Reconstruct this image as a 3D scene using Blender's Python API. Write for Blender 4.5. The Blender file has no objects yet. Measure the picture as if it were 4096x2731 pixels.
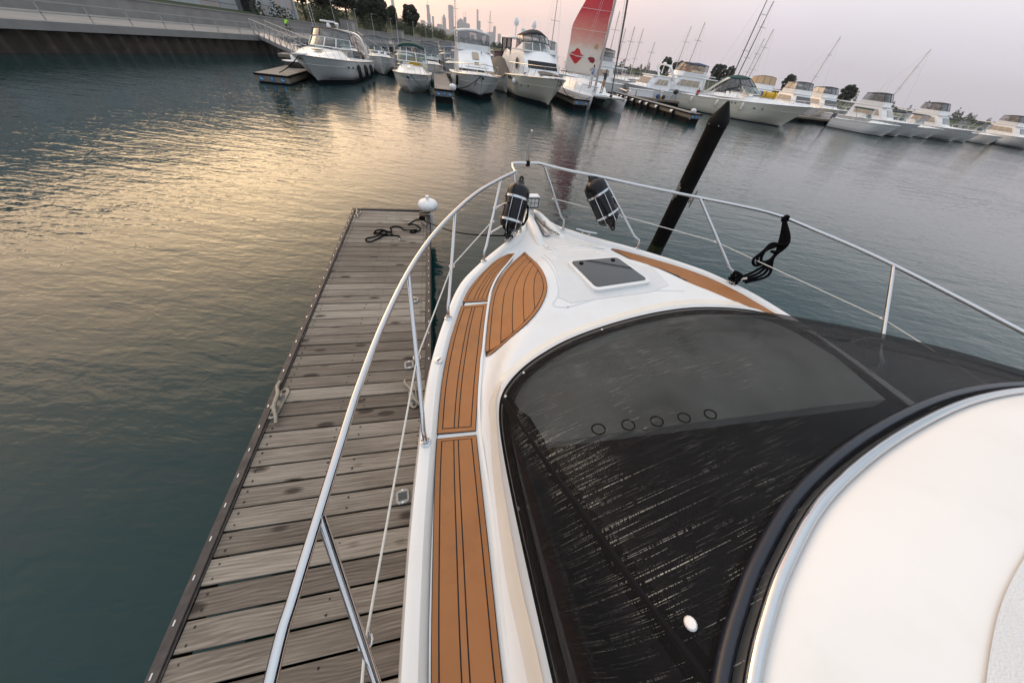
import bpy, bmesh, math, random
from mathutils import Vector, Matrix
random.seed(7)
R = math.radians
SC = bpy.context.scene
COL = SC.collection

# ------------------------------------------------------------------ camera
CAM_H = 2.95
cam_d = bpy.data.cameras.new('camera'); cam = bpy.data.objects.new('camera', cam_d); COL.objects.link(cam)
_p = math.atan(289.5 / 280.0); _r = R(8.5)
_fw = Vector((0, math.cos(_p), -math.sin(_p))); _u0 = Vector((0, math.sin(_p), math.cos(_p))); _r0 = Vector((1, 0, 0))
_rt = _r0 * math.cos(_r) + _u0 * math.sin(_r); _up = _u0 * math.cos(_r) - _r0 * math.sin(_r)
cam.matrix_world = Matrix(((_rt.x, _up.x, -_fw.x, 0), (_rt.y, _up.y, -_fw.y, 0), (_rt.z, _up.z, -_fw.z, CAM_H), (0, 0, 0, 1)))
cam_d.sensor_fit = 'HORIZONTAL'; cam_d.sensor_width = 36; cam_d.lens = 36 * 280.0 / 1024.0
cam_d.clip_start = 0.05; cam_d.clip_end = 30000
SC.camera = cam

# ------------------------------------------------------------------ world, sun, exposure
SUN_AZ = R(-48); SUN_EL = R(9)            # azimuth from +Y towards +X
SUN_DIR = Vector((math.sin(SUN_AZ) * math.cos(SUN_EL), math.cos(SUN_AZ) * math.cos(SUN_EL), math.sin(SUN_EL)))
world = bpy.data.worlds.new('World'); SC.world = world; world.use_nodes = True
def build_world():
    nt = world.node_tree; nt.nodes.clear(); N = nt.nodes.new; K = nt.links.new
    out = N('ShaderNodeOutputWorld'); bg = N('ShaderNodeBackground'); K(bg.outputs[0], out.inputs[0])
    sky = N('ShaderNodeTexSky'); sky.sky_type = 'NISHITA'; sky.sun_disc = False
    sky.sun_elevation = SUN_EL; sky.sun_rotation = SUN_AZ; sky.dust_density = 6; sky.air_density = 1.5
    tc = N('ShaderNodeTexCoord'); nrm = N('ShaderNodeVectorMath'); nrm.operation = 'NORMALIZE'; K(tc.outputs['Generated'], nrm.inputs[0])
    sep = N('ShaderNodeSeparateXYZ'); K(nrm.outputs[0], sep.inputs[0])
    ramp = N('ShaderNodeValToRGB'); K(sep.outputs['Z'], ramp.inputs[0])          # smoky sky by elevation
    e = ramp.color_ramp.elements
    e[0].position = 0.0; e[0].color = (0.76, 0.70, 0.80, 1)
    e[1].position = 1.0; e[1].color = (1.00, 1.08, 1.15, 1)
    for p, c in ((0.08, (0.80, 0.75, 0.84, 1)), (0.20, (1.04, 1.02, 1.05, 1)), (0.38, (0.62, 0.71, 0.81, 1)), (0.7, (0.88, 0.97, 1.07, 1))):
        q = e.new(p); q.color = c
    dot = N('ShaderNodeVectorMath'); dot.operation = 'DOT_PRODUCT'; K(nrm.outputs[0], dot.inputs[0]); dot.inputs[1].default_value = SUN_DIR
    mx = N('ShaderNodeMath'); mx.operation = 'MAXIMUM'; mx.inputs[1].default_value = 0; K(dot.outputs['Value'], mx.inputs[0])
    def glow(pw, col, st):
        a = N('ShaderNodeMath'); a.operation = 'POWER'; a.inputs[1].default_value = pw; K(mx.outputs[0], a.inputs[0])
        b = N('ShaderNodeVectorMath'); b.operation = 'SCALE'; b.inputs[0].default_value = col
        c = N('ShaderNodeMath'); c.operation = 'MULTIPLY'; c.inputs[1].default_value = st; K(a.outputs[0], c.inputs[0]); K(c.outputs[0], b.inputs['Scale'])
        return b
    g1 = glow(2.8, (1.0, 0.36, -0.04), 1.25); g2 = glow(13, (1.0, 0.80, 0.46), 2.7)
    cloud = N('ShaderNodeTexNoise'); cloud.inputs['Scale'].default_value = 2.2; cloud.inputs['Detail'].default_value = 3; K(nrm.outputs[0], cloud.inputs['Vector'])
    cm = N('ShaderNodeMapRange'); cm.inputs[1].default_value = 0.3; cm.inputs[2].default_value = 0.7; cm.inputs[3].default_value = 0.93; cm.inputs[4].default_value = 1.07; K(cloud.outputs[0], cm.inputs[0])
    nsc = N('ShaderNodeVectorMath'); nsc.operation = 'SCALE'; nsc.inputs['Scale'].default_value = 0.02; K(sky.outputs[0], nsc.inputs[0])
    a1 = N('ShaderNodeVectorMath'); K(ramp.outputs[0], a1.inputs[0]); K(g1.outputs[0], a1.inputs[1])
    a2 = N('ShaderNodeVectorMath'); K(a1.outputs[0], a2.inputs[0]); K(g2.outputs[0], a2.inputs[1])
    a3 = N('ShaderNodeVectorMath'); K(a2.outputs[0], a3.inputs[0]); K(nsc.outputs[0], a3.inputs[1])
    a4 = N('ShaderNodeVectorMath'); a4.operation = 'SCALE'; K(a3.outputs[0], a4.inputs[0]); K(cm.outputs[0], a4.inputs['Scale'])
    K(a4.outputs[0], bg.inputs[0]); bg.inputs[1].default_value = 0.92
build_world()
sun_d = bpy.data.lights.new('sun', 'SUN'); sun = bpy.data.objects.new('sun', sun_d); COL.objects.link(sun)
sun_d.energy = 0.5; sun_d.angle = R(70); sun_d.color = (1.0, 0.72, 0.46)
sun.rotation_euler = (-SUN_DIR).to_track_quat('-Z', 'Y').to_euler()
SC.render.engine = 'CYCLES'
SC.view_settings.view_transform = 'Standard'; SC.view_settings.look = 'None'; SC.view_settings.gamma = 1; SC.view_settings.exposure = 0.22
SC.cycles.use_denoising = True
try: SC.cycles.denoiser = 'OPENIMAGEDENOISE'
except Exception: pass
SC.cycles.max_bounces = 6; SC.cycles.transparent_max_bounces = 12; SC.cycles.volume_bounces = 0
SC.cycles.caustics_reflective = False; SC.cycles.caustics_refractive = False
SC.cycles.sample_clamp_indirect = 6

# ------------------------------------------------------------------ helpers
MATS = {}
def nodes_mat(name):
    m = bpy.data.materials.new(name); m.use_nodes = True
    nt = m.node_tree; b = nt.nodes['Principled BSDF']
    MATS[name] = m
    return m, nt, b, nt.nodes.new, nt.links.new
def pmat(name, col, rough=0.5, metal=0.0, var=0.08, scale=6.0, bump=0.0, bscale=40.0, coat=0.0, dirt=None, dscale=3.0, spec=None, rnd=0.0):
    """plain procedural material: base colour with noise mottling, optional dirt, bump and per-object variation"""
    m, nt, b, N, K = nodes_mat(name)
    tc = N('ShaderNodeTexCoord')
    nz = N('ShaderNodeTexNoise'); nz.inputs['Scale'].default_value = scale; nz.inputs['Detail'].default_value = 5; K(tc.outputs['Object'], nz.inputs['Vector'])
    mr = N('ShaderNodeMapRange'); mr.inputs[1].default_value = 0.25; mr.inputs[2].default_value = 0.75; mr.inputs[3].default_value = 1 - var; mr.inputs[4].default_value = 1 + var; K(nz.outputs[0], mr.inputs[0])
    vm = N('ShaderNodeVectorMath'); vm.operation = 'SCALE'; vm.inputs[0].default_value = col[:3]; K(mr.outputs[0], vm.inputs['Scale'])
    last = vm.outputs[0]
    if rnd:
        oi = N('ShaderNodeObjectInfo'); m2 = N('ShaderNodeMapRange'); m2.inputs[3].default_value = 1 - rnd; m2.inputs[4].default_value = 1 + rnd; K(oi.outputs['Random'], m2.inputs[0])
        v2 = N('ShaderNodeVectorMath'); v2.operation = 'SCALE'; K(last, v2.inputs[0]); K(m2.outputs[0], v2.inputs['Scale']); last = v2.outputs[0]
    if dirt:
        dn = N('ShaderNodeTexNoise'); dn.inputs['Scale'].default_value = dscale; dn.inputs['Detail'].default_value = 7; dn.inputs['Roughness'].default_value = 0.65; K(tc.outputs['Object'], dn.inputs['Vector'])
        dr = N('ShaderNodeMapRange'); dr.inputs[1].default_value = 0.52; dr.inputs[2].default_value = 0.75; dr.inputs[4].default_value = dirt[3]; K(dn.outputs[0], dr.inputs[0])
        mx = N('ShaderNodeMix'); mx.data_type = 'RGBA'; K(dr.outputs[0], mx.inputs['Factor']); K(last, mx.inputs['A']); mx.inputs['B'].default_value = (*dirt[:3], 1); last = mx.outputs['Result']
    K(last, b.inputs['Base Color'])
    b.inputs['Roughness'].default_value = rough; b.inputs['Metallic'].default_value = metal
    if coat: b.inputs['Coat Weight'].default_value = coat; b.inputs['Coat Roughness'].default_value = 0.08
    if spec is not None: b.inputs['Specular IOR Level'].default_value = spec
    if bump:
        bn = N('ShaderNodeTexNoise'); bn.inputs['Scale'].default_value = bscale; bn.inputs['Detail'].default_value = 4; K(tc.outputs['Object'], bn.inputs['Vector'])
        bp = N('ShaderNodeBump'); bp.inputs['Strength'].default_value = bump; bp.inputs['Distance'].default_value = 0.01; K(bn.outputs[0], bp.inputs['Height']); K(bp.outputs[0], b.inputs['Normal'])
    return m

class MB:
    """collects shapes into one mesh"""
    def __init__(s): s.v = []; s.f = []; s.uv = None
    def add(s, vs, fs):
        o = len(s.v); s.v += [tuple(v) for v in vs]; s.f += [tuple(i + o for i in f) for f in fs]; return s
    def box(s, c, d, rz=0.0, ry=0.0, rx=0.0):
        M = Matrix.Rotation(rz, 3, 'Z') @ Matrix.Rotation(ry, 3, 'Y') @ Matrix.Rotation(rx, 3, 'X'); c = Vector(c)
        vs = [c + M @ Vector((x * d[0] / 2, y * d[1] / 2, z * d[2] / 2)) for x in (-1, 1) for y in (-1, 1) for z in (-1, 1)]
        return s.add(vs, [(0, 1, 3, 2), (4, 6, 7, 5), (0, 4, 5, 1), (2, 3, 7, 6), (0, 2, 6, 4), (1, 5, 7, 3)])
    def bar(s, a, b, w, h=None, upv=(0, 0, 1)):
        a = Vector(a); b = Vector(b); h = h or w; d = (b - a)
        if d.length < 1e-6: return s
        d.normalize(); u = Vector(upv)
        if abs(d.dot(u)) > 0.98: u = Vector((0, 1, 0))
        x = d.cross(u).normalized(); z = x.cross(d).normalized()
        vs = [p + x * (i * w / 2) + z * (j * h / 2) for p in (a, b) for i, j in ((-1, -1), (1, -1), (1, 1), (-1, 1))]
        return s.add(vs, [(0, 1, 2, 3), (7, 6, 5, 4), (0, 4, 5, 1), (1, 5, 6, 2), (2, 6, 7, 3), (3, 7, 4, 0)])
    def tube(s, pts, r, n=8, cap=True, closed=False):
        pts = [Vector(p) for p in pts]; m = len(pts)
        rr = r if isinstance(r, (list, tuple)) else [r] * m
        vs = []; prevx = None
        for i, p in enumerate(pts):
            if closed: d = pts[(i + 1) % m] - pts[i - 1]
            else: d = pts[min(i + 1, m - 1)] - pts[max(i - 1, 0)]
            if d.length < 1e-9: d = Vector((0, 0, 1))
            d.normalize()
            if prevx is None:
                u = Vector((0, 0, 1)) if abs(d.z) < 0.9 else Vector((1, 0, 0)); x = d.cross(u).normalized()
            else:
                x = prevx - d * prevx.dot(d)
                x = x.normalized() if x.length > 1e-6 else d.orthogonal().normalized()
            prevx = x; y = d.cross(x)
            for k in range(n):
                a = 2 * math.pi * k / n; vs.append(p + (x * math.cos(a) + y * math.sin(a)) * rr[i])
        fs = []
        for i in range(m if closed else m - 1):
            j = (i + 1) % m
            for k in range(n): fs.append((i * n + k, i * n + (k + 1) % n, j * n + (k + 1) % n, j * n + k))
        if cap and not closed: fs.append(tuple(range(n - 1, -1, -1))); fs.append(tuple((m - 1) * n + k for k in range(n)))
        return s.add(vs, fs)
    def lathe(s, prof, n=16, c=(0, 0, 0), axis=None, flute=0.0, nf=0):
        """prof: (radius, height) pairs; axis: direction of height"""
        c = Vector(c); q = Vector((0, 0, 1)).rotation_difference(Vector(axis).normalized()) if axis is not None else None
        vs = []
        for r, z in prof:
            for k in range(n):
                a = 2 * math.pi * k / n; rr = r * (1 + (flute * math.cos(nf * a) if nf else 0))
                p = Vector((rr * math.cos(a), rr * math.sin(a), z))
                vs.append(c + (q @ p if q else p))
        fs = [(i * n + k, i * n + (k + 1) % n, (i + 1) * n + (k + 1) % n, (i + 1) * n + k) for i in range(len(prof) - 1) for k in range(n)]
        if prof[0][0] > 1e-5: fs.append(tuple(range(n - 1, -1, -1)))
        if prof[-1][0] > 1e-5: fs.append(tuple((len(prof) - 1) * n + k for k in range(n)))
        return s.add(vs, fs)
    def cyl(s, a, b, r, n=12, r2=None):
        a = Vector(a); b = Vector(b); return s.lathe([(r, 0), (r2 if r2 is not None else r, (b - a).length)], n, a, b - a)
    def prism(s, poly, z0, z1):
        n = len(poly); vs = [(p[0], p[1], (p[2] if len(p) > 2 else 0) + z0) for p in poly] + [(p[0], p[1], (p[2] if len(p) > 2 else 0) + z1) for p in poly]
        fs = [tuple(range(n - 1, -1, -1)), tuple(range(n, 2 * n))] + [(i, (i + 1) % n, n + (i + 1) % n, n + i) for i in range(n)]
        return s.add(vs, fs)
    def vprism(s, poly, axis_vec):
        """closed 3-D polygon extruded along a vector"""
        n = len(poly); e = Vector(axis_vec); vs = [Vector(p) for p in poly] + [Vector(p) + e for p in poly]
        return s.add(vs, [tuple(range(n - 1, -1, -1)), tuple(range(n, 2 * n))] + [(i, (i + 1) % n, n + (i + 1) % n, n + i) for i in range(n)])
    def grid(s, rows, closed=False, thick=None):
        m = len(rows); n = len(rows[0]); vs = [p for r in rows for p in r]
        fs = [(i * n + k, i * n + (k + 1) % n, (i + 1) * n + (k + 1) % n, (i + 1) * n + k) for i in range(m - 1) for k in range(n if closed else n - 1)]
        return s.add(vs, fs)
    def ball(s, c, r, n=12, m=8):
        rx, ry, rz = r if isinstance(r, (tuple, list)) else (r, r, r)
        rows = []
        for i in range(m + 1):
            t = math.pi * i / m; rows.append([(c[0] + rx * math.sin(t) * math.cos(2 * math.pi * k / n), c[1] + ry * math.sin(t) * math.sin(2 * math.pi * k / n), c[2] - rz * math.cos(t)) for k in range(n)])
        return s.grid(rows, closed=True)
    def build(s, name, mat, parent=None, smooth=35, world=False, bevel=0.0):
        me = bpy.data.meshes.new(name)
        vs = s.v
        if world and parent is not None:
            q = parent
            while q.parent: q = q.parent
            Mi = q.matrix_basis.inverted(); vs = [Mi @ Vector(v) for v in vs]
        me.from_pydata([tuple(v) for v in vs], [], s.f)
        bm = bmesh.new(); bm.from_mesh(me); bmesh.ops.remove_doubles(bm, verts=bm.verts, dist=1e-5)
        bmesh.ops.recalc_face_normals(bm, faces=bm.faces); bm.to_mesh(me); bm.free()
        me.materials.append(mat if not isinstance(mat, str) else MATS[mat])
        if smooth:
            me.polygons.foreach_set('use_smooth', [True] * len(me.polygons)); me.set_sharp_from_angle(angle=R(smooth))
        o = bpy.data.objects.new(name, me); COL.objects.link(o)
        if parent is not None: o.parent = parent
        if bevel:
            b = o.modifiers.new('bevel', 'BEVEL'); b.width = bevel; b.segments = 2; b.limit_method = 'ANGLE'; b.angle_limit = R(40)
        return o
def tag(o, label=None, cat=None, group=None, kind=None):
    if label: o['label'] = label
    if cat: o['category'] = cat
    if group: o['group'] = group
    if kind: o['kind'] = kind
    return o
def thing(name, label, cat, loc=(0, 0, 0), rz=0.0, group=None):
    o = bpy.data.objects.new(name, None); COL.objects.link(o); o.empty_display_size = 0.2
    o.location = loc; o.rotation_euler = (0, 0, rz)
    o.matrix_basis = Matrix.Translation(loc) @ Matrix.Rotation(rz, 4, 'Z')
    return tag(o, label, cat, group)
def dup(root, loc, rz, label=None, group=None):
    c = root.copy(); COL.objects.link(c); c.matrix_basis = Matrix.Translation(loc) @ Matrix.Rotation(rz, 4, 'Z')
    if label: c['label'] = label
    if group: c['group'] = group
    for ch in list(root.children):
        k = ch.copy(); COL.objects.link(k); k.parent = c
        for g in list(ch.children):
            j = g.copy(); COL.objects.link(j); j.parent = k
    return c
def clone(o, parent, matrix):
    c = o.copy(); COL.objects.link(c); c.parent = parent; c.matrix_basis = matrix; return c
def lerp(a, b, t): return a + (b - a) * t
def ss(a, b, x):
    x = min(1.0, max(0.0, (x - a) / (b - a))); return x * x * (3 - 2 * x)
def itp(tab, x):
    if x <= tab[0][0]: return tab[0][1]
    for (a, b), (c, d) in zip(tab, tab[1:]):
        if x <= c: return b + (d - b) * (x - a) / (c - a)
    return tab[-1][1]
def crom(pts, n):
    """Catmull-Rom through points, n samples per span"""
    P = [Vector(p) for p in pts]; out = []
    for i in range(len(P) - 1):
        a = P[i - 1] if i else P[0] * 2 - P[1]; b = P[i]; c = P[i + 1]; d = P[i + 2] if i + 2 < len(P) else P[-1] * 2 - P[-2]
        for k in range(n):
            t = k / n; out.append(0.5 * ((2 * b) + (c - a) * t + (2 * a - 5 * b + 4 * c - d) * t * t + (3 * b - a - 3 * c + d) * t ** 3))
    out.append(P[-1]); return out

# ------------------------------------------------------------------ materials
pmat('gelcoat', (0.73, 0.735, 0.735), 0.28, var=0.025, scale=2.5, coat=0.3, dirt=(0.62, 0.58, 0.50, 0.35), dscale=2.2, bump=0.03, bscale=500)
pmat('gelcoat_deck', (0.715, 0.725, 0.735), 0.5, var=0.03, scale=3, dirt=(0.60, 0.56, 0.49, 0.35), dscale=2.6, bump=0.12, bscale=420)
pmat('gelcoat_grey', (0.56, 0.59, 0.62), 0.35, var=0.03, coat=0.2)
pmat('gelcoat_cream', (0.72, 0.68, 0.61), 0.3, var=0.04, coat=0.2, dirt=(0.5, 0.45, 0.36, 0.35), dscale=1.2)
pmat('far_white', (0.76, 0.77, 0.78), 0.3, var=0.04, scale=1.5, coat=0.25, dirt=(0.50, 0.47, 0.42, 0.35), dscale=1.5)
pmat('far_cream', (0.70, 0.67, 0.58), 0.3, var=0.04, scale=1.5, coat=0.25, dirt=(0.48, 0.44, 0.36, 0.35), dscale=1.5)
pmat('chrome', (0.54, 0.55, 0.57), 0.06, 1.0, var=0.02, scale=30, bump=0.02, bscale=200)
pmat('steel_dull', (0.55, 0.56, 0.57), 0.32, 1.0, var=0.08, scale=30)
pmat('galv', (0.27, 0.255, 0.225), 0.55, 0.6, var=0.15, scale=25, bump=0.3, bscale=90)
pmat('gelcoat_nonskid', (0.66, 0.675, 0.69), 0.65, var=0.04, scale=4, dirt=(0.56, 0.53, 0.47, 0.4), dscale=3, bump=0.5, bscale=260)
pmat('teak_foam', (0.33, 0.140, 0.048), 0.72, var=0.06, scale=9, bump=0.15, bscale=900, dirt=(0.22, 0.095, 0.04, 0.5), dscale=5, rnd=.06)
pmat('caulk', (0.010, 0.010, 0.012), 0.7, var=0.1)
pmat('black_vinyl', (0.004, 0.0045, 0.0065), 0.20, var=0.1, scale=15, spec=.30, dirt=(0.018, 0.018, 0.018, 0.3), dscale=8)
pmat('black_rubber', (0.008, 0.008, 0.009), 0.65, spec=.08, var=0.15, scale=12, bump=0.1, bscale=150)
pmat('black_paint', (0.010, 0.010, 0.012), 0.35, var=0.1)
pmat('bottom_paint_shade', (0.010, 0.012, 0.017), 0.6, spec=.1, var=0.2, scale=4)
pmat('navy_vinyl', (0.008, 0.012, 0.024), 0.35, var=0.08, scale=20, bump=0.05, bscale=300)
pmat('black_rope', (0.006, 0.006, 0.007), 0.95, spec=.03, var=0.3, scale=60, bump=0.8, bscale=260)
pmat('white_rope', (0.62, 0.61, 0.57), 0.8, var=0.08, scale=60, bump=0.3, bscale=300)
pmat('white_plastic', (0.74, 0.74, 0.75), 0.45, var=0.06, scale=10, dirt=(0.45, 0.43, 0.38, 0.5), dscale=6, bump=0.05, bscale=90)
pmat('grey_plastic', (0.33, 0.33, 0.32), 0.55, var=0.1, scale=12, rnd=0.1)
pmat('dock_edge', (0.045, 0.038, 0.036), 0.6, var=0.3, scale=14, bump=0.2, bscale=60, dirt=(0.13, 0.11, 0.10, 0.6), dscale=6)
pmat('dock_steel', (0.20, 0.20, 0.20), 0.5, 0.5, var=0.2, scale=8)
pmat('screw', (0.02, 0.018, 0.017), 0.6, var=0.2)
pmat('piling_pipe', (0.007, 0.0065, 0.0065), 0.6, var=0.25, scale=5, bump=0.15, bscale=40, dirt=(0.02, 0.018, 0.016, 0.5), dscale=2.5, spec=.05)
pmat('dash_grey', (0.44, 0.46, 0.455), 0.6, var=0.3, scale=2.2)
pmat('cabin_dark', (0.035, 0.036, 0.04), 0.8, var=0.5, scale=3, spec=.05)
def clear_glass(name, tint=(0.75, 0.82, 0.84), op=0.25):
    m, nt, b, N, K = nodes_mat(name); nt.nodes.remove(b); out = nt.nodes['Material Output']
    tr = N('ShaderNodeBsdfTransparent'); tr.inputs[0].default_value = (*tint, 1); gl = N('ShaderNodeBsdfGlossy'); gl.inputs['Roughness'].default_value = 0.04
    lw = N('ShaderNodeLayerWeight'); lw.inputs['Blend'].default_value = 0.5; pw = N('ShaderNodeMath'); pw.operation = 'POWER'; pw.inputs[1].default_value = 4.0; K(lw.outputs['Facing'], pw.inputs[0])
    tc = N('ShaderNodeTexCoord'); nz = N('ShaderNodeTexNoise'); nz.inputs['Scale'].default_value = 2.5; nz.inputs['Detail'].default_value = 4; K(tc.outputs['Object'], nz.inputs['Vector'])
    ad = N('ShaderNodeMath'); ad.operation = 'MULTIPLY_ADD'; K(nz.outputs[0], ad.inputs[0]); ad.inputs[1].default_value = op; K(pw.outputs[0], ad.inputs[2]); ad.use_clamp = True
    mx = N('ShaderNodeMixShader'); K(ad.outputs[0], mx.inputs[0]); K(tr.outputs[0], mx.inputs[1]); K(gl.outputs[0], mx.inputs[2]); K(mx.outputs[0], out.inputs[0])
    return m
clear_glass('glass', (0.36, 0.45, 0.46), 0.15)
clear_glass('glass_clear', (0.93, 0.95, 0.95), 0.03)
clear_glass('vinyl_window', (0.34, 0.35, 0.37), 0.22)
clear_glass('vinyl_amber_lit', (0.75, 0.55, 0.36), 0.2)  # orange light in the bridge enclosure put into the panel tint
clear_glass('glass_smoke', (0.16, 0.18, 0.19), 0.3)
pmat('glass_dark', (0.018, 0.020, 0.022), 0.02, var=0.1, coat=0.5)
# ------------------------------------------------------------------ water
def water_mat():
    m, nt, b, N, K = nodes_mat('harbor_water')
    tc = N('ShaderNodeTexCoord')
    b.inputs['Base Color'].default_value = (0.006, 0.028, 0.030, 1); b.inputs['Roughness'].default_value = 0.03; b.inputs['IOR'].default_value = 1.33
    def layer(scale, sx, sy, rz, det, dist=0.0):
        mp = N('ShaderNodeMapping'); mp.inputs['Scale'].default_value = (sx, sy, 1); mp.inputs['Rotation'].default_value = (0, 0, rz); K(tc.outputs['Object'], mp.inputs['Vector'])
        n = N('ShaderNodeTexNoise'); n.inputs['Scale'].default_value = scale; n.inputs['Detail'].default_value = det; n.inputs['Distortion'].default_value = dist; n.inputs['Roughness'].default_value = 0.5; K(mp.outputs[0], n.inputs['Vector'])
        return n.outputs[0]
    a = layer(1.9, 0.42, 1.35, R(8), 3, 0.5); c = layer(6.0, 0.5, 1.25, R(-12), 2.5, 0.6); d = layer(0.35, 0.8, 1, R(25), 2); f_ = layer(14.0, 0.6, 1.2, R(5), 2, 0.4)
    patch = N('ShaderNodeMapRange'); patch.inputs[1].default_value = 0.35; patch.inputs[2].default_value = 0.65; patch.inputs[3].default_value = 0.55; patch.inputs[4].default_value = 1.2
    pn = layer(0.09, 1, 1, 0, 3); K(pn, patch.inputs[0])
    def mul(x, k):
        q = N('ShaderNodeMath'); q.operation = 'MULTIPLY'; K(x, q.inputs[0])
        if isinstance(k, float): q.inputs[1].default_value = k
        else: K(k, q.inputs[1])
        return q.outputs[0]
    def add(x, y):
        q = N('ShaderNodeMath'); K(x, q.inputs[0]); K(y, q.inputs[1]); return q.outputs[0]
    h = add(add(add(mul(a, 0.078), mul(c, 0.036)), mul(d, 0.09)), mul(f_, 0.009)); h = mul(h, patch.outputs[0])
    bp = N('ShaderNodeBump'); bp.inputs['Strength'].default_value = 1.0; bp.inputs['Distance'].default_value = WATER_BUMP; K(h, bp.inputs['Height']); K(bp.outputs[0], b.inputs['Normal'])
    return m
WATER_BUMP = 0.29
water_mat()
tag(MB().add([(-7000, -400, 0), (7000, -400, 0), (7000, 6800, 0), (-7000, 6800, 0)], [(0, 1, 2, 3)]).build('water', 'harbor_water', smooth=0), kind='structure')

# ------------------------------------------------------------------ weathered dock wood
def wood_mat(name='weathered_wood', tint=(1, 1, 1)):
    m, nt, b, N, K = nodes_mat(name)
    tc = N('ShaderNodeTexCoord'); oi = N('ShaderNodeObjectInfo')
    off = N('ShaderNodeVectorMath'); off.operation = 'SCALE'; off.inputs[0].default_value = (37.0, 91.0, 13.0); K(oi.outputs['Random'], off.inputs['Scale'])
    ad = N('ShaderNodeVectorMath'); K(tc.outputs['Object'], ad.inputs[0]); K(off.outputs[0], ad.inputs[1])
    def nz(sx, sy, sc, det, dist=0.0, rough=0.6):
        mp = N('ShaderNodeMapping'); mp.inputs['Scale'].default_value = (sx, sy, 1); K(ad.outputs[0], mp.inputs['Vector'])
        n = N('ShaderNodeTexNoise'); n.inputs['Scale'].default_value = sc; n.inputs['Detail'].default_value = det; n.inputs['Distortion'].default_value = dist; n.inputs['Roughness'].default_value = rough; K(mp.outputs[0], n.inputs['Vector']); return n.outputs[0]
    # cathedral grain: long rings bent by a slow warp
    warp = nz(0.9, 3.2, 1.0, 2)
    sx = N('ShaderNodeSeparateXYZ'); K(ad.outputs[0], sx.inputs[0])
    m1 = N('ShaderNodeMath'); m1.operation = 'MULTIPLY_ADD'; m1.inputs[1].default_value = 0.16; K(warp, m1.inputs[0]); K(sx.outputs['Y'], m1.inputs[2])
    m2 = N('ShaderNodeMath'); m2.operation = 'MULTIPLY'; m2.inputs[1].default_value = 330.0; K(m1.outputs[0], m2.inputs[0])
    sn = N('ShaderNodeMath'); sn.operation = 'SINE'; K(m2.outputs[0], sn.inputs[0])
    ring = N('ShaderNodeMapRange'); ring.inputs[1].default_value = -1; ring.inputs[2].default_value = 1; K(sn.outputs[0], ring.inputs[0])
    fine = nz(2.2, 70.0, 1.0, 5); blot = nz(1.6, 7.0, 1.0, 5, .4); fib = nz(7, 200, 1.0, 3)
    rmp = N('ShaderNodeValToRGB'); e = rmp.color_ramp.elements
    e[0].position = 0.22; e[0].color = (0.050 * tint[0], 0.040 * tint[1], 0.034 * tint[2], 1); e[1].position = 0.80; e[1].color = (0.350 * tint[0], 0.318 * tint[1], 0.275 * tint[2], 1)
    q = e.new(0.5); q.color = (0.156 * tint[0], 0.134 * tint[1], 0.112 * tint[2], 1)
    def comb(x, kx, y, ky):
        a = N('ShaderNodeMath'); a.operation = 'MULTIPLY'; a.inputs[1].default_value = kx; K(x, a.inputs[0])
        c = N('ShaderNodeMath'); c.operation = 'MULTIPLY_ADD'; c.inputs[1].default_value = ky; K(y, c.inputs[0]); K(a.outputs[0], c.inputs[2]); return c.outputs[0]
    val = comb(ring.outputs[0], 0.09, fine, 0.54); val2 = comb(blot, 0.34, fib, 0.20)
    sm = N('ShaderNodeMath'); K(val, sm.inputs[0]); K(val2, sm.inputs[1])
    # knots
    mp = N('ShaderNodeMapping'); mp.inputs['Scale'].default_value = (2.6, 7.0, 1); K(ad.outputs[0], mp.inputs['Vector'])
    vo = N('ShaderNodeTexVoronoi'); vo.inputs['Scale'].default_value = 1.0; vo.inputs['Randomness'].default_value = 1.0; K(mp.outputs[0], vo.inputs['Vector'])
    kn = N('ShaderNodeMapRange'); kn.inputs[1].default_value = 0.05; kn.inputs[2].default_value = 0.22; kn.inputs[3].default_value = -0.5; kn.inputs[4].default_value = 0.0; K(vo.outputs['Distance'], kn.inputs[0])
    vc = N('ShaderNodeSeparateColor'); K(vo.outputs['Color'], vc.inputs[0])
    gt = N('ShaderNodeMath'); gt.operation = 'GREATER_THAN'; gt.inputs[1].default_value = 0.45; K(vc.outputs[0], gt.inputs[0])
    km = N('ShaderNodeMath'); km.operation = 'MULTIPLY_ADD'; K(kn.outputs[0], km.inputs[0]); K(gt.outputs[0], km.inputs[1]); K(sm.outputs[0], km.inputs[2])
    rv = N('ShaderNodeMapRange'); rv.inputs[3].default_value = -0.16; rv.inputs[4].default_value = 0.07; K(oi.outputs['Random'], rv.inputs[0])
    fin = N('ShaderNodeMath'); K(km.outputs[0], fin.inputs[0]); K(rv.outputs[0], fin.inputs[1])
    K(fin.outputs[0], rmp.inputs[0]); K(rmp.outputs[0], b.inputs['Base Color']); b.inputs['Roughness'].default_value = 0.85; b.inputs['Specular IOR Level'].default_value = 0.25
    bp = N('ShaderNodeBump'); bp.inputs['Strength'].default_value = 0.55; bp.inputs['Distance'].default_value = 0.006; K(fin.outputs[0], bp.inputs['Height']); K(bp.outputs[0], b.inputs['Normal'])
    return m
wood_mat()
wood_mat('pale_wood', (1.25, 1.2, 1.08))

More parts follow.
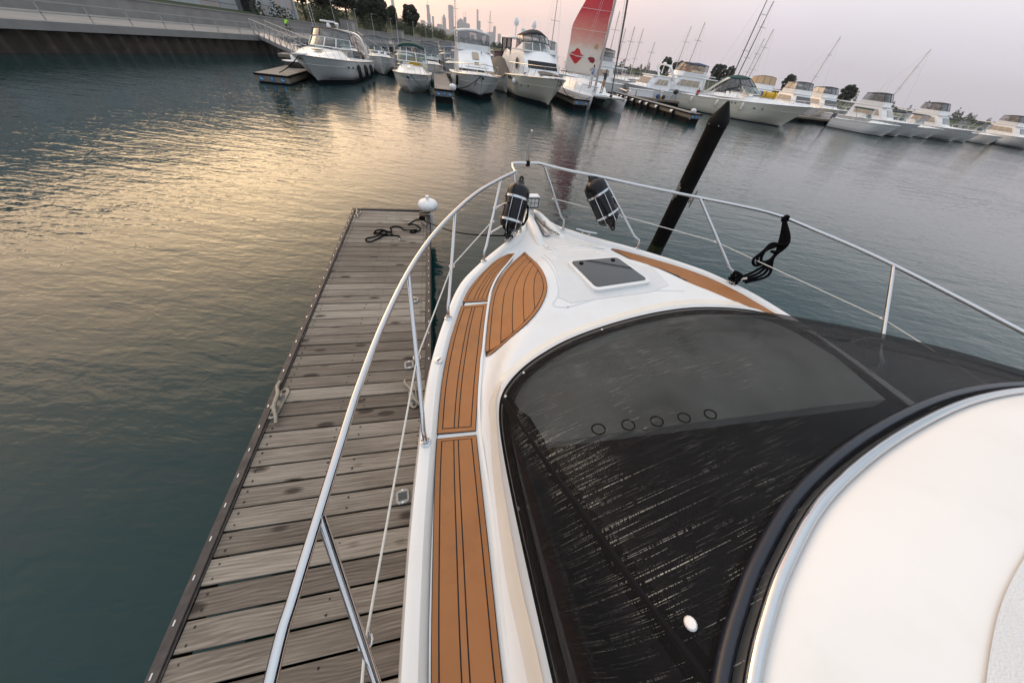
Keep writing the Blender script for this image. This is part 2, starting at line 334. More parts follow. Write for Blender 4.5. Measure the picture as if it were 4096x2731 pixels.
# ------------------------------------------------------------------ the finger dock beside the boat
DA = R(17.6)                                  # dock runs away from us, turned left
DD = Vector((-math.sin(DA), math.cos(DA), 0)); DX = Vector((math.cos(DA), math.sin(DA), 0))
D0 = Vector((-2.72, 5.43, 0))                 # middle of the far end
DZ = 0.50; DW = 1.335
dock = thing('finger_dock', 'weathered grey plank finger dock alongside the white boat', 'dock', (D0.x, D0.y, 0), DA)
PITCH = 0.1435; NPL = 74
_pm = None
for i in range(NPL):
    y = -0.07 - i * PITCH
    if _pm is None:
        mb = MB(); mb.box((0, 0, 0), (DW - 0.03, PITCH - 0.0125, 0.038)); o = mb.build('plank', 'weathered_wood', dock, smooth=0, bevel=0.004); _pm = o.data
    else:
        o = bpy.data.objects.new('plank', _pm); COL.objects.link(o); o.parent = dock
        b = o.modifiers.new('bevel', 'BEVEL'); b.width = 0.004; b.segments = 2
    o.location = (random.uniform(-.004, .004), y, DZ - 0.019 + random.uniform(-.0025, .0025)); o.rotation_euler = (random.uniform(-.006, .006), 0, R(-1.6) + random.uniform(-.003, .003))
mb = MB()
for i in range(NPL):
    y = -0.07 - i * PITCH
    for x in (-0.60, -0.09, 0.10, 0.60):
        if abs(x) < .3 and i % 2: continue
        for dy in (-0.036, 0.036):
            mb.cyl((x + random.uniform(-.012, .012), y + dy + x * -.028, DZ - .004), (x, y + dy + x * -.028, DZ + 0.0025), 0.0065, 6)
mb.build('deck_screws', 'screw', dock)['kind'] = 'stuff'
for sx in (-1, 1):
    L = NPL * PITCH + .02
    mb = MB(); mb.box((sx * (DW / 2 + 0.022), -L / 2, DZ - 0.075), (0.055, L, 0.20)); mb.box((sx * (DW / 2 - 0.004), -L / 2, DZ + 0.004), (0.022, L, 0.012))
    side = mb.build('side_rail', 'dock_edge', dock, smooth=0, bevel=0.004)
    mb = MB()
    for k in range(int(L / 0.20)):
        mb.box((sx * (DW / 2 + 0.026), -0.12 - k * 0.20, DZ + 0.0262), (0.008, 0.026, 0.003))
    mb.build('rail_staples', 'steel_dull', side, smooth=0)['kind'] = 'stuff'
MB().box((0, 0.03, DZ - 0.07), (DW + 0.11, 0.05, 0.19)).build('end_rail', 'dock_edge', dock, smooth=0, bevel=0.004)
for k in range(4):
    mb = MB(); mb.box((0, -1.4 - k * 2.7, 0.13), (DW - .05, 1.8, 0.36)); mb.build('float', 'black_rubber', dock, smooth=0, bevel=0.02)
def cleat(name, label, x, y, rz, sc=1.0, root=None, matn='galv', z=DZ, group='cleats bolted to the finger dock'):
    """dock cleat with an S-curved horn bar on a long plate with two bolts"""
    wp = D0 + DX * x + DD * y
    t = thing(name, label, 'cleat', (wp.x, wp.y, z), DA + rz, group) if root is None else root
    mb = MB(); n = 20
    prof = [(0.055 * math.cos(a) + (0.085 if abs(a - 0) < math.pi / 2 else -0.085), 0.05 * math.sin(a)) for a in [2 * math.pi * k / n - math.pi / 2 + 1e-3 for k in range(n)]]
    mb.prism([(y_ * sc * 0.8, x_ * sc, 0) for x_, y_ in prof], 0.0, 0.014 * sc); mb.build('base_plate', matn, t, bevel=0.003)
    mb = MB()
    for s_ in (-1, 1): mb.lathe([(0.030 * sc, 0.012 * sc), (0.022 * sc, 0.028 * sc), (0.020 * sc, 0.046 * sc)], 10, (0, s_ * 0.05 * sc, 0))
    mb.build('pedestal', matn, t)
    mb = MB(); pts = [(0.075, -0.19, 0.032), (0.05, -0.13, 0.042), (0.012, -0.06, 0.050), (0, 0, 0.052), (-0.012, 0.06, 0.050), (-0.05, 0.13, 0.044), (-0.055, 0.19, 0.036)]
    mb.tube([Vector(p) * sc for p in crom(pts, 4)], [0.016 * sc * (1.0 - 0.25 * abs(k - 12) / 12) for k in range(25)], 10); mb.build('horn', matn, t)
    for s_ in (-1, 1):
        mb = MB(); mb.lathe([(0.014 * sc, 0.013 * sc), (0.014 * sc, 0.020 * sc), (0.008 * sc, 0.022 * sc), (0.0, 0.0215 * sc)], 8, (0, s_ * 0.105 * sc, 0)); mb.build('bolt', 'screw', t)
    return t
cleat('dock_cleat', 'grey metal cleat on the far left corner of the dock', -0.60, -0.20, R(-8))
cleat('dock_cleat', 'grey metal cleat holding the black rope at the far end of the dock', 0.56, -0.50, R(4))
cleat('dock_cleat', 'large grey metal cleat on the outer edge of the dock away from the boat', -0.63, -4.29, R(-6), 1.15)
cleat('dock_cleat', 'grey metal cleat half hidden behind the nearest full rail stanchion', 0.54, -4.37, R(8))
def dock_light(label, x, y, s=1.0):
    wp = D0 + DX * x + DD * y
    t = thing('dock_light', label, 'dock light', (wp.x, wp.y, DZ), DA + R(6), 'solar lights screwed to the dock')
    mb = MB(); n = 28; poly = []
    for k in range(n):
        a = 2 * math.pi * (k + .5) / n; c, sn = math.cos(a), math.sin(a); q = (abs(c) ** 4 + abs(sn) ** 4) ** -0.25
        r = 0.050 * s * q * (1 - 0.07 * (k % 2)); poly.append((c * r, sn * r * 1.05))
    mb.prism(poly, 0, 0.024); mb.build('housing', 'grey_plastic', t, bevel=0.003)
    MB().box((0, 0, 0.0255), (0.062 * s, 0.055 * s, 0.004)).build('solar_panel', 'glass_dark', t, smooth=0)
    for q in (-1, 1): MB().cyl((0, q * 0.043 * s, 0.02), (0, q * 0.043 * s, 0.0265), 0.008 * s, 8).build('screw_head', 'steel_dull', t)
dock_light('grey solar dock light nearest the camera, beside the boat gunwale', 0.50, -5.27, 1.0)
dock_light('grey solar dock light next to the cleat half hidden by the stanchion', 0.49, -3.98, 1.0)
dock_light('small grey dock light midway along the boat side of the dock', 0.51, -2.87, 1.0)
# white ribbed corner wheel at the end of the dock
wp = D0 + DX * 0.70 + DD * -0.17
t = thing('corner_bumper', 'white ribbed dock bumper wheel on a post at the dock corner', 'bumper wheel', (wp.x, wp.y, 0), DA)
mb = MB(); prof = [(0.03, -.105), (0.10, -.10), (0.145, -.075), (0.178, -.03), (0.185, 0.0), (0.178, .035), (0.15, .072), (0.10, .095), (0.05, .10)]
mb.lathe([(r, z + 0.70) for r, z in prof], 60, flute=0.03, nf=20); mb.build('wheel', 'white_plastic', t)
mb = MB(); mb.lathe([(0.032, .78), (0.034, .80), (0.032, .86), (0.025, .868), (0.0, .87)], 12); mb.build('axle_cap', 'white_plastic', t)
MB().lathe([(0.022, 0.2), (0.022, 0.8)], 10).build('axle', 'steel_dull', t)
mb = MB(); mb.box((0.02, -0.02, 0.36), (0.10, 0.03, 0.36)); mb.build('bracket', 'white_plastic', t, bevel=0.004)
mb = MB(); mb.box((-0.08, 0, 0.555), (0.2, 0.07, 0.02)); mb.box((-0.08, 0, 0.505), (0.2, 0.07, 0.02)); mb.build('mounting_arm', 'dock_edge', t, smooth=0)
# black mooring rope lying on the far end of the dock
def dw(x, y, z=0.012): return tuple(D0 + DX * x + DD * y + Vector((0, 0, DZ + z)))
pts = [dw(.56, -.47, .075), dw(.50, -.44, .03), dw(.45, -.42), dw(.36, -.56), dw(.33, -.62), dw(.42, -.60), dw(.50, -.68), dw(.545, -.80), dw(.50, -.88), dw(.40, -.86), dw(.38, -.93), dw(.46, -.93), dw(.49, -.87, .03), dw(.38, -.88, .03), dw(.25, -.82), dw(.20, -.72), dw(.10, -.70), dw(.03, -.76), dw(.06, -.86), dw(.03, -.92), dw(-.08, -.88), dw(-.16, -.98), dw(-.20, -.93, .03), dw(-.10, -.87, .03), dw(.04, -.97, .03), dw(.08, -1.02), dw(-.02, -1.05), dw(-.14, -1.0, .03), dw(-.22, -.98), dw(-.14, -.92, .05), dw(0.0, -1.0, .045), dw(-.10, -1.12), dw(-.22, -1.26), dw(-.30, -1.25), dw(-.31, -1.16), dw(-.20, -1.10), dw(-.05, -1.05, .03), dw(.05, -1.05), dw(.19, -1.07), dw(.21, -1.17)]
t = thing('mooring_rope', 'tangled black mooring rope lying loose on the dock planks', 'rope', dw(0, -.9, 0))
mb = MB(); mb.tube(crom(pts, 5), 0.011, 8); mb.build('loose_rope', 'black_rope', t, world=True)
mb = MB(); mb.tube([pts[-1], tuple(Vector(pts[-1]) - DD * 0.02)], 0.0115, 8); mb.build('whipped_end', 'white_rope', t, world=True)
mb = MB()
for k in range(3): mb.tube([dw(.58 + .045 * math.cos(a), -.50 + .05 * math.sin(a), .05 + .016 * k + .004 * a) for a in [j * .52 for j in range(13)]], 0.011, 8)
mb.build('cleat_turns', 'black_rope', t, world=True)
# ------------------------------------------------------------------ the black piling
P0 = Vector((3.03, 6.50, 0))
t = thing('mooring_piling', 'tall black pipe piling with a pointed cap standing in the water', 'piling', P0)
mb = MB(); mb.lathe([(0.158, -2.5), (0.158, 2.42)], 28, axis=(-0.012, 0.004, 1)); mb.build('pipe', 'piling_pipe', t)
mb = MB(); mb.lathe([(0.163, 2.36), (0.168, 2.385), (0.168, 2.46), (0.150, 2.50), (0.02, 2.715), (0.0, 2.72)], 28, axis=(-0.012, 0.004, 1)); cap = mb.build('pointed_cap', 'black_rubber', t)
mb = MB()
for k in range(6):
    a = k * math.pi / 3 + .3; mb.ball((0.168 * math.cos(a) - .03, 0.168 * math.sin(a) + .01, 2.40), 0.008, 6, 4)
mb.build('cap_screws', 'steel_dull', cap)['kind'] = 'stuff'
pmat('waterline_growth', (0.022, 0.026, 0.014), 0.9, var=0.5, scale=14, bump=0.8, bscale=50, spec=.05)
MB().lathe([(0.1595, -.4), (0.163, -.02), (0.165, .06), (0.162, .12), (0.1592, .17)], 28, axis=(-0.012, 0.004, 1), flute=.012, nf=9).build('algae_band', 'waterline_growth', t)
for a in (R(-20), R(200)):
    c, s_ = math.cos(a), math.sin(a); mb = MB(); o = Vector((c, s_, 0)); zz = 1.22 if a < 0 else 1.30
    mb.tube([tuple(o * 0.21 + Vector((0, 0, zz + d))) for d in (-.16, -.1, 0, .1, .16)], [.012, .016, .018, .016, .012], 8)
    for d in (-.05, .05): mb.bar(tuple(o * .15 + Vector((0, 0, zz + d))), tuple(o * .21 + Vector((0, 0, zz + d))), .03)
    mb.bar(tuple(o * .166 + Vector((0, 0, zz - .1))), tuple(o * .166 + Vector((0, 0, zz + .1))), .05, .012, upv=o)
    mb.build('piling_cleat', 'galv', t)
# ------------------------------------------------------------------ the boat we stand on
# local frame: x to starboard, y forward, z up; s is the distance aft of the stem, t the distance to starboard
BT = R(22.2)
boat = thing('motor_yacht', 'white motor yacht under the camera with brown foam deck pads and covered windshield', 'boat', (0.02, 4.35, 0), BT)
GP = [(0.40, -0.27), (0.47, -0.33), (0.60, -0.38), (0.80, -0.45), (1.01, -0.57), (1.27, -0.84), (1.55, -1.12), (1.88, -1.39), (2.30, -1.58), (2.74, -1.73), (3.22, -1.83), (3.85, -1.93), (4.5, -1.99), (6, -2.06), (8.5, -2.04)]
GS = [(0.40, -0.25), (0.47, -0.20), (0.60, -0.13), (0.80, -0.05), (0.94, 0.05), (1.22, 0.42), (1.47, 0.80), (1.89, 1.33), (2.20, 1.58), (2.55, 1.76), (3.2, 1.92), (4.13, 2.03), (4.5, 2.06), (6, 2.12), (8.5, 2.1)]
EP = [(0.9, -.35), (1.2, -.48), (1.42, -.64), (1.75, -.93), (2.11, -1.12), (2.63, -1.30), (3.28, -1.47), (3.73, -1.50), (4.26, -1.55), (6, -1.6), (9, -1.6)]
ES = [(0.9, -.02), (1.2, .2), (1.42, .45), (2.05, .98), (2.48, 1.28), (3.28, 1.5), (4.26, 1.58), (6, 1.62), (9, 1.62)]
def bz(s): return 1.55 - .06 * min(s, 6)
def deckz(s, t):
    ep = itp(EP, s); es = itp(ES, s); w = .5 - .38 * ss(2.3, 3.05, s); d = min(t - ep, es - t); h = .04 + .16 * ss(1.1, 2.2, s)
    return bz(s) - .03 + h * ss(-.01, w, d)
def BP(s, t, z): return (t, -s, z)
def DP(s, t, dz=0.0): return (t, -s, deckz(s, t) + dz)
def smooth_tab(tab, n=6):
    return [(p.x, p.y) for p in crom([(a, b, 0) for a, b in tab], n)]
GPs = smooth_tab(GP); GSs = smooth_tab(GS)
# hull sides: lofted from the gunwale to the chine and keel
def hull_rows(G, sg):
    rows = []
    for i, (s, t) in enumerate(G):
        z = bz(s); q = ss(0.3, 4.0, s)
        tc = -0.03 + (t + 0.03) * lerp(0.10, 0.86, q); sc_ = s + 0.75 * (1 - q)
        tw = -0.03 + (t + 0.03) * lerp(0.02, 0.80, q); sw = s + 1.05 * (1 - q)
        rows.append([BP(s, t - sg * .012, z - .012), BP(s, t, z - .05), BP(s, t + sg * .012, z - .10), BP(s, t - sg * .01, z - .15), BP(lerp(s, sc_, .5), lerp(t, tc, .42), lerp(z, .25, .5)), BP(sc_, tc, .22), BP(sw, tw, 0.0), BP(sw + .25, lerp(tw, 0, .85), -.55)])
    return rows
for G, sg, nm in ((GPs, -1, 'hull_side'), (GSs, 1, 'hull_side')):
    MB().grid(hull_rows(G, sg)).build(nm, 'gelcoat', boat, smooth=50)
# gunwale cap with rounded inner edge
def inward(G, i, d, sg):
    a = Vector(G[max(i - 1, 0)]); b = Vector(G[min(i + 1, len(G) - 1)]); e = (b - a).normalized(); n = Vector((-e.y, e.x))
    if n.y * sg > 0: n = -n
    p = Vector(G[i]) + n * d; return p.x, p.y
for G, sg in ((GPs, -1), (GSs, 1)):
    rows = []
    for i, (s, t) in enumerate(G):
        z = bz(s); k = ss(0.45, 1.3, s); w = lerp(0.035, 0.105, k); row = []
        for d, dz in ((0.012, -.012), (0.016, -.003), (0.024, 0.001), (w * .5, .0035), (w * .72, .002), (w * .78, -.002), (w - .004, -.024), (w + .004, -.04)):
            if d > w and dz > -.03: continue
            a, b = inward(G, i, min(d, w + .004), sg); row.append(BP(a, b, z + dz))
        rows.append(row)
    MB().grid(rows).build('gunwale', 'gelcoat', boat, smooth=24)
# moulded deck: one sheet from gunwale to gunwale with the raised trunk
def tab_at(G, s): return itp(G, s)
rows = []; NS = 110; NT = 90
for i in range(NS + 1):
    s = 0.62 + (i / NS) ** 1.15 * 7.6; a = itp(GPs, s); b = itp(GSs, s)
    wa = lerp(0.02, 0.10, ss(0.5, 1.3, s)) * 1.06; a += wa * (1.25 if s < 2.2 else 1.05); b -= wa * (1.25 if s < 2.2 else 1.05)
    rows.append([DP(s, lerp(a, b, k / NT)) for k in range(NT + 1)])
deck = MB().grid(rows).build('foredeck', 'gelcoat_deck', boat, smooth=60)
# bow well: raised bulwarks meeting at the stem, the channel between them holds the anchor roller
mb = MB(); rows = []
for s, a, b in ((0.40, -.30, -.23), (0.5, -.345, -.19), (0.62, -.375, -.135), (0.72, -.40, -.09)):
    rows.append([BP(s, a, bz(s) - .002), BP(s, lerp(a, b, .25), bz(s) + .004), BP(s, lerp(a, b, .75), bz(s) + .004), BP(s, b, bz(s) - .002)])
mb.grid(rows).build('bow_cap', 'gelcoat', boat, smooth=60)
for sg in (-1, 1):
    rows = []
    for s, c, w, h in ((0.46, -.262 + sg * .035, .03, -.03), (0.54, -.26 + sg * .055, .036, .030), (0.66, -.255 + sg * .072, .046, .052), (0.82, -.25 + sg * .090, .056, .056), (0.98, -.24 + sg * .108, .060, .050), (1.12, -.23 + sg * .125, .058, .036), (1.26, -.22 + sg * .145, .05, .012), (1.40, -.21 + sg * .16, .04, -.05)):
        z = bz(s); rows.append([BP(s, c + w * math.cos(a_) * 1.0, z - .035 + (h + .035) * max(math.sin(a_), 0) ** .6) for a_ in [math.pi * k_ / 10 for k_ in range(11)]])
    MB().grid(rows).build('roller_bulwark', 'gelcoat', boat, smooth=60)
mb = MB(); mb.box(BP(0.93, -.245, bz(.9) + .006), (0.075, 0.46, 0.006)); mb.build('chain_channel', 'steel_dull', boat, smooth=0)
t_anchor = thing('anchor', 'steel anchor shank and chain lying in the bow channel', 'anchor', tuple(boat.matrix_basis @ Vector(BP(0.9, -.245, bz(.9) + .01))), BT)
def ap(s, t, z): return (t + .245, -(s - .9), z)
mb = MB(); mb.bar(ap(0.70, -.25, .03), ap(1.0, -.24, .035), .022, .03); mb.tube([ap(.99 + .03 * math.cos(a), -.24, .05 + .03 * math.sin(a)) for a in [j * .4 for j in range(8)]], .006, 6); mb.build('shank', 'galv', t_anchor)
_lm = MB(); _lm.tube([(0.012 * math.cos(a), 0.019 * math.sin(a), 0) for a in [j * math.pi / 5 for j in range(10)]], 0.0042, 6, closed=True); _l0 = None
for k in range(9):
    s_ = 1.0 + k * 0.026; M = Matrix.Translation(ap(s_, -.235 + .10 * ss(1.0, 1.25, s_), .035 - .001 * k)) @ Matrix.Rotation(R(25), 4, 'Z') @ Matrix.Rotation(R(90) * (k % 2), 4, 'Y')
    if _l0 is None: _l0 = _lm.build('chain_link', 'galv', t_anchor); _l0.matrix_basis = M
    else: clone(_l0, t_anchor, M)
# anchor locker lid
def drape(poly, dz0, dz1, name, matn, parent=None, sub=6, bevel=0.0, zf=None):
    """closed polygon in (s,t) laid on the deck with thickness; the outline is subdivided so that it follows the surface"""
    zf = zf or deckz; P = []
    for i in range(len(poly)):
        a = poly[i]; b = poly[(i + 1) % len(poly)]
        for k in range(sub): P.append((lerp(a[0], b[0], k / sub), lerp(a[1], b[1], k / sub)))
    mb = MB(); n = len(P); cs = sum(p[0] for p in P) / n; ct = sum(p[1] for p in P) / n
    rows = [[BP(s, t, zf(s, t) + dz0) for s, t in P], [BP(s, t, zf(s, t) + dz1) for s, t in P]]
    for q in (.75, .5, .25): rows.append([BP(lerp(cs, s, q), lerp(ct, t, q), zf(lerp(cs, s, q), lerp(ct, t, q)) + dz1) for s, t in P])
    mb.grid(rows, closed=True); o = len(mb.v); mb.v.append(BP(cs, ct, zf(cs, ct) + dz1)); L = o - n
    mb.f += [(L + k, L + (k + 1) % n, o) for k in range(n)]
    return mb.build(name, matn, parent or boat, smooth=40, bevel=bevel)
def rounded(poly, r, n=4):
    out = []
    m = len(poly)
    for i in range(m):
        p = Vector(poly[i]); a = (Vector(poly[i - 1]) - p).normalized(); b = (Vector(poly[(i + 1) % m]) - p).normalized()
        p0 = p + a * r; p1 = p + b * r
        for k in range(n + 1):
            u = k / n; q = p0 * (1 - u) ** 2 + p * 2 * u * (1 - u) + p1 * u * u; out.append((q.x, q.y))
    return out
lid = drape(rounded([(1.13, -.36), (1.10, -.02), (1.42, .42), (1.50, -.36)], .05), .0, .010, 'locker_lid', 'gelcoat_deck', sub=2)
mb = MB(); mb.box(BP(1.22, -.335, deckz(1.22, -.335) + .013), (.012, .05, .004)); mb.box(BP(1.43, -.345, deckz(1.43, -.345) + .013), (.012, .05, .004)); mb.build('lid_hinge', 'steel_dull', lid, smooth=0)
# ---- foam deck pads with strips
def pad(Ltab, Rtab, s_ends, pattern, name='deck_pad', border=0.028, gap=0.0065, tt=0.006, parent=None, corner=0.02):
    """pad between two side curves; pattern = inner dividing fractions across the pad"""
    Ls = crom([(a, b, 0) for a, b in Ltab], 5); Rs = crom([(a, b, 0) for a, b in Rtab], 5); n = len(Ls) - 1
    def P(a, b):   # a across 0..1, b along 0..1
        x = b * n; i = min(int(x), n - 1); f = x - i; l = Ls[i].lerp(Ls[i + 1], f); r = Rs[i].lerp(Rs[i + 1], f); q = l.lerp(r, a); return q.x, q.y
    def strip(a0, a1, b0, b1, dz0, dz1, nm, m, par, k=14):
        fa0 = a0 if callable(a0) else (lambda b: a0); fa1 = a1 if callable(a1) else (lambda b: a1); mb = MB(); rows = []
        for j in range(k + 1):
            b = lerp(b0, b1, j / k); x0 = P(fa0(b), b); x1 = P(fa1(b), b); xm = ((x0[0] + x1[0]) / 2, (x0[1] + x1[1]) / 2)
            rows.append([BP(*x0, deckz(*x0) + dz0), BP(*x0, deckz(*x0) + dz1), BP(*xm, deckz(*xm) + dz1), BP(*x1, deckz(*x1) + dz1), BP(*x1, deckz(*x1) + dz0)])
        mb.grid(rows); m_ = len(rows[0]); o = len(mb.v)
        mb.f.append(tuple(range(m_))); mb.f.append(tuple(o - m_ + q for q in range(m_ - 1, -1, -1)))
        return mb.build(nm, m, par, smooth=30)
    def wid(b): a = Vector(P(0, b)); c = Vector(P(1, b)); return max((a - c).length, .02)
    ln = sum(((Ls[i + 1] + Rs[i + 1]) / 2 - (Ls[i] + Rs[i]) / 2).length for i in range(n)); bb = border / ln; gb = gap / ln
    base = strip(0, 1, 0, 1, 0.001, 0.0065, name, 'caulk', parent or boat, 24)
    g = lambda b: gap / wid(b); br = lambda b: border / wid(b); e = lambda b: .004 / wid(b)
    t0, t1 = .004, .0105
    strip(lambda b: e(b), lambda b: br(b), .004, .996, t0, t1, 'strip', 'teak_foam', base)
    strip(lambda b: 1 - br(b), lambda b: 1 - e(b), .004, .996, t0, t1, 'strip', 'teak_foam', base)
    strip(lambda b: br(b) + .0006, lambda b: 1 - br(b) - .0006, .004, bb, t0, t1, 'strip', 'teak_foam', base, 2)
    strip(lambda b: br(b) + .0006, lambda b: 1 - br(b) - .0006, 1 - bb, .996, t0, t1, 'strip', 'teak_foam', base, 2)
    fr = [0] + list(pattern) + [1]
    for k in range(len(fr) - 1):
        def mk(f, sg): return lambda b: br(b) + g(b) * .5 + (1 - 2 * br(b) - g(b)) * f + sg * g(b) * .5
        strip(mk(fr[k], 1), mk(fr[k + 1], -1), bb + gb, 1 - bb - gb, t0, t1, 'strip', 'teak_foam', base)
    return base
pad([(2.105, -1.396), (1.959, -1.318), (1.825, -1.224), (1.681, -1.119), (1.521, -0.948), (1.424, -0.805)], [(2.121, -1.165), (1.987, -1.098), (1.85, -1.019), (1.703, -0.921), (1.552, -0.792), (1.418, -0.715)], None, (.36, .56, .78))
pad([(2.148, -1.407), (2.374, -1.502), (2.586, -1.574), (2.809, -1.639), (3.003, -1.684), (3.223, -1.724)], [(2.148, -1.179), (2.412, -1.266), (2.63, -1.329), (2.857, -1.395), (3.054, -1.447), (3.253, -1.497)], None, (.40, .55))
pad([(3.248, -1.729), (3.465, -1.763), (3.75, -1.799), (3.975, -1.826), (4.177, -1.847), (4.6, -1.885), (5.4, -1.93)], [(3.276, -1.498), (3.525, -1.52), (3.819, -1.545), (4.05, -1.566), (4.257, -1.584), (4.7, -1.61), (5.4, -1.63)], None, (.40, .55))
pad([(1.43, .47), (1.53, .53), (1.86, .745), (2.13, .99), (2.40, 1.25), (2.9, 1.47), (3.6, 1.56), (4.6, 1.62)], [(1.425, .50), (1.50, .64), (1.70, .93), (1.90, 1.20), (2.15, 1.44), (2.72, 1.70), (3.5, 1.82), (4.6, 1.93)], None, (.2, .4, .6, .8), border=0.022, gap=0.005)
# leaf-shaped pad on the slope of the trunk
def petal_pad():
    PL = [(1.40, -.605), (1.48, -0.690), (1.589, -0.803), (1.788, -0.969), (1.988, -1.09), (2.167, -1.163), (2.416, -1.242), (2.636, -1.305), (2.715, -1.318)]
    PR = [(1.40, -.595), (1.55, -0.583), (1.691, -0.596), (1.953, -0.630), (2.158, -0.666), (2.29, -0.710), (2.422, -0.795), (2.539, -0.900), (2.64, -1.03), (2.69, -1.16), (2.715, -1.29)]
    PLs = smooth_tab(PL, 5); PRs = smooth_tab(PR, 5); s0, s1 = 1.405, 2.712; k = 60
    S = [lerp(s0, s1, j / k) for j in range(k + 1)]
    def nrm(tab, s):
        d = (itp(tab, s + .02) - itp(tab, s - .02)) / .04; return math.sqrt(1 + d * d)
    def lay(fa, fb, dz0, dz1, nm, m, par):
        rows = []; runs = []
        for s in S:
            a = fa(s); b = fb(s)
            if b - a < .003:
                if rows: runs.append(rows); rows = []
                continue
            r = [BP(s, a, deckz(s, a) + dz0)]
            for q in range(25): t = lerp(a, b, q / 24); r.append(BP(s, t, deckz(s, t) + dz1))
            r.append(BP(s, b, deckz(s, b) + dz0)); rows.append(r)
        rows = max(runs + [rows], key=len)
        if len(rows) < 3: return None
        mb = MB(); mb.grid(rows); n = len(rows[0]); o = len(mb.v); mb.f.append(tuple(range(n))); mb.f.append(tuple(o - n + q for q in range(n - 1, -1, -1)))
        return mb.build(nm, m, par, smooth=30)
    l = lambda s: itp(PLs, s); r = lambda s: itp(PRs, s)
    base = lay(l, r, .001, .0065, 'deck_pad', 'caulk', boat)
    bw = .030; gp = .0065
    ln = lambda s: nrm(PLs, s); rn = lambda s: nrm(PRs, s)
    inL = lambda s: l(s) + .004 * ln(s)
    inR = lambda s: r(s) - .004 * rn(s)
    # border follows the right and lower edge; strips run parallel to the left edge
    lay(lambda s: max(inL(s), r(s) - bw * rn(s)), inR, .004, .0105, 'strip', 'teak_foam', base)
    edge = [0, .030, .115, .200, .285, .370, .455, .54, .63]
    for j in range(len(edge) - 1):
        e0, e1 = edge[j], edge[j + 1]
        lay(lambda s: l(s) + (e0 + (gp * .5 if j else .004)) * ln(s) ** .6, lambda s: min(l(s) + (e1 - gp * .5) * ln(s) ** .6, r(s) - (bw + gp) * rn(s)), .004, .0105, 'strip', 'teak_foam', base)
petal_pad()
# deck seam lines: thin raised nonskid panel edges round the trunk
def deck_line(pts, w, matn, name, dz=.002, h=.002):
    c = [(p.x, p.y) for p in crom([(a, b, 0) for a, b in pts], 8)]; rows = []
    for i, (s, t) in enumerate(c):
        a, b = inward(c, i, w / 2, -1); a2, b2 = inward(c, i, -w / 2, -1); rows.append([DP(a, b, dz - h), DP(a, b, dz), DP(a2, b2, dz), DP(a2, b2, dz - h)])
    return MB().grid(rows).build(name, matn, boat, smooth=40)
deck_line([(1.36, -.655), (1.47, -.745), (1.589, -.842), (1.788, -1.000), (1.988, -1.112), (2.167, -1.178), (2.416, -1.258), (2.636, -1.322), (2.8, -1.372), (3.2, -1.466), (3.7, -1.502), (4.3, -1.56), (5.5, -1.60)], .017, 'gelcoat', 'deck_coaming', dz=.012, h=.02)
pm2 = [(1.62, -.50), (1.95, -.53), (2.2, -.575), (2.36, -.64), (2.46, -.72), (2.50, -.62), (2.47, -.45), (2.42, -.20), (2.40, .1), (2.42, .35), (2.46, .6)]
deck_line(pm2, .012, 'gelcoat_grey', 'nonskid_edge', dz=.0015)
deck_line([(1.56, -.36), (1.52, 0), (1.52, .40)], .010, 'gelcoat_grey', 'nonskid_edge', dz=.0015)
drape([(1.60, -.46), (1.95, -.50), (2.22, -.56), (2.38, -.64), (2.46, -.56), (2.44, -.15), (2.43, .25), (2.36, .50), (2.0, .52), (1.62, .36), (1.58, -.05)], .0, .003, 'nonskid_panel', 'gelcoat_nonskid', sub=5)
drape(rounded([(1.17, -.33), (1.14, -.02), (1.40, .34), (1.46, -.33)], .04), .008, .0125, 'nonskid_panel', 'gelcoat_nonskid', sub=2)
# ---- deck hatch
hq = [(1.885, -.36), (1.865, .225), (2.33, .32), (2.375, -.305)]
zh = lambda s, t: deckz(2.1, 0)
hatch = drape(rounded(hq, .06, 5), -.02, .022, 'hatch_frame', 'gelcoat', sub=1, zf=zh, bevel=.006)
hi = [(1.918, -.328), (1.898, .196), (2.294, .282), (2.334, -.276)]
drape(rounded(hi, .04, 5), .018, .029, 'hatch_pane', 'glass_dark', hatch, sub=1, zf=zh)
for s_, t_ in ((1.965, -.24), (1.945, .12)):
    mb = MB(); mb.lathe([(.022, 0), (.020, .008), (0, .009)], 12, BP(s_, t_, zh(0, 0) + .029)); mb.build('hinge_cover', 'black_rubber', hatch)
# ---- windshield: flange, dashboard, frame, glass and the black mesh cover
WSB = [(5.6, -1.415), (4.9, -1.405), (4.287, -1.395), (4.01, -1.39), (3.685, -1.38), (3.45, -1.365), (3.30, -1.345), (3.19, -1.31), (3.11, -1.245), (3.03, -1.14), (2.956, -1.00), (2.871, -.784), (2.80, -.50), (2.745, -.167), (2.715, .169), (2.72, .50), (2.78, .85), (2.86, 1.08), (2.96, 1.22), (3.10, 1.32), (3.3, 1.375), (3.7, 1.40), (4.3, 1.42), (4.9, 1.43), (5.6, 1.44)]
WST = [(5.6, -1.33), (5.0, -1.325), (4.62, -1.315), (4.54, -1.31), (4.47, -1.30), (4.41, -1.29), (4.355, -1.27), (4.30, -1.235), (4.25, -1.17), (4.20, -1.08), (4.15, -.97), (4.08, -.76), (4.03, -.48), (4.0, -.16), (3.99, .16), (4.01, .48), (4.06, .78), (4.13, .98), (4.19, 1.10), (4.27, 1.20), (4.34, 1.26), (4.46, 1.30), (4.62, 1.325), (5.0, 1.335), (5.6, 1.34)]
def wtop(s, t): return 2.16 + .05 * (1 - (t / 1.35) ** 2)
WBs = crom([(a, b, deckz(a, b) + .006) for a, b in WSB], 5); WTs = crom([(a, b, wtop(a, b)) for a, b in WST], 5)
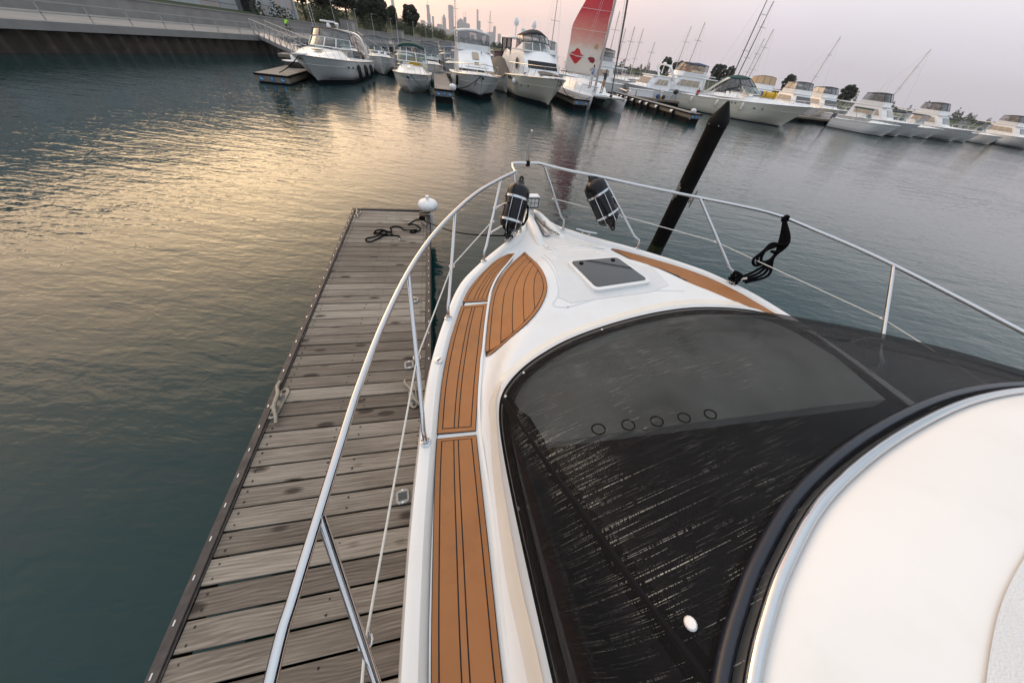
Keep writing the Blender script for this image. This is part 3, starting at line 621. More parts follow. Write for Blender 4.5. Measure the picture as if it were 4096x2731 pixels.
def ws_surface(off, v0=0.0, v1=1.0, nv=26, bulge=.05, wr=0.0):
    rows = []; rng = random.Random(3)
    for i in range(len(WBs)):
        B_, T_ = WBs[i], WTs[i]; row = []
        a = WBs[max(i - 1, 0)]; c = WBs[min(i + 1, len(WBs) - 1)]; tg = (c - a).normalized(); upv = (T_ - B_).normalized(); n = tg.cross(upv).normalized()
        # outward = away from the cabin middle
        mid = Vector((4.6, 0, 1.2)); 
        if n.dot(B_ - mid) < 0: n = -n
        for j in range(nv + 1):
            v = lerp(v0, v1, j / nv); p = B_.lerp(T_, v) + n * (off + bulge * math.sin(math.pi * v))
            if wr:
                p += n * wr * (math.sin(i * .31 + v * 9) * .4 + math.sin(i * .83 - v * 5 + 2) * .25 + math.sin(v * 23 + i * .2) * .2) * ss(0, .15, v) * ss(1, .85, v)
            row.append(BP(p.x, p.y, p.z))
        rows.append(row)
    return rows
def side_band(off0, off1, dz0, dz1, name, matn):
    base_ = crom([(a, b, 0) for a, b in WBD], 5); inn = WBs; rows_ = []
    for p, q in zip(base_, inn):
        a_ = (lerp(p.x, q.x, -off0), lerp(p.y, q.y, -off0)); b_ = (lerp(p.x, q.x, -off1), lerp(p.y, q.y, -off1)); rows_.append([BP(*a_, deckz(*a_) + dz0 - .012), BP(*a_, deckz(*a_) + dz0), BP(*b_, deckz(*b_) + dz1), BP(*b_, deckz(*b_) + dz1 - .012)])
    return MB().grid(rows_).build(name, matn, boat, smooth=30)
# light flange between trunk and cover
WBD = [(5.6, -1.49), (4.9, -1.475), (4.273, -1.456), (3.985, -1.452), (3.647, -1.431), (3.44, -1.41), (3.28, -1.385), (3.17, -1.36), (3.085, -1.30), (2.99, -1.165), (2.896, -.999), (2.805, -.763), (2.735, -.47), (2.67, -.112), (2.635, .231), (2.64, .55), (2.70, .90), (2.79, 1.14), (2.91, 1.29), (3.07, 1.38), (3.3, 1.435), (3.7, 1.46), (4.3, 1.485), (4.9, 1.50), (5.6, 1.51)]
side_band(.02, .75, .010, .004, 'coaming_band', 'gelcoat_cream')
fb = crom([(a, b, 0) for a, b in WBD], 5); rows = []
for p, q in zip(fb, WBs):
    z0 = deckz(p.x, p.y); z1 = deckz(q.x, q.y); rows.append([BP(p.x, p.y, z0 - .01), BP(p.x, p.y, z0 + .012), BP(lerp(p.x, q.x, .25), lerp(p.y, q.y, .25), lerp(z0, z1, .5) + .020), BP(lerp(p.x, q.x, 1.1), lerp(p.y, q.y, 1.1), z1 + .022)])
MB().grid(rows).build('windshield_flange', 'gelcoat_grey', boat, smooth=50)
def cover_mat():
    m, nt, b, N, K = nodes_mat('mesh_cover'); out = nt.nodes['Material Output']
    uv = N('ShaderNodeUVMap'); uv.uv_map = 'UVMap'; sp = N('ShaderNodeSeparateXYZ'); K(uv.outputs[0], sp.inputs[0])
    def noise(sx, sy, sc, det, dist=0.0):
        mp = N('ShaderNodeMapping'); mp.inputs['Scale'].default_value = (sx, sy, 1); K(uv.outputs[0], mp.inputs['Vector'])
        n = N('ShaderNodeTexNoise'); n.inputs['Scale'].default_value = sc; n.inputs['Detail'].default_value = det; n.inputs['Distortion'].default_value = dist; K(mp.outputs[0], n.inputs['Vector']); return n.outputs[0]
    def mth(op, a, b_=None, c=None):
        q = N('ShaderNodeMath'); q.operation = op
        for k, x in enumerate((a, b_, c)):
            if x is None: continue
            if isinstance(x, (int, float)): q.inputs[k].default_value = x
            else: K(x, q.inputs[k])
        return q.outputs[0]
    wa = N('ShaderNodeAttribute'); wa.attribute_name = 'wear'; wear = wa.outputs['Fac']
    area = noise(2.6, 3.6, 1, 3); ar = N('ShaderNodeMapRange'); ar.inputs[1].default_value = 0.38; ar.inputs[2].default_value = 0.64; K(area, ar.inputs[0])
    amt = mth('MULTIPLY', mth('MULTIPLY_ADD', ar.outputs[0], 0.95, 0.08), wear)
    dash = mth('GREATER_THAN', noise(210, 60, 1, 0), 0.47)
    long_ = mth('MULTIPLY', mth('GREATER_THAN', noise(1.2, 300, 1, 0.6), 0.70), mth('MULTIPLY_ADD', wear, 0.38, 0.04))
    mid_ = mth('MULTIPLY', mth('GREATER_THAN', noise(7.0, 480, 1, 0.5), 0.66), amt)
    speck = mth('MULTIPLY', mth('GREATER_THAN', noise(330, 330, 1, 1), 0.68), mth('MULTIPLY', amt, mth('MULTIPLY', amt, 0.8)))
    pat = mth('MINIMUM', mth('ADD', mth('MULTIPLY', mth('ADD', long_, mid_), dash), speck), 1.0)
    mx = N('ShaderNodeMix'); mx.data_type = 'RGBA'; K(pat, mx.inputs['Factor']); mx.inputs['A'].default_value = (0.006, 0.0063, 0.0075, 1); mx.inputs['B'].default_value = (0.50, 0.50, 0.46, 1)
    K(mx.outputs['Result'], b.inputs['Base Color']); b.inputs['Roughness'].default_value = 0.7; b.inputs['Specular IOR Level'].default_value = 0.1
    bp = N('ShaderNodeBump'); bp.inputs['Strength'].default_value = 0.25; bp.inputs['Distance'].default_value = 0.004; K(noise(420, 420, 1, 0), bp.inputs['Height']); K(bp.outputs[0], b.inputs['Normal'])
    tr = N('ShaderNodeBsdfTransparent'); ms = N('ShaderNodeMixShader'); op = mth('MULTIPLY', mth('SUBTRACT', 1.0, pat), 0.36)
    K(op, ms.inputs[0]); K(b.outputs[0], ms.inputs[1]); K(tr.outputs[0], ms.inputs[2]); K(ms.outputs[0], out.inputs[0])
cover_mat()
def with_uv(o, rows):
    """metric UVs: u along the base, v up the cloth"""
    me = o.data; n = len(rows[0]); uvl = me.uv_layers.new(name='UVMap')
    lut = {}; acc = 0.0
    for i, r in enumerate(rows):
        if i: acc += (Vector(r[n // 3]) - Vector(rows[i - 1][n // 3])).length
        h = 0.0
        for j, p in enumerate(r):
            if j: h += (Vector(p) - Vector(r[j - 1])).length
            lut[(round(p[0], 4), round(p[1], 4), round(p[2], 4))] = (p[0] + .8 * p[2], -p[1] + .06 * p[0])
    for l in me.loops:
        v = me.vertices[l.vertex_index].co; uvl.data[l.index].uv = lut.get((round(v.x, 4), round(v.y, 4), round(v.z, 4)), (v.x, -v.y))
    return o
rows = ws_surface(.030, 0.0, 1.0, 40, .05, .0045)
cover = with_uv(MB().grid(rows).build('windshield_cover', 'mesh_cover', boat, smooth=70), rows)
def wear_of(i, j):
    v = j / 40; g = lambda x, m, w: math.exp(-((x - m) / w) ** 2)
    return min(1.0, .16 + 1.1 * g(i, 36 + 6 * v, 4.5) * ss(.08, .3, v) * ss(27, 34, i) + .8 * g(i, 40, 8) * g(v, .95, .14) + .45 * g(i, 66, 16) * g(v, .22, .2) + .30 * g(i, 55, 12) * g(v, .5, .2))
_lut = {(round(p[0], 4), round(p[1], 4), round(p[2], 4)): wear_of(i, j) for i, r in enumerate(rows) for j, p in enumerate(r)}
_at = cover.data.attributes.new('wear', 'FLOAT', 'POINT'); _at.data.foreach_set('value', [_lut.get((round(v.co.x, 4), round(v.co.y, 4), round(v.co.z, 4)), .2) for v in cover.data.vertices])
# hem along the foot of the cover
hem = [Vector(r[0]).lerp(Vector(r[1]), .2) for r in rows]
MB().tube(hem, .007, 6).build('cover_hem', 'black_rubber', cover)
seam_i = 6 * 5 + 2
sd = [rows[int(lerp(seam_i + 2, seam_i - 6, (j / 40)))][j] for j in range(0, 41, 1)]
# snaps: one large at the top port corner, small ones along the foot
def snap(i, j, r):
    p = Vector(rows[i][j]); a = Vector(rows[i + 1][j]) - Vector(rows[i - 1][j]); b = Vector(rows[i][min(j + 1, 40)]) - Vector(rows[i][j - 1]); n = a.cross(b).normalized()
    if n.z < 0: n = -n
    MB().lathe([(r, 0), (r, .003), (r * .8, .007), (r * .4, .009), (0, .0095)], 14, p + n * .002, n).build('snap', 'white_plastic', cover)
for i, j, r in ((38, 37, .0125), (20, 4, .009), (44, 2, .008), (60, 2, .008), (36, 2, .008)): snap(i, j, r)
# things seen dimly through the mesh: glass, frame, dashboard
rows = ws_surface(0, 0.03, .97, 12, .05); MB().grid(rows).build('windshield_glass', 'glass_clear', boat, smooth=70)
fr = MB()
for i in (6 * 5 + 5, 18 * 5 + 2):
    fr.tube([rows[i][j] for j in range(13)], .035 if i == 35 else .010, 6)
fr.tube([r[0] for r in rows], .02, 6); fr.tube([r[12] for r in rows], .025, 6); fr.build('windshield_frame', 'black_rubber', boat)
mb = MB(); dl = []
for i in range(6 * 5 + 4, 19 * 5, 1):
    B_ = WBs[i]; s_ = 3.52 + .10 * (B_.y + 1.3); dl.append([BP(B_.x + .04, B_.y * .97, B_.z + .005), BP(lerp(B_.x, s_, .5), B_.y * .93, B_.z + .06), BP(max(s_, B_.x + .05), B_.y * .90, B_.z + .05), BP(max(s_, B_.x + .05) + .01, B_.y * .90, B_.z - .25)])
mb.grid(dl).build('dashboard', 'dash_grey', boat, smooth=40)
for k in range(5):
    t_ = -.92 + k * .17; s_ = 3.50 + .10 * (t_ + 1.3); z_ = 1.62
    mb = MB(); mb.tube([BP(s_ + .028 * math.sin(a), t_ + .036 * math.cos(a), z_ + .035) for a in [j * math.pi / 8 for j in range(16)]], .0045, 6, closed=True); mb.build('grommet', 'black_rubber', boat)
shade_outline = [(p.x + .03, p.y * .985) for p in WBs]
mb = MB(); rows_ = [[BP(s_, t_, deckz(s_, t_) + .014) for s_, t_ in shade_outline], [BP(lerp(s_, 4.6, .35), t_ * .65, deckz(lerp(s_, 4.6, .35), t_ * .65) + .014) for s_, t_ in shade_outline], [BP(lerp(s_, 4.6, .8), t_ * .2, deckz(lerp(s_, 4.6, .8), t_ * .2) + .014) for s_, t_ in shade_outline], [BP(4.6 + .001 * k, .0, deckz(4.6, 0) + .014) for k in range(len(shade_outline))]]
mb.grid(rows_); mb.build('cabin_shade_sheet', 'cabin_dark', boat, smooth=0)  # dark sheet added over the deck, stands for the shade inside the cabin
MB().box(BP(4.9, 0, .95), (2.6, 3.0, .05)).build('cockpit_sole', 'cabin_dark', boat, smooth=0)
# cabin roof edge: navy welt, chrome rail, white roof
lip = [Vector(BP(p.x, p.y, p.z)) for p in WTs]
def lipoff(d, dz): 
    c = Vector((0, -5.0, 0)); return [tuple(Vector((p.x, p.y, p.z + dz)) + (Vector((c.x, c.y, 0)) - Vector((p.x, p.y, 0))).normalized() * d) for p in lip]
MB().tube(lipoff(-.050, .012), .014, 12).build('roof_welt', 'navy_vinyl', boat)
MB().tube(lipoff(-.012, .035), .013, 12).build('roof_rail', 'chrome', boat)
edge_ = [lipoff(-.036, -.03), lipoff(-.022, .018), lipoff(.02, .045)]
def to_mid(f, dz): return [tuple(Vector((p[0] * (1 - f), lerp(p[1], -5.75, f * (1 if p[1] > -5.5 else .3)), p[2] + dz + (.05 * (1 - (p[0] * (1 - f) / 1.4) ** 2) if f else 0)))) for p in edge_[2]]
rows = edge_ + [to_mid(.03, -.012), to_mid(.12, .02), to_mid(.3, .05), to_mid(.6, .07), to_mid(.98, .08)]
MB().grid(rows).build('cabin_roof', 'gelcoat', boat, smooth=50)
def roof_z(s_, t_): return 2.16 + .05 * (1 - (t_ / 1.35) ** 2) + .165 + .05 * ss(4.2, 5.2, s_)
rf = MB().grid([to_mid(f_, d_ + .005)[27:98] for f_, d_ in ((.12, .02), (.3, .05), (.6, .07), (.98, .08))]).build('roof_nonskid', 'gelcoat_nonskid', boat, smooth=60)
rh = drape(rounded([(4.72, -.32), (4.72, .32), (5.25, .32), (5.25, -.32)], .06), .0, .040, 'roof_hatch', 'gelcoat', sub=1, zf=lambda a, b: roof_z(5, 0), bevel=.006); drape(rounded([(4.76, -.28), (4.76, .28), (5.21, .28), (5.21, -.28)], .04), .036, .048, 'roof_hatch_pane', 'glass_dark', rh, sub=1, zf=lambda a, b: roof_z(5, 0))
for sg in (-1, 1):
    a_ = [BP(4.75, sg * 1.05, roof_z(4.75, 1.05) - .01), BP(4.80, sg * 1.05, roof_z(4.8, 1.05) + .07), BP(5.4, sg * 1.05, roof_z(5.4, 1.05) + .07), BP(5.45, sg * 1.05, roof_z(5.45, 1.05) - .01)]; MB().tube(a_, .013, 8).build('grab_rail', 'chrome', boat)
for k in range(9):
    t_ = -1.0 + .25 * k; s_ = 4.15 + .16 * abs(t_) ** 2; mb = MB(); mb.lathe([(.007, 0), (.007, .003), (0, .004)], 8, BP(s_ + .11, t_, roof_z(4.2, t_) - .012)); mb.build('roof_screw', 'steel_dull', boat)
for sg in (-1, 1):
    mb = MB(); mb.box(BP(5.2, sg * 1.38, 1.75), (.05, 1.0, .8)); mb.build('cabin_side', 'gelcoat', boat, smooth=0)
# ---- rails
RP = [(6.5, -2.15, 1.80), (5.4, -2.16, 1.86), (4.6, -2.15, 1.905), (4.014, -2.111, 1.929), (3.873, -2.09, 1.938), (3.688, -2.055, 1.949), (3.495, -2.018, 1.96), (3.237, -1.965, 1.976), (2.904, -1.876, 1.996), (2.537, -1.75, 2.018), (2.196, -1.597, 2.038), (1.839, -1.389, 2.06), (1.494, -1.145, 2.08), (1.206, -0.871, 2.098), (1.014, -0.665, 2.109)]
RS = [(0.762, -0.343, 2.124), (0.806, -0.283, 2.122), (0.958, -0.036, 2.113), (1.093, 0.24, 2.104), (1.352, 0.711, 2.089), (1.576, 1.167, 2.075), (1.925, 1.817, 2.054), (2.3, 2.05, 2.03), (2.9, 2.22, 2.0), (4.0, 2.32, 1.93), (6.5, 2.36, 1.8)]
RR = .0145
rail = MB(); rail.tube([BP(*p) for p in crom(RP, 6)], RR, 14); rail.build('bow_rail', 'chrome', boat, smooth=60)
rail = MB(); rail.tube([BP(*p) for p in crom(RS, 6)], RR, 14)
rail.tube([BP(*p) for p in [(0.762, -0.343, 2.124), (0.775, -.48, 2.125), (0.79, -0.61, 2.124), (0.80, -.64, 2.118), (0.86, -.652, 2.10), (1.014, -0.665, 2.095)]], RR, 12)
rail.build('bow_rail', 'chrome', boat, smooth=60)
SB = [(4.30, -1.94), (3.268, -1.788), (2.301, -1.535), (1.567, -1.09), (1.03, -0.54), (0.989, 0.02), (1.501, 0.775), (2.238, 1.545), (3.5, 1.93), (4.8, 2.03)]
ST = [(3.70, -2.052, 1.948), (2.553, -1.757, 2.015), (1.832, -1.385, 2.058), (1.2, -0.865, 2.096), (0.82, -0.643, 2.112), (0.80, -0.285, 2.12), (1.12, 0.29, 2.10), (1.593, 1.20, 2.073), (2.9, 2.22, 2.0), (4.0, 2.32, 1.93)]
for (s0, t0), (s1, t1, z1) in zip(SB, ST):
    z0 = bz(s0) + .002
    d = (Vector(BP(s1, t1, z1)) - Vector(BP(s0, t0, z0)))
    b0 = Vector(BP(s0, t0, z0)); p1 = b0 + Vector((0, 0, .05)); p2 = b0 + Vector((0, 0, .09)) + d * .03; p3 = b0 + Vector((0, 0, .06)) * .8 + d * .14
    mb = MB(); mb.tube([b0, p1, p2, p3, b0 + d], .0125, 12); st = mb.build('stanchion', 'chrome', boat, smooth=60)
    mb = MB(); mb.lathe([(.030, 0), (.030, .004), (.024, .008), (.018, .012), (.017, .022), (.0, .022)], 16, b0); mb.build('stanchion_foot', 'chrome', st)
    # loop for the lifeline
    q = b0 + d * .5; mb = MB(); mb.tube([q + Vector((.0 + .02 * math.cos(a), .02 * math.sin(a), 0)) for a in [j * math.pi / 6 for j in range(12)]], .004, 6, closed=True); mb.build('eye_ring', 'chrome', st)
mid = [Vector(BP(s0, t0, bz(s0))).lerp(Vector(BP(s1, t1, z1)), .5) for (s0, t0), (s1, t1, z1) in zip(SB, ST)]
mb = MB(); mb.tube([Vector(BP(5.2, -2.07, 1.58))] + mid[:4], .0047, 8); mb.build('lifeline', 'white_rope', boat)
mb = MB(); mb.tube(mid[5:], .0047, 8); mb.build('lifeline', 'white_rope', boat)
# ---- jackstaff
mb = MB(); mb.tube([BP(.775, -.46, 2.10), BP(.785, -.465, 2.40)], .006, 8); mb.ball(BP(.785, -.465, 2.405), .011); js = mb.build('jackstaff', 'chrome', boat)
mb = MB(); mb.box(BP(.775, -.46, 2.12), (.035, .035, .05)); mb.build('staff_clamp', 'black_rubber', js, smooth=0)
mb = MB(); mb.box(BP(.785, -.485, 2.27), (.016, .005, .22)); mb.build('flag_clip', 'steel_dull', js, smooth=0)
# ---- searchlight
sl = thing('searchlight', 'white remote searchlight with square lamp face at the bow', 'searchlight', tuple(boat.matrix_basis @ Vector(BP(.60, -.29, bz(.6) + .02))), BT)
mb = MB(); mb.lathe([(.055, 0), (.055, .025), (.046, .045), (.034, .05), (.034, .07), (0, .07)], 18); mb.build('swivel_base', 'white_plastic', sl)
mb = MB(); mb.box((0, .0, .135), (.19, .11, .15)); mb.build('lamp_housing', 'white_plastic', sl, bevel=.016)
mb = MB(); mb.box((0, -.057, .135), (.168, .01, .125)); face = mb.build('bezel', 'black_rubber', sl, bevel=.01)
for k in range(6):
    MB().box((-.048 + .048 * (k % 3), -.0635, .110 + .052 * (k // 3)), (.043, .004, .046)).build('lens', 'steel_dull', face, smooth=0, bevel=.003)
# ---- cleats on the bow, port one holds the dock line
def bow_cleat(c, e, name='bow_cleat'):
    a = Vector(DP(*c, .0)); d = (Vector(DP(*e)) - a); d.z = 0; d.normalize(); t = MB()
    z = a.z + .045
    t.tube([a + d * k + Vector((0, 0, .045 + (.006 if abs(k) > .09 else 0))) for k in (-.13, -.10, -.05, 0, .05, .10, .13)], [.007, .010, .012, .012, .012, .010, .007], 8)
    for k in (-.04, .04): t.lathe([(.02, 0), (.012, .012), (.011, .045)], 8, a + d * k)
    return t.build(name, 'chrome', boat)
bow_cleat((1.10, .29), (1.20, .45)); bow_cleat((1.16, -.70), (1.06, -.60))
# fuel cap
mb = MB(); c = BP(2.707, -1.655, bz(2.707) + .003); mb.lathe([(.030, 0), (.030, .005), (.024, .008), (0, .009)], 20, c); fc = mb.build('deck_fill_cap', 'chrome', boat)
MB().box((c[0], c[1], c[2] + .0095), (.03, .006, .003), rz=.6).build('key_slot', 'black_paint', fc, smooth=0)
# ---- fender racks (parts of the boat) and the fenders in them
def fender(a, b, st0, st1, label, r=.118):
    M = boat.matrix_basis; A = Vector(BP(*a)); B_ = Vector(BP(*b)); ax = (A - B_).normalized(); ln = (A - B_).length
    aw = M @ A; bw_ = M @ B_; axw = (aw - bw_).normalized()
    f = thing('fender', label, 'fender', tuple(bw_), 0, 'fenders in the bow rail racks')
    mb = MB(); prof = [(.0, .0), (.03, .0), (.038, .012), (.044, .035), (.065, .048), (r * .82, .072), (r * .95, .10), (r, .14), (r * 1.0, ln * .5), (r, ln - .12), (r * .95, ln - .085), (r * .82, ln - .060), (.065, ln - .042), (.044, ln - .032), (.038, ln - .012), (.03, ln), (.0, ln)]
    mb.lathe([(q, z) for q, z in prof], 36, (0, 0, 0), axw, flute=.022, nf=12); mb.build('fender_body', 'black_vinyl', f, smooth=60)
    for q in (-.012, ln + .012):
        pc = axw * q; mb = MB(); x = axw.orthogonal().normalized(); mb.tube([pc + (x * math.cos(k * math.pi / 5) + axw * math.sin(k * math.pi / 5)) * .022 for k in range(10)], .011, 8, closed=True); mb.build('fender_eye', 'black_vinyl', f)
    mb = MB(); x = (axw.cross(Vector((0, 0, 1)))).normalized()
    mb.tube([axw * ln * .62 + x * (r + .01), axw * ln * .5 + x * (r + .03), axw * ln * .3 + x * (r + .025), axw * ln * .22 + x * (r + .005)], .008, 6); mb.tube([axw * ln * .60 + x * (r + .02), axw * ln * .4 + x * (r + .045), axw * ln * .24 + x * (r + .02)], .008, 6); mb.build('tether', 'black_rope', f)
    # rack
    xl = ax.orthogonal().normalized(); yl = ax.cross(xl); mb = MB()
    for q in (.27, .68):
        c = B_ + ax * ln * q; ring = [c + (xl * math.cos(k * math.pi / 14) + yl * math.sin(k * math.pi / 14)) * (r + .007) for k in range(28)]
        rows_ = [[p - ax * .011 for p in ring], [p + ax * .011 for p in ring], [p + ax * .011 + (p - c) * .05 for p in ring], [p - ax * .011 + (p - c) * .05 for p in ring], [p - ax * .011 for p in ring]]
        mb.grid(rows_, closed=True)
    rk = mb.build('fender_rack', 'chrome', boat, smooth=40)
    tocam = (M.inverted() @ Vector((0, 0, CAM_H)) - (A + B_) / 2); tocam -= ax * tocam.dot(ax); tocam.normalize(); sd_ = ax.cross(tocam)
    for q0 in (.45, -.35):
        mb = MB(); d1 = (tocam * math.cos(q0) + sd_ * math.sin(q0)) * (r + .012); d2 = (-tocam * math.cos(-q0) + sd_ * math.sin(q0)) * (r + .012)
        mb.tube([B_ + ax * ln * .68 + d1, B_ + ax * ln * .27 + d1, B_ + ax * ln * .12 + d1 * .97, B_ + ax * ln * .02 + d1 * .55, B_ - ax * .005 + (d1 + d2) * .25, B_ + ax * ln * .02 + d2 * .55, B_ + ax * ln * .12 + d2 * .97, B_ + ax * ln * .27 + d2], .004, 6); mb.build('cradle_wire', 'chrome', rk)
    s0 = Vector(BP(*st0)); s1 = Vector(BP(*st1)); mb = MB()
    for q in (.27, .68):
        c = B_ + ax * ln * q; u = s0.lerp(s1, min(.98, max(.02, (c.z - s0.z) / (s1.z - s0.z)))); dd = (u - c).normalized(); mb.bar(c + dd * r, u, .012); mb.tube([u + Vector((.018 * math.cos(k), .018 * math.sin(k), 0)) for k in [j * math.pi / 5 for j in range(10)]], .005, 6, closed=True)
    mb.build('rack_clamp', 'chrome', rk)
fender((1.02, -0.60, 2.03), (1.235, -0.755, 1.56), (1.567, -1.09, bz(1.5)), (1.2, -.865, 2.096), 'black vinyl fender upright in a chrome rack on the port bow rail')
fender((1.05, 0.175, 2.085), (1.315, 0.47, 1.655), (1.501, .775, bz(1.5)), (1.12, .29, 2.10), 'black vinyl fender tilted in a chrome rack on the starboard bow rail')
# dock line from the port bow cleat to the dock cleat
M = boat.matrix_basis; a = M @ Vector(DP(1.14, -.72, .05)); b = Vector(dw(.56, -.50, .07))
pts = []
for k in range(21):
    u = k / 20; p = a.lerp(b, u); p.z -= .10 * math.sin(math.pi * u); pts.append(p)
t = thing('dock_line', 'thin black dock line from the bow cleat to the dock cleat', 'rope', tuple(a))
MB().tube(pts, .0085, 8).build('line', 'black_rope', t, world=True)
mb = MB(); mb.tube([a + Vector((.05 * math.cos(q) * (1 - .03 * q), .035 * math.sin(q), -.01 + .004 * q)) for q in [j * .5 for j in range(40)]], .0095, 8); mb.build('cleat_turns', 'black_rope', t, world=True)
# black rope coil hung on the starboard stanchion
t = thing('rope_coil', 'black rope tied in a hanging coil on the starboard rail stanchion', 'rope', tuple(M @ Vector(BP(2.238, 1.545, bz(2.2)))), BT)
q0 = Vector((1.545, -2.238, bz(2.238)))
def rl(s, t, z): return Vector(BP(s, t, z)) - q0
mb = MB(); mb.tube([rl(2.238 + .045 * math.cos(a), 1.545 + .045 * math.sin(a), bz(2.2) + .02 + .006 * a) for a in [j * .6 for j in range(32)]], .014, 8); mb.build('base_turns', 'black_rope', t)
top = (2.055, 1.898, 2.048)
MB().tube([rl(2.055 + .0015 * a, 1.898 + .026 * math.cos(a), 2.046 + .026 * math.sin(a)) for a in [j * .6 for j in range(32)]], .011, 8).build('rail_turns', 'black_rope', t)
for k in range(4):
    w = .03 * (k - 1.5); pts = [rl(2.27 + w, 1.62, 1.47), rl(2.32 + w, 1.70 + .03 * k, 1.58), rl(2.28, 1.80, 1.74), rl(2.22 + w, 1.86, 1.90), rl(*top)]
    MB().tube(crom(pts, 5), .013, 8).build('hanging_strand', 'black_rope', t)
for k in range(3):
    pts = [rl(2.24, 1.83, 1.86), rl(2.22 + .02 * k, 1.70 - .03 * k, 1.86 - .02 * k), rl(2.27, 1.62 - .04 * k, 1.77 - .02 * k), rl(2.30, 1.64 - .02 * k, 1.71 - .02 * k), rl(2.30, 1.74, 1.73), rl(2.26, 1.82, 1.82)]
    MB().tube(crom(pts, 5), .013, 8).build('loop', 'black_rope', t)
mb = MB(); mb.tube([rl(2.26, 1.80, 1.76) + Vector((.045 * math.cos(a), .03 * math.sin(a), .012 * a)) for a in [j * .6 for j in range(22)]], .013, 8); mb.build('wrap', 'black_rope', t)
MB().tube([rl(2.26, 1.61, 1.475), rl(2.285, 1.65, 1.50)], .0145, 8).build('whipped_end', 'white_rope', t)
# ------------------------------------------------------------------ the marina across the water
MA = R(17.3); MU = Vector((math.cos(MA), math.sin(MA), 0)); MV = Vector((-math.sin(MA), math.cos(MA), 0))
def mp(u, v, z=0.0): return MU * u + MV * v + Vector((0, 0, z))
def head_rz(u0, v0, u1, v1):
    """rotation that points local +y from stern (u0,v0) to bow (u1,v1)"""
    h = mp(u1, v1) - mp(u0, v0); return math.atan2(-h.x, h.y)
pmat('canvas_black', (0.012, 0.013, 0.018), 0.8, var=0.15, scale=6)
pmat('canvas_navy', (0.012, 0.018, 0.045), 0.8, var=0.15, scale=6)
pmat('canvas_green', (0.006, 0.045, 0.038), 0.8, var=0.15, scale=6)
pmat('canvas_brown', (0.13, 0.085, 0.06), 0.8, var=0.15, scale=6)
pmat('canvas_taupe', (0.10, 0.088, 0.076), 0.8, var=0.12, scale=6)
pmat('canvas_blue', (0.03, 0.08, 0.22), 0.8, var=0.12, scale=6)
pmat('canvas_white', (0.70, 0.70, 0.69), 0.7, var=0.06, scale=4)
pmat('canvas_grey', (0.16, 0.16, 0.17), 0.8, var=0.12, scale=6)
pmat('canvas_yellow', (0.62, 0.36, 0.02), 0.7, var=0.12, scale=8)
pmat('canvas_tan', (0.42, 0.30, 0.18), 0.8, var=0.1, scale=6)
pmat('upholstery', (0.60, 0.57, 0.50), 0.7, var=0.08)
pmat('tan_panel', (0.40, 0.33, 0.25), 0.6, var=0.06)
pmat('teal_plastic', (0.01, 0.22, 0.22), 0.5, var=0.1)
pmat('red_cloth', (0.35, 0.03, 0.03), 0.8, var=0.15, scale=12)
pmat('sign_blue', (0.012, 0.10, 0.26), 0.5, var=0.1, scale=9)
pmat('sign_pale', (0.25, 0.48, 0.70), 0.5, var=0.1, scale=9)
pmat('mast_alu', (0.42, 0.40, 0.38), 0.4, 0.7, var=0.08)
pmat('mast_dark', (0.05, 0.045, 0.045), 0.5, 0.0, var=0.1)
pmat('dock_board', (0.17, 0.14, 0.105), 0.85, var=0.25, scale=3, dirt=(0.06, 0.05, 0.04, 0.6), dscale=3)
pmat('fender_white', (0.66, 0.66, 0.64), 0.4, var=0.05)
pmat('outboard_grey', (0.07, 0.07, 0.08), 0.4, var=0.1)
pmat('skin', (0.32, 0.17, 0.11), 0.6, var=0.05); pmat('hair_dark', (0.012, 0.009, 0.008), 0.8)
def plank_mat():
    m, nt, b, N, K = nodes_mat('far_planks')
    tc = N('ShaderNodeTexCoord'); sp = N('ShaderNodeSeparateXYZ'); K(tc.outputs['Object'], sp.inputs[0])
    w = N('ShaderNodeMath'); w.operation = 'MULTIPLY'; w.inputs[1].default_value = 7.0; K(sp.outputs['Y'], w.inputs[0])
    fl = N('ShaderNodeMath'); fl.operation = 'FLOOR'; K(w.outputs[0], fl.inputs[0]); fr = N('ShaderNodeMath'); fr.operation = 'FRACT'; K(w.outputs[0], fr.inputs[0])
    wn = N('ShaderNodeTexWhiteNoise'); wn.noise_dimensions = '1D'; K(fl.outputs[0], wn.inputs['W'])
    nz = N('ShaderNodeTexNoise'); nz.inputs['Scale'].default_value = 3; nz.inputs['Detail'].default_value = 6; K(tc.outputs['Object'], nz.inputs['Vector'])
    ad = N('ShaderNodeMath'); K(wn.outputs['Value'], ad.inputs[0]); K(nz.outputs[0], ad.inputs[1])
    rp = N('ShaderNodeValToRGB'); rp.color_ramp.elements[0].color = (0.12, 0.10, 0.085, 1); rp.color_ramp.elements[1].color = (0.34, 0.31, 0.28, 1); hf = N('ShaderNodeMath'); hf.operation = 'MULTIPLY'; hf.inputs[1].default_value = .5; K(ad.outputs[0], hf.inputs[0]); K(hf.outputs[0], rp.inputs[0])
    gp = N('ShaderNodeMath'); gp.operation = 'LESS_THAN'; gp.inputs[1].default_value = .07; K(fr.outputs[0], gp.inputs[0])
    mx = N('ShaderNodeMix'); mx.data_type = 'RGBA'; K(gp.outputs[0], mx.inputs['Factor']); K(rp.outputs[0], mx.inputs['A']); mx.inputs['B'].default_value = (.03, .027, .025, 1); K(mx.outputs['Result'], b.inputs['Base Color']); b.inputs['Roughness'].default_value = .85
plank_mat()

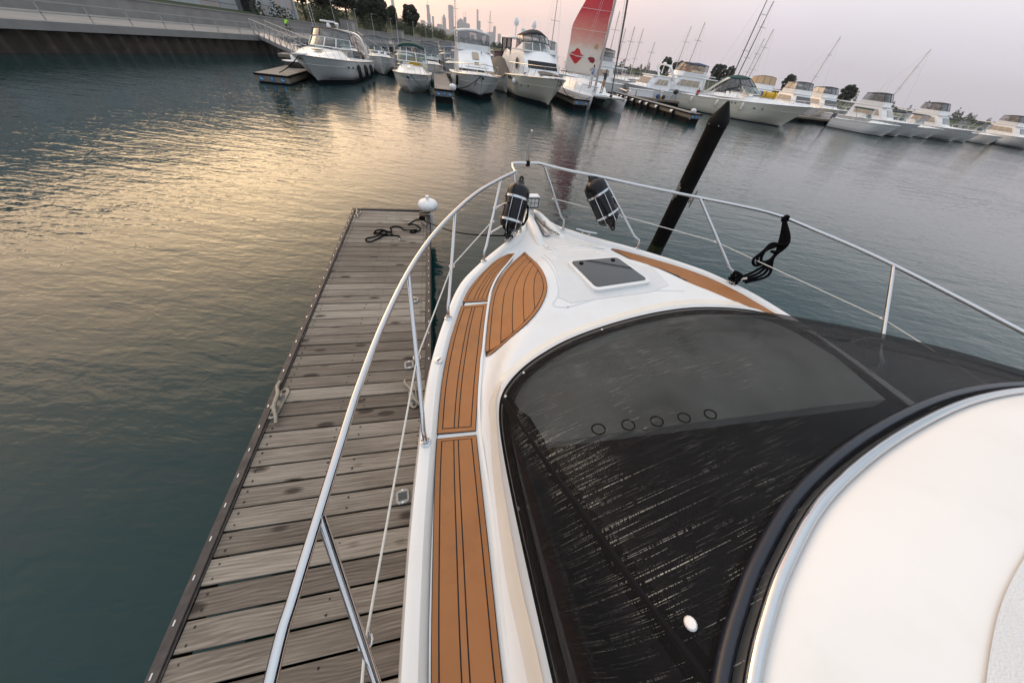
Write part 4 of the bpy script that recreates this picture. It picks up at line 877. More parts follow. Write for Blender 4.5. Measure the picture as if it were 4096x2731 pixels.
class Boat:
    """a power boat in its own frame: bow tip at the origin, y forward, x to starboard"""
    def __init__(s, name, label, bow, stern, B, zb, zs, hull='far_white', deckm='far_white', rake=1.2, boot=.14, trunk=None, cat='boat', group=None, full=.55, tw=.72, deckfall=.0, bottom='bottom_paint_shade', bt=.055):
        s.L = (mp(*bow) - mp(*stern)).length; s.B = B; s.zb = zb; s.zs = zs; s.rake = rake; s.full = full; s.trunk = trunk or [(0, 0), (1, 0)]; s.tw = tw; s.boot = boot
        s.root = thing(name, label, cat, tuple(mp(*bow)), head_rz(*stern, *bow), group)
        n = 26; s.n = n; rowsP = []; fl = [1.0, .93, .80, .62, .45, .30, .18]
        def side(sg):
            rows = []
            for i in range(n + 1):
                q = i / n; rows.append([s.hp(sg, q, f) for f in [1.0, .97, .9, .78, .62, .45, .31, bt + .06, bt]])
            return rows
        mb = MB(); mb.grid(side(-1)); mb.grid(side(1))
        a = side(-1)[-1]; b = side(1)[-1]; m = len(a); o = len(mb.v); mb.v += a + b; mb.f += [(o + k, o + k + 1, o + m + k + 1, o + m + k) for k in range(m - 1)]
        s.hull = mb.build('hull', hull, s.root, smooth=50)
        mb = MB()
        for sg in (-1, 1): mb.grid([[s.hp(sg, i / n, f) for f in (bt, .0, -.12)] + [(0, s.hp(sg, i / n, 0)[1], -.35)] for i in range(n + 1)])
        mb.build('bottom', bottom, s.root, smooth=50)  # black band raised by bt: boot paint plus painted shadow under the hull
        for f in (.125,) if boot else ():
            for sg in (-1, 1):
                mb = MB(); mb.grid([[Vector(s.hp(sg, i / n, g)) + Vector((sg * .006, .004, 0)) for g in (.10, boot + .0)] for i in range(1, n + 1)]); mb.build('boot_stripe', 'bottom_paint_shade', s.root)
        mb = MB()
        for sg in (-1, 1): mb.tube([Vector(s.hp(sg, i / n, .985)) + Vector((sg * .01, 0, 0)) for i in range(n + 1)], .028, 6)
        mb.build('rub_rail', 'steel_dull', s.root)
        for sg in (-1, 1):
            mb = MB(); mb.tube([Vector(s.hp(sg, i / n, .70)) + Vector((sg * .004, 0, 0)) for i in range(n + 1)], .013, 5); s.P(mb, 'hull_crease', hull)
        rows = []
        for i in range(n * 2 + 1):
            q = i / (n * 2); a = s.hp(-1, q, 1.0); b = s.hp(1, q, 1.0); h = itp(s.trunk, q); r = []
            for k in range(21):
                x = k / 20 * 2 - 1; r.append((lerp(a[0], b[0], k / 20), a[1], a[2] - .01 + .03 * (1 - x * x) + h * ss(1.0, s.tw - .12, abs(x) + .12) ))
            rows.append(r)
        s.deck = MB().grid(rows).build('deck', deckm, s.root, smooth=45)
    def hb(s, q): return s.B / 2 * max(0.0, math.sin(math.pi / 2 * min(q / s.full, 1))) ** .56 * (1 - .07 * ss(.6, 1, q)) + .02
    def sheer(s, q): return s.zs + (s.zb - s.zs) * (1 - q) ** 1.5
    def hp(s, sg, q, f):
        """hull point: side, fraction aft of the stem, fraction of the height from waterline to sheer"""
        z = s.sheer(q) * f; w = s.hb(q); k = ss(0, .42, q)
        g = max(f, 0.0); fl = lerp(g ** .95, .80 + .20 * g ** .8, k) if g > 0 else lerp(0.0, .74, k)
        if f < .3: fl *= lerp(lerp(.3, .9, k), 1, max(f, 0) / .3) if f > 0 else 1
        y = -(q * s.L + s.rake * (1 - q) ** 3 * max(1 - max(f, 0), 0) ** 1.1)
        return (sg * w * fl, y, z)
    def dz(s, y, x=0.0):
        q = -y / s.L; return s.sheer(q) + itp(s.trunk, q) * (1 if abs(x) < s.hb(q) * s.tw * .8 else 0) + .02
    def P(s, mb, name, mat, parent=None, **k): return mb.build(name, mat, parent or s.root, **k)
    def rail(s, q1, h, q0=0.0, inset=.10, fwd=.30, nst=6, r=.016, name='bow_rail', mid=False, hend=None):
        mb = MB(); he = h if hend is None else hend
        def rp(sg, q, hh): a = s.hp(sg, q, 1.0); return Vector((sg * max(abs(a[0]) - inset, .12), a[1], a[2] + hh))
        N_ = 14; left = [rp(-1, lerp(q1, q0 + .03, k / N_), lerp(he, h, k / N_)) for k in range(N_ + 1)]; right = [Vector((-p.x, p.y, p.z)) for p in reversed(left)]
        nose = [Vector((-.16, fwd - .05, s.zb + h + .03)), Vector((0, fwd, s.zb + h + .04)), Vector((.16, fwd - .05, s.zb + h + .03))] if fwd else []
        mb.tube(left + nose + right, r, 6)
        for k in range(nst + 1):
            q = lerp(q1, q0 + .03, k / nst)
            for sg in (-1, 1):
                a = rp(sg, q, 0); b = rp(sg, max(q - .025, .0), lerp(he, h, k / nst)); mb.tube([a, b], r * .75, 5)
        if mid: mb.tube([p - Vector((0, 0, h * .5)) for p in left + nose + right], r * .6, 5)
        return s.P(mb, name, 'chrome')
    def pulpit(s, w=.5, ln=.35):
        mb = MB(); z = s.zb; mb.prism([(-w / 2, -.5), (w / 2, -.5), (w / 2 * .8, ln * .7), (0, ln), (-w / 2 * .8, ln * .7)], z - .01, z + .06); return s.P(mb, 'pulpit', 'far_white', bevel=.015)
    def anchor(s, y=.1, z=None, x=0.0):
        z = s.zb - .12 if z is None else z; mb = MB(); mb.bar((x, y - .4, z + .12), (x, y + .12, z + .05), .05, .05); mb.add([(x - .14, y - .05, z - .12), (x + .14, y - .05, z - .12), (x, y + .2, z + .02), (x, y - .02, z + .04)], [(0, 1, 2), (0, 2, 3), (1, 3, 2), (0, 3, 1)]); return s.P(mb, 'anchor', 'galv', smooth=0)
    def port(s, q, f, w=.26, h=.11, sides=(-1, 1), name='porthole', mat='glass_dark', rim=True):
        for sg in sides:
            c = Vector(s.hp(sg, q, f)); t = (Vector(s.hp(sg, q - .02, f)) - Vector(s.hp(sg, q + .02, f))).normalized(); u = (Vector(s.hp(sg, q, f + .06)) - Vector(s.hp(sg, q, f - .06))).normalized(); nn = t.cross(u).normalized()
            if nn.x * sg < 0: nn = -nn
            def ring(k, d): return [c + nn * d + t * math.cos(a) * w / 2 * k + u * math.sin(a) * h / 2 * k for a in [j * math.pi / 8 for j in range(16)]]
            mb = MB(); p = ring(1, .012); mb.v += [tuple(x) for x in p]; mb.f.append(tuple(range(16))); o = s.P(mb, name, mat, smooth=0)
            if rim: mb = MB(); mb.tube(ring(1.05, .012), .014, 5, closed=True); s.P(mb, 'porthole_rim', 'steel_dull', o)
    def arc(s, y, w, z, bulge, n=12, dz=0.0, sharp=2.4):
        """plan arc across the boat: middle at y, falling back by bulge at the sides"""
        return [Vector((w / 2 * x, y - bulge * abs(x) ** sharp, z + dz * (1 - x * x))) for x in [k / n * 2 - 1 for k in range(n + 1)]]
    def band(s, a, b, name, mat, parent=None, k0=0, k1=None, sub=1, off=0.0):
        k1 = len(a) - 1 if k1 is None else k1; mb = MB(); mb.grid([[a[k].lerp(b[k], j / sub) + Vector((0, off, 0)) for j in range(sub + 1)] for k in range(k0, k1 + 1)]); return s.P(mb, name, mat, parent, smooth=50)
    def frame(s, a, b, ks, name='frame', mat='far_white', r=.022, top=True, parent=None):
        mb = MB(); mb.tube(a, r, 5)
        if top: mb.tube(b, r, 5)
        for k in ks: mb.tube([a[k], b[k]], r, 5)
        return s.P(mb, name, mat, parent)
    def windshield(s, y0, z0, y1, z1, w0, w1, bulge, ks=(0, 4, 8, 12), glass='glass', fm='far_white', dz=.05, r=.025):
        a = s.arc(y0, w0, z0, bulge, dz=dz); b = s.arc(y1, w1, z1, bulge * .85, dz=dz); f = s.frame(a, b, ks, 'windshield_frame', fm, r)
        for i in range(len(ks) - 1): s.band(a, b, 'pane', glass, f, ks[i], ks[i + 1])
        return a, b
    def canopy(s, a, b, back_y, zb, roofm, winm, ks=(0, 3, 6, 9, 12), piping='canvas_black', dz=.10, rear_z=None, open_back=True, side_low=None):
        """canvas enclosure: front windows between arcs a and b, roof from b to the back, side curtains"""
        fr = s.frame(a, b, ks, 'enclosure_piping', piping, .034)
        for i in range(len(ks) - 1): s.band(a, b, 'clear_panel', winm, fr, ks[i], ks[i + 1])
        n = len(b); rz_ = rear_z if rear_z is not None else b[0].z; rows = []
        for j in range(7):
            t = j / 6; rows.append([Vector((p.x * lerp(1, .97, t), lerp(p.y, back_y, t), lerp(p.z, rz_, t) + dz * math.sin(math.pi * min(t * .9 + .05, 1)) * (1 - (p.x / (abs(b[0].x) + .01)) ** 2 * .8))) for p in b])
        roof = MB().grid(rows); o = s.P(roof, 'canopy_roof', roofm, smooth=60); m_ = o.modifiers.new('solid', 'SOLIDIFY'); m_.thickness = .07
        for sg, e in ((-1, 0), (1, n - 1)):
            p0, p1 = a[e], b[e]; mb = MB(); q0 = Vector((p0.x, back_y, zb)); q1 = Vector((rows[-1][e].x, back_y, rz_)); m1 = p0.lerp(q0, .5); m2 = p1.lerp(q1, .5)
            mb.add([p0, m1, m2, p1], [(0, 1, 2, 3)]); mb.add([m1, q0, q1, m2], [(0, 1, 2, 3)]); s.P(mb, 'side_curtain', winm, smooth=0)
            mb = MB(); mb.tube([p0, q0, q1, p1], .018, 5); mb.tube([m1, m2], .018, 5); s.P(mb, 'curtain_piping', piping)
        return rows
    def arch(s, y, w, z0, z1, lean=.5, t=.09, d=.35, mat='far_white', top=.75):
        mb = MB(); pts = [(-w / 2, y, z0), (-w / 2 * .97, y + lean * .5, lerp(z0, z1, .55)), (-w / 2 * top, y + lean, z1), (w / 2 * top, y + lean, z1), (w / 2 * .97, y + lean * .5, lerp(z0, z1, .55)), (w / 2, y, z0)]
        c = crom(pts, 4); rows = []
        for i, p in enumerate(c):
            a = c[max(i - 1, 0)]; b = c[min(i + 1, len(c) - 1)]; d_ = (b - a).normalized(); n_ = d_.cross(Vector((0, 1, 0))).normalized(); rows.append([p + n_ * t / 2 + Vector((0, d / 2, 0)), p - n_ * t / 2 + Vector((0, d / 2, 0)), p - n_ * t / 2 - Vector((0, d / 2, 0)), p + n_ * t / 2 - Vector((0, d / 2, 0))])
        mb.grid(rows, closed=True); return s.P(mb, 'radar_arch', mat, smooth=40)
    def radar_bar(s, y, z, w=1.2, x=0.0):
        mb = MB(); mb.lathe([(.14, z), (.12, z + .12), (.08, z + .2), (0, z + .2)], 12, (x, y, 0)); o = s.P(mb, 'radar_pedestal', 'far_white'); mb = MB(); mb.box((x, y, z + .26), (w, .12, .10)); s.P(mb, 'radar_antenna', 'far_white', o, bevel=.03)
    def dome(s, x, y, z, r=.22, h=.5):
        mb = MB(); mb.lathe([(.07, z - .8), (.05, z - .1), (.09, z)], 8, (x, y, 0)); mb.lathe([(r * .8, z), (r, z + .08), (r, z + h * .5), (r * .85, z + h * .75), (r * .5, z + h * .95), (0, z + h)], 16, (x, y, 0)); s.P(mb, 'satellite_dome', 'far_white')
    def whip(s, x, y, z0, h, lean=0.0, r=.012, mat='far_white'):
        mb = MB(); mb.tube([(x, y, z0), (x + lean * .4, y, z0 + h * .5), (x + lean, y, z0 + h)], [r, r * .8, r * .4], 5); s.P(mb, 'antenna', mat)
    def seatbox(s, c, d, name='seat', mat='upholstery'): mb = MB(); mb.box(c, d); s.P(mb, name, mat, bevel=.04)
def hang_fender(b, q, f0, f1, sg, r, label, mat='black_vinyl', group=None):
    p0 = Vector(b.hp(sg, q, f0)); p1 = Vector(b.hp(sg, q, f1)); M = b.root.matrix_basis; off = Vector((sg * (r + .03), 0, 0)); lo = p1 + off; ln = p0.z - p1.z; lo.x = max(abs(p0.x), abs(p1.x)) * sg + sg * (r + .01) if sg else lo.x
    t = thing('fender', label, 'fender', tuple(M @ lo), 0, group); mb = MB(); mb.lathe([(0, 0), (r * .35, 0), (r * .8, .05), (r, .12), (r, ln - .12), (r * .8, ln - .05), (r * .35, ln), (0, ln)], 12); mb.build('fender_body', mat, t)
    mb = MB(); mb.tube([(0, 0, ln - .01), tuple((M @ Vector((p0.x, p0.y, b.sheer(q) + .02))) - (M @ lo))], .008, 5); mb.build('lanyard', 'black_rope', t)

# ---- express cruiser at the left with smoked enclosure and radar
def cruiser_one():
    b = Boat('express_cruiser', 'big white express cruiser with radar bar and smoked enclosure, nearest the quay', (-7.65, 25.7), (-6.55, 35.6), 3.6, 1.42, 1.0, hull='far_white', bt=.13, rake=1.7, trunk=[(0, 0), (.08, .02), (.2, .22), (.36, .40), (.42, .42), (.46, .1), (1, -.25)], tw=.80, full=.5)
    b.rail(.45, .42, nst=7, fwd=.32); b.pulpit(.55, .3); b.anchor(.12)
    a, t = b.windshield(-4.1, 1.68, -4.8, 2.12, 2.85, 2.55, 1.2, ks=(0, 3, 6, 9, 12))
    t2 = b.arc(-5.3, 2.4, 2.48, .85, dz=.12); tt = [p + Vector((0, -.02, .02)) for p in t]
    b.canopy(tt, t2, -7.6, 1.5, 'canvas_taupe', 'vinyl_window', ks=(0, 4, 8, 12), dz=.12, rear_z=2.4, piping='canvas_taupe')
    b.arch(-8.6, 3.3, 1.2, 2.50, lean=1.3, d=.40); b.radar_bar(-6.6, 2.66, 1.0, .2); b.dome(-.55, -6.1, 2.78, .14, .14)
    b.whip(1.15, -6.3, 2.2, 1.9); b.whip(-1.2, -6.4, 2.3, .8)
    b.port(.33, .70, .28, .13, (-1,)); b.port(.39, .70, .28, .13, (-1,)); b.port(.33, .70, .28, .13, (1,)); b.port(.39, .70, .28, .13, (1,))
    for k in (0, 1):
        mb = MB(); mb.grid([[Vector(b.hp(-1, q, f)) + Vector((-.008, 0, 0)) for f in (.165 + k * .05, .185 + k * .05)] for q in [.16 + .84 * j / 20 for j in range(21)]]); b.P(mb, 'hull_stripe', 'canvas_navy')
    b.seatbox((0, -5.6, 1.3), (1.8, .6, .5)); b.seatbox((.6, -4.9, 1.55), (.5, .3, .4), 'helm')
    mb = MB(); mb.box((-.25, -2.2, 1.62), (.55, .5, .05)); b.P(mb, 'foredeck_hatch', 'glass_dark', bevel=.02)
    for q, lab in ((.44, 'foremost black fender on the side of the big express cruiser'), (.62, 'middle black fender on the side of the big express cruiser'), (.80, 'aftmost black fender on the side of the big express cruiser')):
        hang_fender(b, q, .84, .22, -1, .13, lab, group='fenders along the express cruiser')
    return b
b1 = cruiser_one()
# ---- small cruiser with a green bimini
def cruiser_two():
    b = Boat('cabin_cruiser', 'small white cruiser with a dark green bimini and yellow bundle in its cockpit', (-1.66, 26.4), (-1.4, 33.6), 2.62, 1.12, .85, rake=1.1, trunk=[(0, 0), (.08, .02), (.25, .20), (.44, .34), (.50, .36), (.53, .05), (1, -.3)], tw=.76, full=.5, boot=0, bottom='canvas_taupe')
    b.rail(.42, .40, nst=4, fwd=0, q0=.04); b.anchor(.10, 1.0)
    a, t = b.windshield(-3.7, 1.48, -4.15, 1.93, 2.1, 1.95, .6, ks=(0, 4, 8, 12))
    mb = MB(); z = 2.30; rows = [[Vector((x * .95, y, z + .16 * (1 - x * x) + .05 * math.sin((y + 6.4) * 2.2))) for x in [k / 10 * 2 - 1 for k in range(11)]] for y in (-4.6, -5.0, -5.4, -5.8, -6.2)]; o = b.P(mb.grid(rows), 'bimini_top', 'canvas_green', smooth=60); m_ = o.modifiers.new('s', 'SOLIDIFY'); m_.thickness = .12
    mb = MB()
    for sg in (-1, 1):
        for y in (-4.7, -5.4, -6.1): mb.tube([(sg * .95, y, 2.3), (sg * 1.12, -5.4, 1.0)], .014, 5)
    for y in (-4.75, -5.4): mb.tube([(x * .95, y, 2.28 + .09 * (1 - x * x)) for x in (-1, -.5, 0, .5, 1)], .014, 5)
    b.P(mb, 'bimini_frame', 'chrome')
    b.seatbox((-.15, -4.55, 1.45), (.7, .35, .45), 'yellow_bundle', 'canvas_yellow'); b.seatbox((.75, -5.0, 1.65), (.6, .3, .2), 'teal_cushion', 'teal_plastic'); b.seatbox((0, -6.6, 1.1), (1.9, .5, .4))
    b.seatbox((-.55, -4.9, 1.5), (.4, .3, .5), 'helm_seat'); b.port(.30, .78, .16, .12, (-1, 1))
    b.whip(.95, -5.2, 1.2, 2.7, -.1); mb = MB(); mb.box((.0, -1.9, 1.42), (.5, .45, .04)); b.P(mb, 'foredeck_hatch', 'far_white', bevel=.01)
    hang_fender(b, .45, .75, .2, -1, .12, 'green fender between the green-topped cruiser and the narrow dock', 'canvas_green')
    return b
b2 = cruiser_two()
# ---- flybridge convertible with white bimini
def convertible():
    b = Boat('flybridge_boat', 'white flybridge boat with a white canopy and dark blue waterline beside the F dock', (3.30, 26.5), (3.15, 36.5), 3.6, 1.46, 1.05, bt=.24, rake=1.3, trunk=[(0, 0), (.1, .02), (.26, .12), (.3, .14), (.34, .05), (1, 0)], tw=.8, full=.42, boot=0)
    b.rail(.34, .52, nst=4, fwd=.38, mid=False, r=.02); b.pulpit(.6, .35); b.anchor(.2, 1.38)
    # sloped house front, sides and roof
    A = b.arc(-2.75, 2.7, 1.56, .35, dz=.02, n=12); T = b.arc(-4.75, 2.45, 2.52, .25, dz=.05, n=12)
    fr = b.band(A, T, 'house_front', 'far_white', sub=4)
    mid0 = [A[k].lerp(T[k], .50) + Vector((0, .03, .02)) for k in range(13)]; mid1 = [A[k].lerp(T[k], .86) + Vector((0, .03, .02)) for k in range(13)]
    mb = MB(); mb.add([Vector((-.26, mid0[6].y + .01, mid0[6].z + .01)), Vector((.26, mid0[6].y + .01, mid0[6].z + .01)), Vector((.24, mid1[6].y + .01, mid1[6].z + .01)), Vector((-.24, mid1[6].y + .01, mid1[6].z + .01))], [(0, 1, 2, 3)]); b.P(mb, 'centre_panel', 'tan_panel', fr, smooth=0)
    lo0 = [A[k].lerp(T[k], .10) + Vector((0, .03, .02)) for k in range(13)]; lo1 = [A[k].lerp(T[k], .40) + Vector((0, .03, .02)) for k in range(13)]
    b.band(lo0, lo1, 'front_cover', 'canvas_white', fr, 2, 10)
    mb = MB(); c = A[6].lerp(T[6], .26) + Vector((0, .07, .05)); mb.box(tuple(c), (.34, .04, .14), rx=-.9); b.P(mb, 'vent_slot', 'black_paint', fr, smooth=0)
    mb = MB()
    for sg in (-1, 1):
        e = 0 if sg < 0 else 12; mb.add([A[e], T[e], Vector((sg * 1.25, -8.6, 2.52)), Vector((sg * 1.35, -8.6, 1.2)), Vector((sg * 1.36, -3.1, 1.2))], [(0, 1, 2, 3, 4)])
    b.P(mb, 'house_side', 'far_white', smooth=0)
    mb = MB(); mb.prism([(-1.28, -4.7), (1.28, -4.7), (1.3, -8.8), (-1.3, -8.8)], 2.50, 2.58); b.P(mb, 'bridge_deck', 'far_white', smooth=0)
    # bridge cowl
    A2 = b.arc(-4.85, 2.5, 2.58, .35); T2 = b.arc(-4.75, 2.5, 2.86, .35); b.band(A2, T2, 'bridge_cowl', 'far_white')
    for sg in (-1, 1): mb = MB(); mb.box((sg * 1.24, -6.4, 2.72), (.05, 2.6, .3)); b.P(mb, 'bridge_side', 'far_white', smooth=0)
    b.seatbox((-.45, -6.6, 2.85), (.6, .5, .55), 'helm_seat'); b.seatbox((.5, -6.6, 2.85), (.6, .5, .55), 'helm_seat'); mb = MB(); mb.box((0, -5.6, 2.85), (1.2, .35, .4)); b.P(mb, 'helm_console', 'far_white', bevel=.04)
    mb = MB(); mb.tube([(.25 + .16 * math.cos(k), -5.85, 3.08 + .14 * math.sin(k)) for k in [j * .63 for j in range(10)]], .015, 5, closed=True); b.P(mb, 'steering_wheel', 'steel_dull')
    # canopy on tubes with clear front
    cw = 1.22; rows = [[Vector((x * cw, y, 3.50 + .14 * (1 - x * x) + .06 * math.sin(math.pi * (-y - 5.2) / 3.4))) for x in [k / 10 * 2 - 1 for k in range(11)]] for y in [-5.2 - .34 * j for j in range(11)]]
    o = b.P(MB().grid(rows), 'canopy_roof', 'canvas_white', smooth=60); m_ = o.modifiers.new('s', 'SOLIDIFY'); m_.thickness = .10
    mb = MB()
    for sg in (-1, 1):
        for y, y2 in ((-5.25, -5.0), (-6.6, -6.4), (-8.4, -7.6)): mb.tube([(sg * cw, y, 3.48), (sg * 1.24, y2, 2.6)], .028 if y > -6 else .018, 6)
    b.P(mb, 'canopy_posts', 'far_white'); f0 = [Vector((x * 1.24, -5.02, 2.85)) for x in [k / 12 * 2 - 1 for k in range(13)]]; f1 = [Vector((x * cw, -5.22, 3.46 + .12 * (1 - x * x))) for x in [k / 12 * 2 - 1 for k in range(13)]]; b.band(f0, f1, 'clear_curtain', 'vinyl_window')
    b.whip(-.6, -8.2, 3.4, 1.3); mb = MB(); mb.lathe([(.04, 0), (.05, .03), (.05, .12), (0, .13)], 8, (-.5, -4.4, 2.42)); b.P(mb, 'horn', 'chrome')
    for sg in (-1,):
        mb = MB(); mb.tube([(0, .1, 1.42), (.15, -.3, 1.46), (.5, -.7, .8)], .02, 5); b.P(mb, 'anchor_line', 'black_rope')
    hang_fender(b, .22, .9, .45, 1, .10, 'black fender between the white flybridge boat and the F dock')
    return b
b3 = convertible()
# ---- cream aft-cabin yacht with black canvas and two domes
def aft_cabin():
    b = Boat('cabin_yacht', 'cream cabin yacht with black bridge enclosure and two white satellite domes', (8.80, 26.3), (8.0, 39.0), 4.05, 1.78, 1.25, bt=.10, hull='far_cream', deckm='far_white', rake=1.5, trunk=[(0, 0), (.06, .02), (.16, .16), (.28, .34), (.34, .36), (.38, .2), (1, .0)], tw=.78, full=.48)
    b.rail(.55, .55, nst=8, fwd=.30, r=.02, hend=.75); b.pulpit(.6, .25); b.anchor(.2, 1.55)
    mb = MB(); mb.lathe([(0, -.19), (.12, -.15), (.19, -.05), (.19, .05), (.12, .15), (.05, .19), (.05, .25), (0, .25)], 14); t_ = thing('ball_fender', 'round grey-white ball fender hanging on the cream cabin yacht', 'fender', tuple(b.root.matrix_basis @ (Vector(b.hp(1, .36, .72)) + Vector((.2, 0, 0))))); mb.build('ball', 'fender_white', t_)
    A = b.arc(-3.3, 3.0, 2.02, .7, dz=.02); M1 = b.arc(-3.75, 2.9, 2.45, .65, dz=.02); T = b.arc(-4.6, 2.75, 2.95, .55, dz=.04)
    b.band(b.arc(-3.25, 3.05, 1.75, .7), A, 'house_base', 'far_white'); b.band(A, M1, 'front_window', 'canvas_black', None, 1, 11); b.band(A, M1, 'house_corner', 'far_white', None, 0, 1); b.band(A, M1, 'house_corner', 'far_white', None, 11, 12); b.band(M1, T, 'house_brow', 'far_white', sub=2)
    mb = MB()
    for sg in (-1, 1): mb.add([(sg * 1.5, -4.0, 1.4), (sg * 1.5, -4.0, 2.02), (sg * 1.45, -4.4, 2.45), (sg * 1.37, -5.15, 2.95), (sg * 1.45, -10.5, 2.95), (sg * 1.6, -11.5, 2.2), (sg * 1.6, -11.5, 1.3)], [(0, 1, 2, 3, 4, 5, 6)])
    b.P(mb, 'house_side', 'far_white', smooth=0)
    for y, r in ((-6.0, .34),):
        for sg in (-1, 1):
            mb = MB(); mb.v += [(sg * 1.56, y + r * 1.2 * math.cos(k * .3927), 2.15 + r * math.sin(k * .3927)) for k in range(16)]; mb.f.append(tuple(range(16))); o = b.P(mb, 'side_window', 'glass_dark', smooth=0); mb = MB(); mb.tube([(sg * 1.57, y + r * 1.25 * math.cos(k * .3927), 2.15 + r * 1.05 * math.sin(k * .3927)) for k in range(16)], .025, 5, closed=True); b.P(mb, 'window_rim', 'canvas_tan', o)
    b.port(.52, .86, .55, .34, (1, -1), 'hull_window'); b.port(.47, .86, .45, .3, (1, -1), 'hull_window'); b.port(.30, .62, .14, .14, (1, -1)); b.port(.22, .64, .14, .14, (1, -1))
    mb = MB(); mb.prism([(-1.4, -4.6), (1.4, -4.6), (1.45, -11), (-1.45, -11)], 2.92, 3.0); b.P(mb, 'bridge_deck', 'far_white', smooth=0)
    # bridge windshield and black enclosure
    a, t = b.windshield(-4.75, 2.95, -5.35, 3.42, 2.55, 2.25, 1.1, ks=(0, 3, 6, 9, 12)); t2 = b.arc(-5.9, 2.15, 3.80, .8, dz=.14)
    b.canopy([p + Vector((0, 0, .02)) for p in t], t2, -8.4, 3.0, 'canvas_black', 'vinyl_window', ks=(0, 3, 6, 9, 12), dz=.34, rear_z=3.8)
    b.seatbox((-.45, -7.0, 3.3), (.5, .4, .6), 'helm_seat'); mb = MB(); mb.box((.3, -6.2, 3.2), (1.3, .4, .35)); b.P(mb, 'helm_console', 'far_white', bevel=.04)
    # hardtop aft with posts
    mb = MB(); mb.prism([(-1.5, -8.6), (1.5, -8.6), (1.55, -12.3), (-1.55, -12.3)], 3.56, 3.66); b.P(mb, 'aft_hardtop', 'far_white', bevel=.03); mb = MB()
    for sg in (-1, 1):
        for y in (-8.8, -10.4, -12.1): mb.box((sg * 1.45, y, 2.9), (.10, .12, 1.35))
    b.P(mb, 'hardtop_posts', 'canvas_black', smooth=0); mb = MB()
    for sg in (-1, 1): mb.add([(sg * 1.45, -8.8, 2.3), (sg * 1.45, -12.1, 2.3), (sg * 1.45, -12.1, 3.56), (sg * 1.45, -8.8, 3.56)], [(0, 1, 2, 3)])
    b.P(mb, 'aft_curtain', 'vinyl_window', smooth=0)
    b.dome(.95, -9.4, 4.36, .21, .46); b.dome(-.65, -9.4, 4.36, .21, .46); b.whip(.35, -9.2, 3.7, 1.2); mb = MB(); mb.box((.35, -9.2, 4.0), (.35, .25, .5)); b.P(mb, 'radar_mast', 'far_white', bevel=.05)
    mb = MB(); mb.grid([[Vector((x * .95 * (1 - .3 * j / 5), -1.5 - j * .33, b.dz(-1.5 - j * .33) + .06 - .04 * x * x)) for x in [k / 8 * 2 - 1 for k in range(9)]] for j in range(6)]); o = b.P(mb, 'sunpad', 'canvas_taupe', smooth=60)
    hull_text(b, 'KSER1', -1, .155, .80, .16)
    return b
def hull_text(b, txt, sg, q, f, size):
    cu = bpy.data.curves.new('registration', 'FONT'); cu.body = txt; cu.size = size; cu.extrude = .004; tmp = bpy.data.objects.new('registration_tmp', cu); COL.objects.link(tmp)
    bpy.context.view_layer.update(); me = bpy.data.meshes.new_from_object(tmp.evaluated_get(bpy.context.evaluated_depsgraph_get())); bpy.data.objects.remove(tmp)
    c = Vector(b.hp(sg, q, f)); c2 = Vector(b.hp(sg, q + .07, f)); x = (c2 - c).normalized() if sg > 0 else (c2 - c).normalized(); up = Vector((0, 0, 1)); nn = x.cross(up).normalized()
    if nn.x * sg < 0: x = -x; nn = -nn; c = c2
    up = (Vector(b.hp(sg, q + .03, f + .1)) - Vector(b.hp(sg, q + .03, f - .1))).normalized(); nn = x.cross(up).normalized(); up = nn.cross(x)
    M = Matrix(((x.x, up.x, nn.x, c.x), (x.y, up.y, nn.y, c.y), (x.z, up.z, nn.z, c.z), (0, 0, 0, 1))) @ Matrix.Translation((0, 0, .03)); me.transform(M); me.materials.clear(); me.materials.append(MATS['canvas_grey'])
    o = bpy.data.objects.new('registration', me); COL.objects.link(o); o.parent = b.root
b4 = aft_cabin()
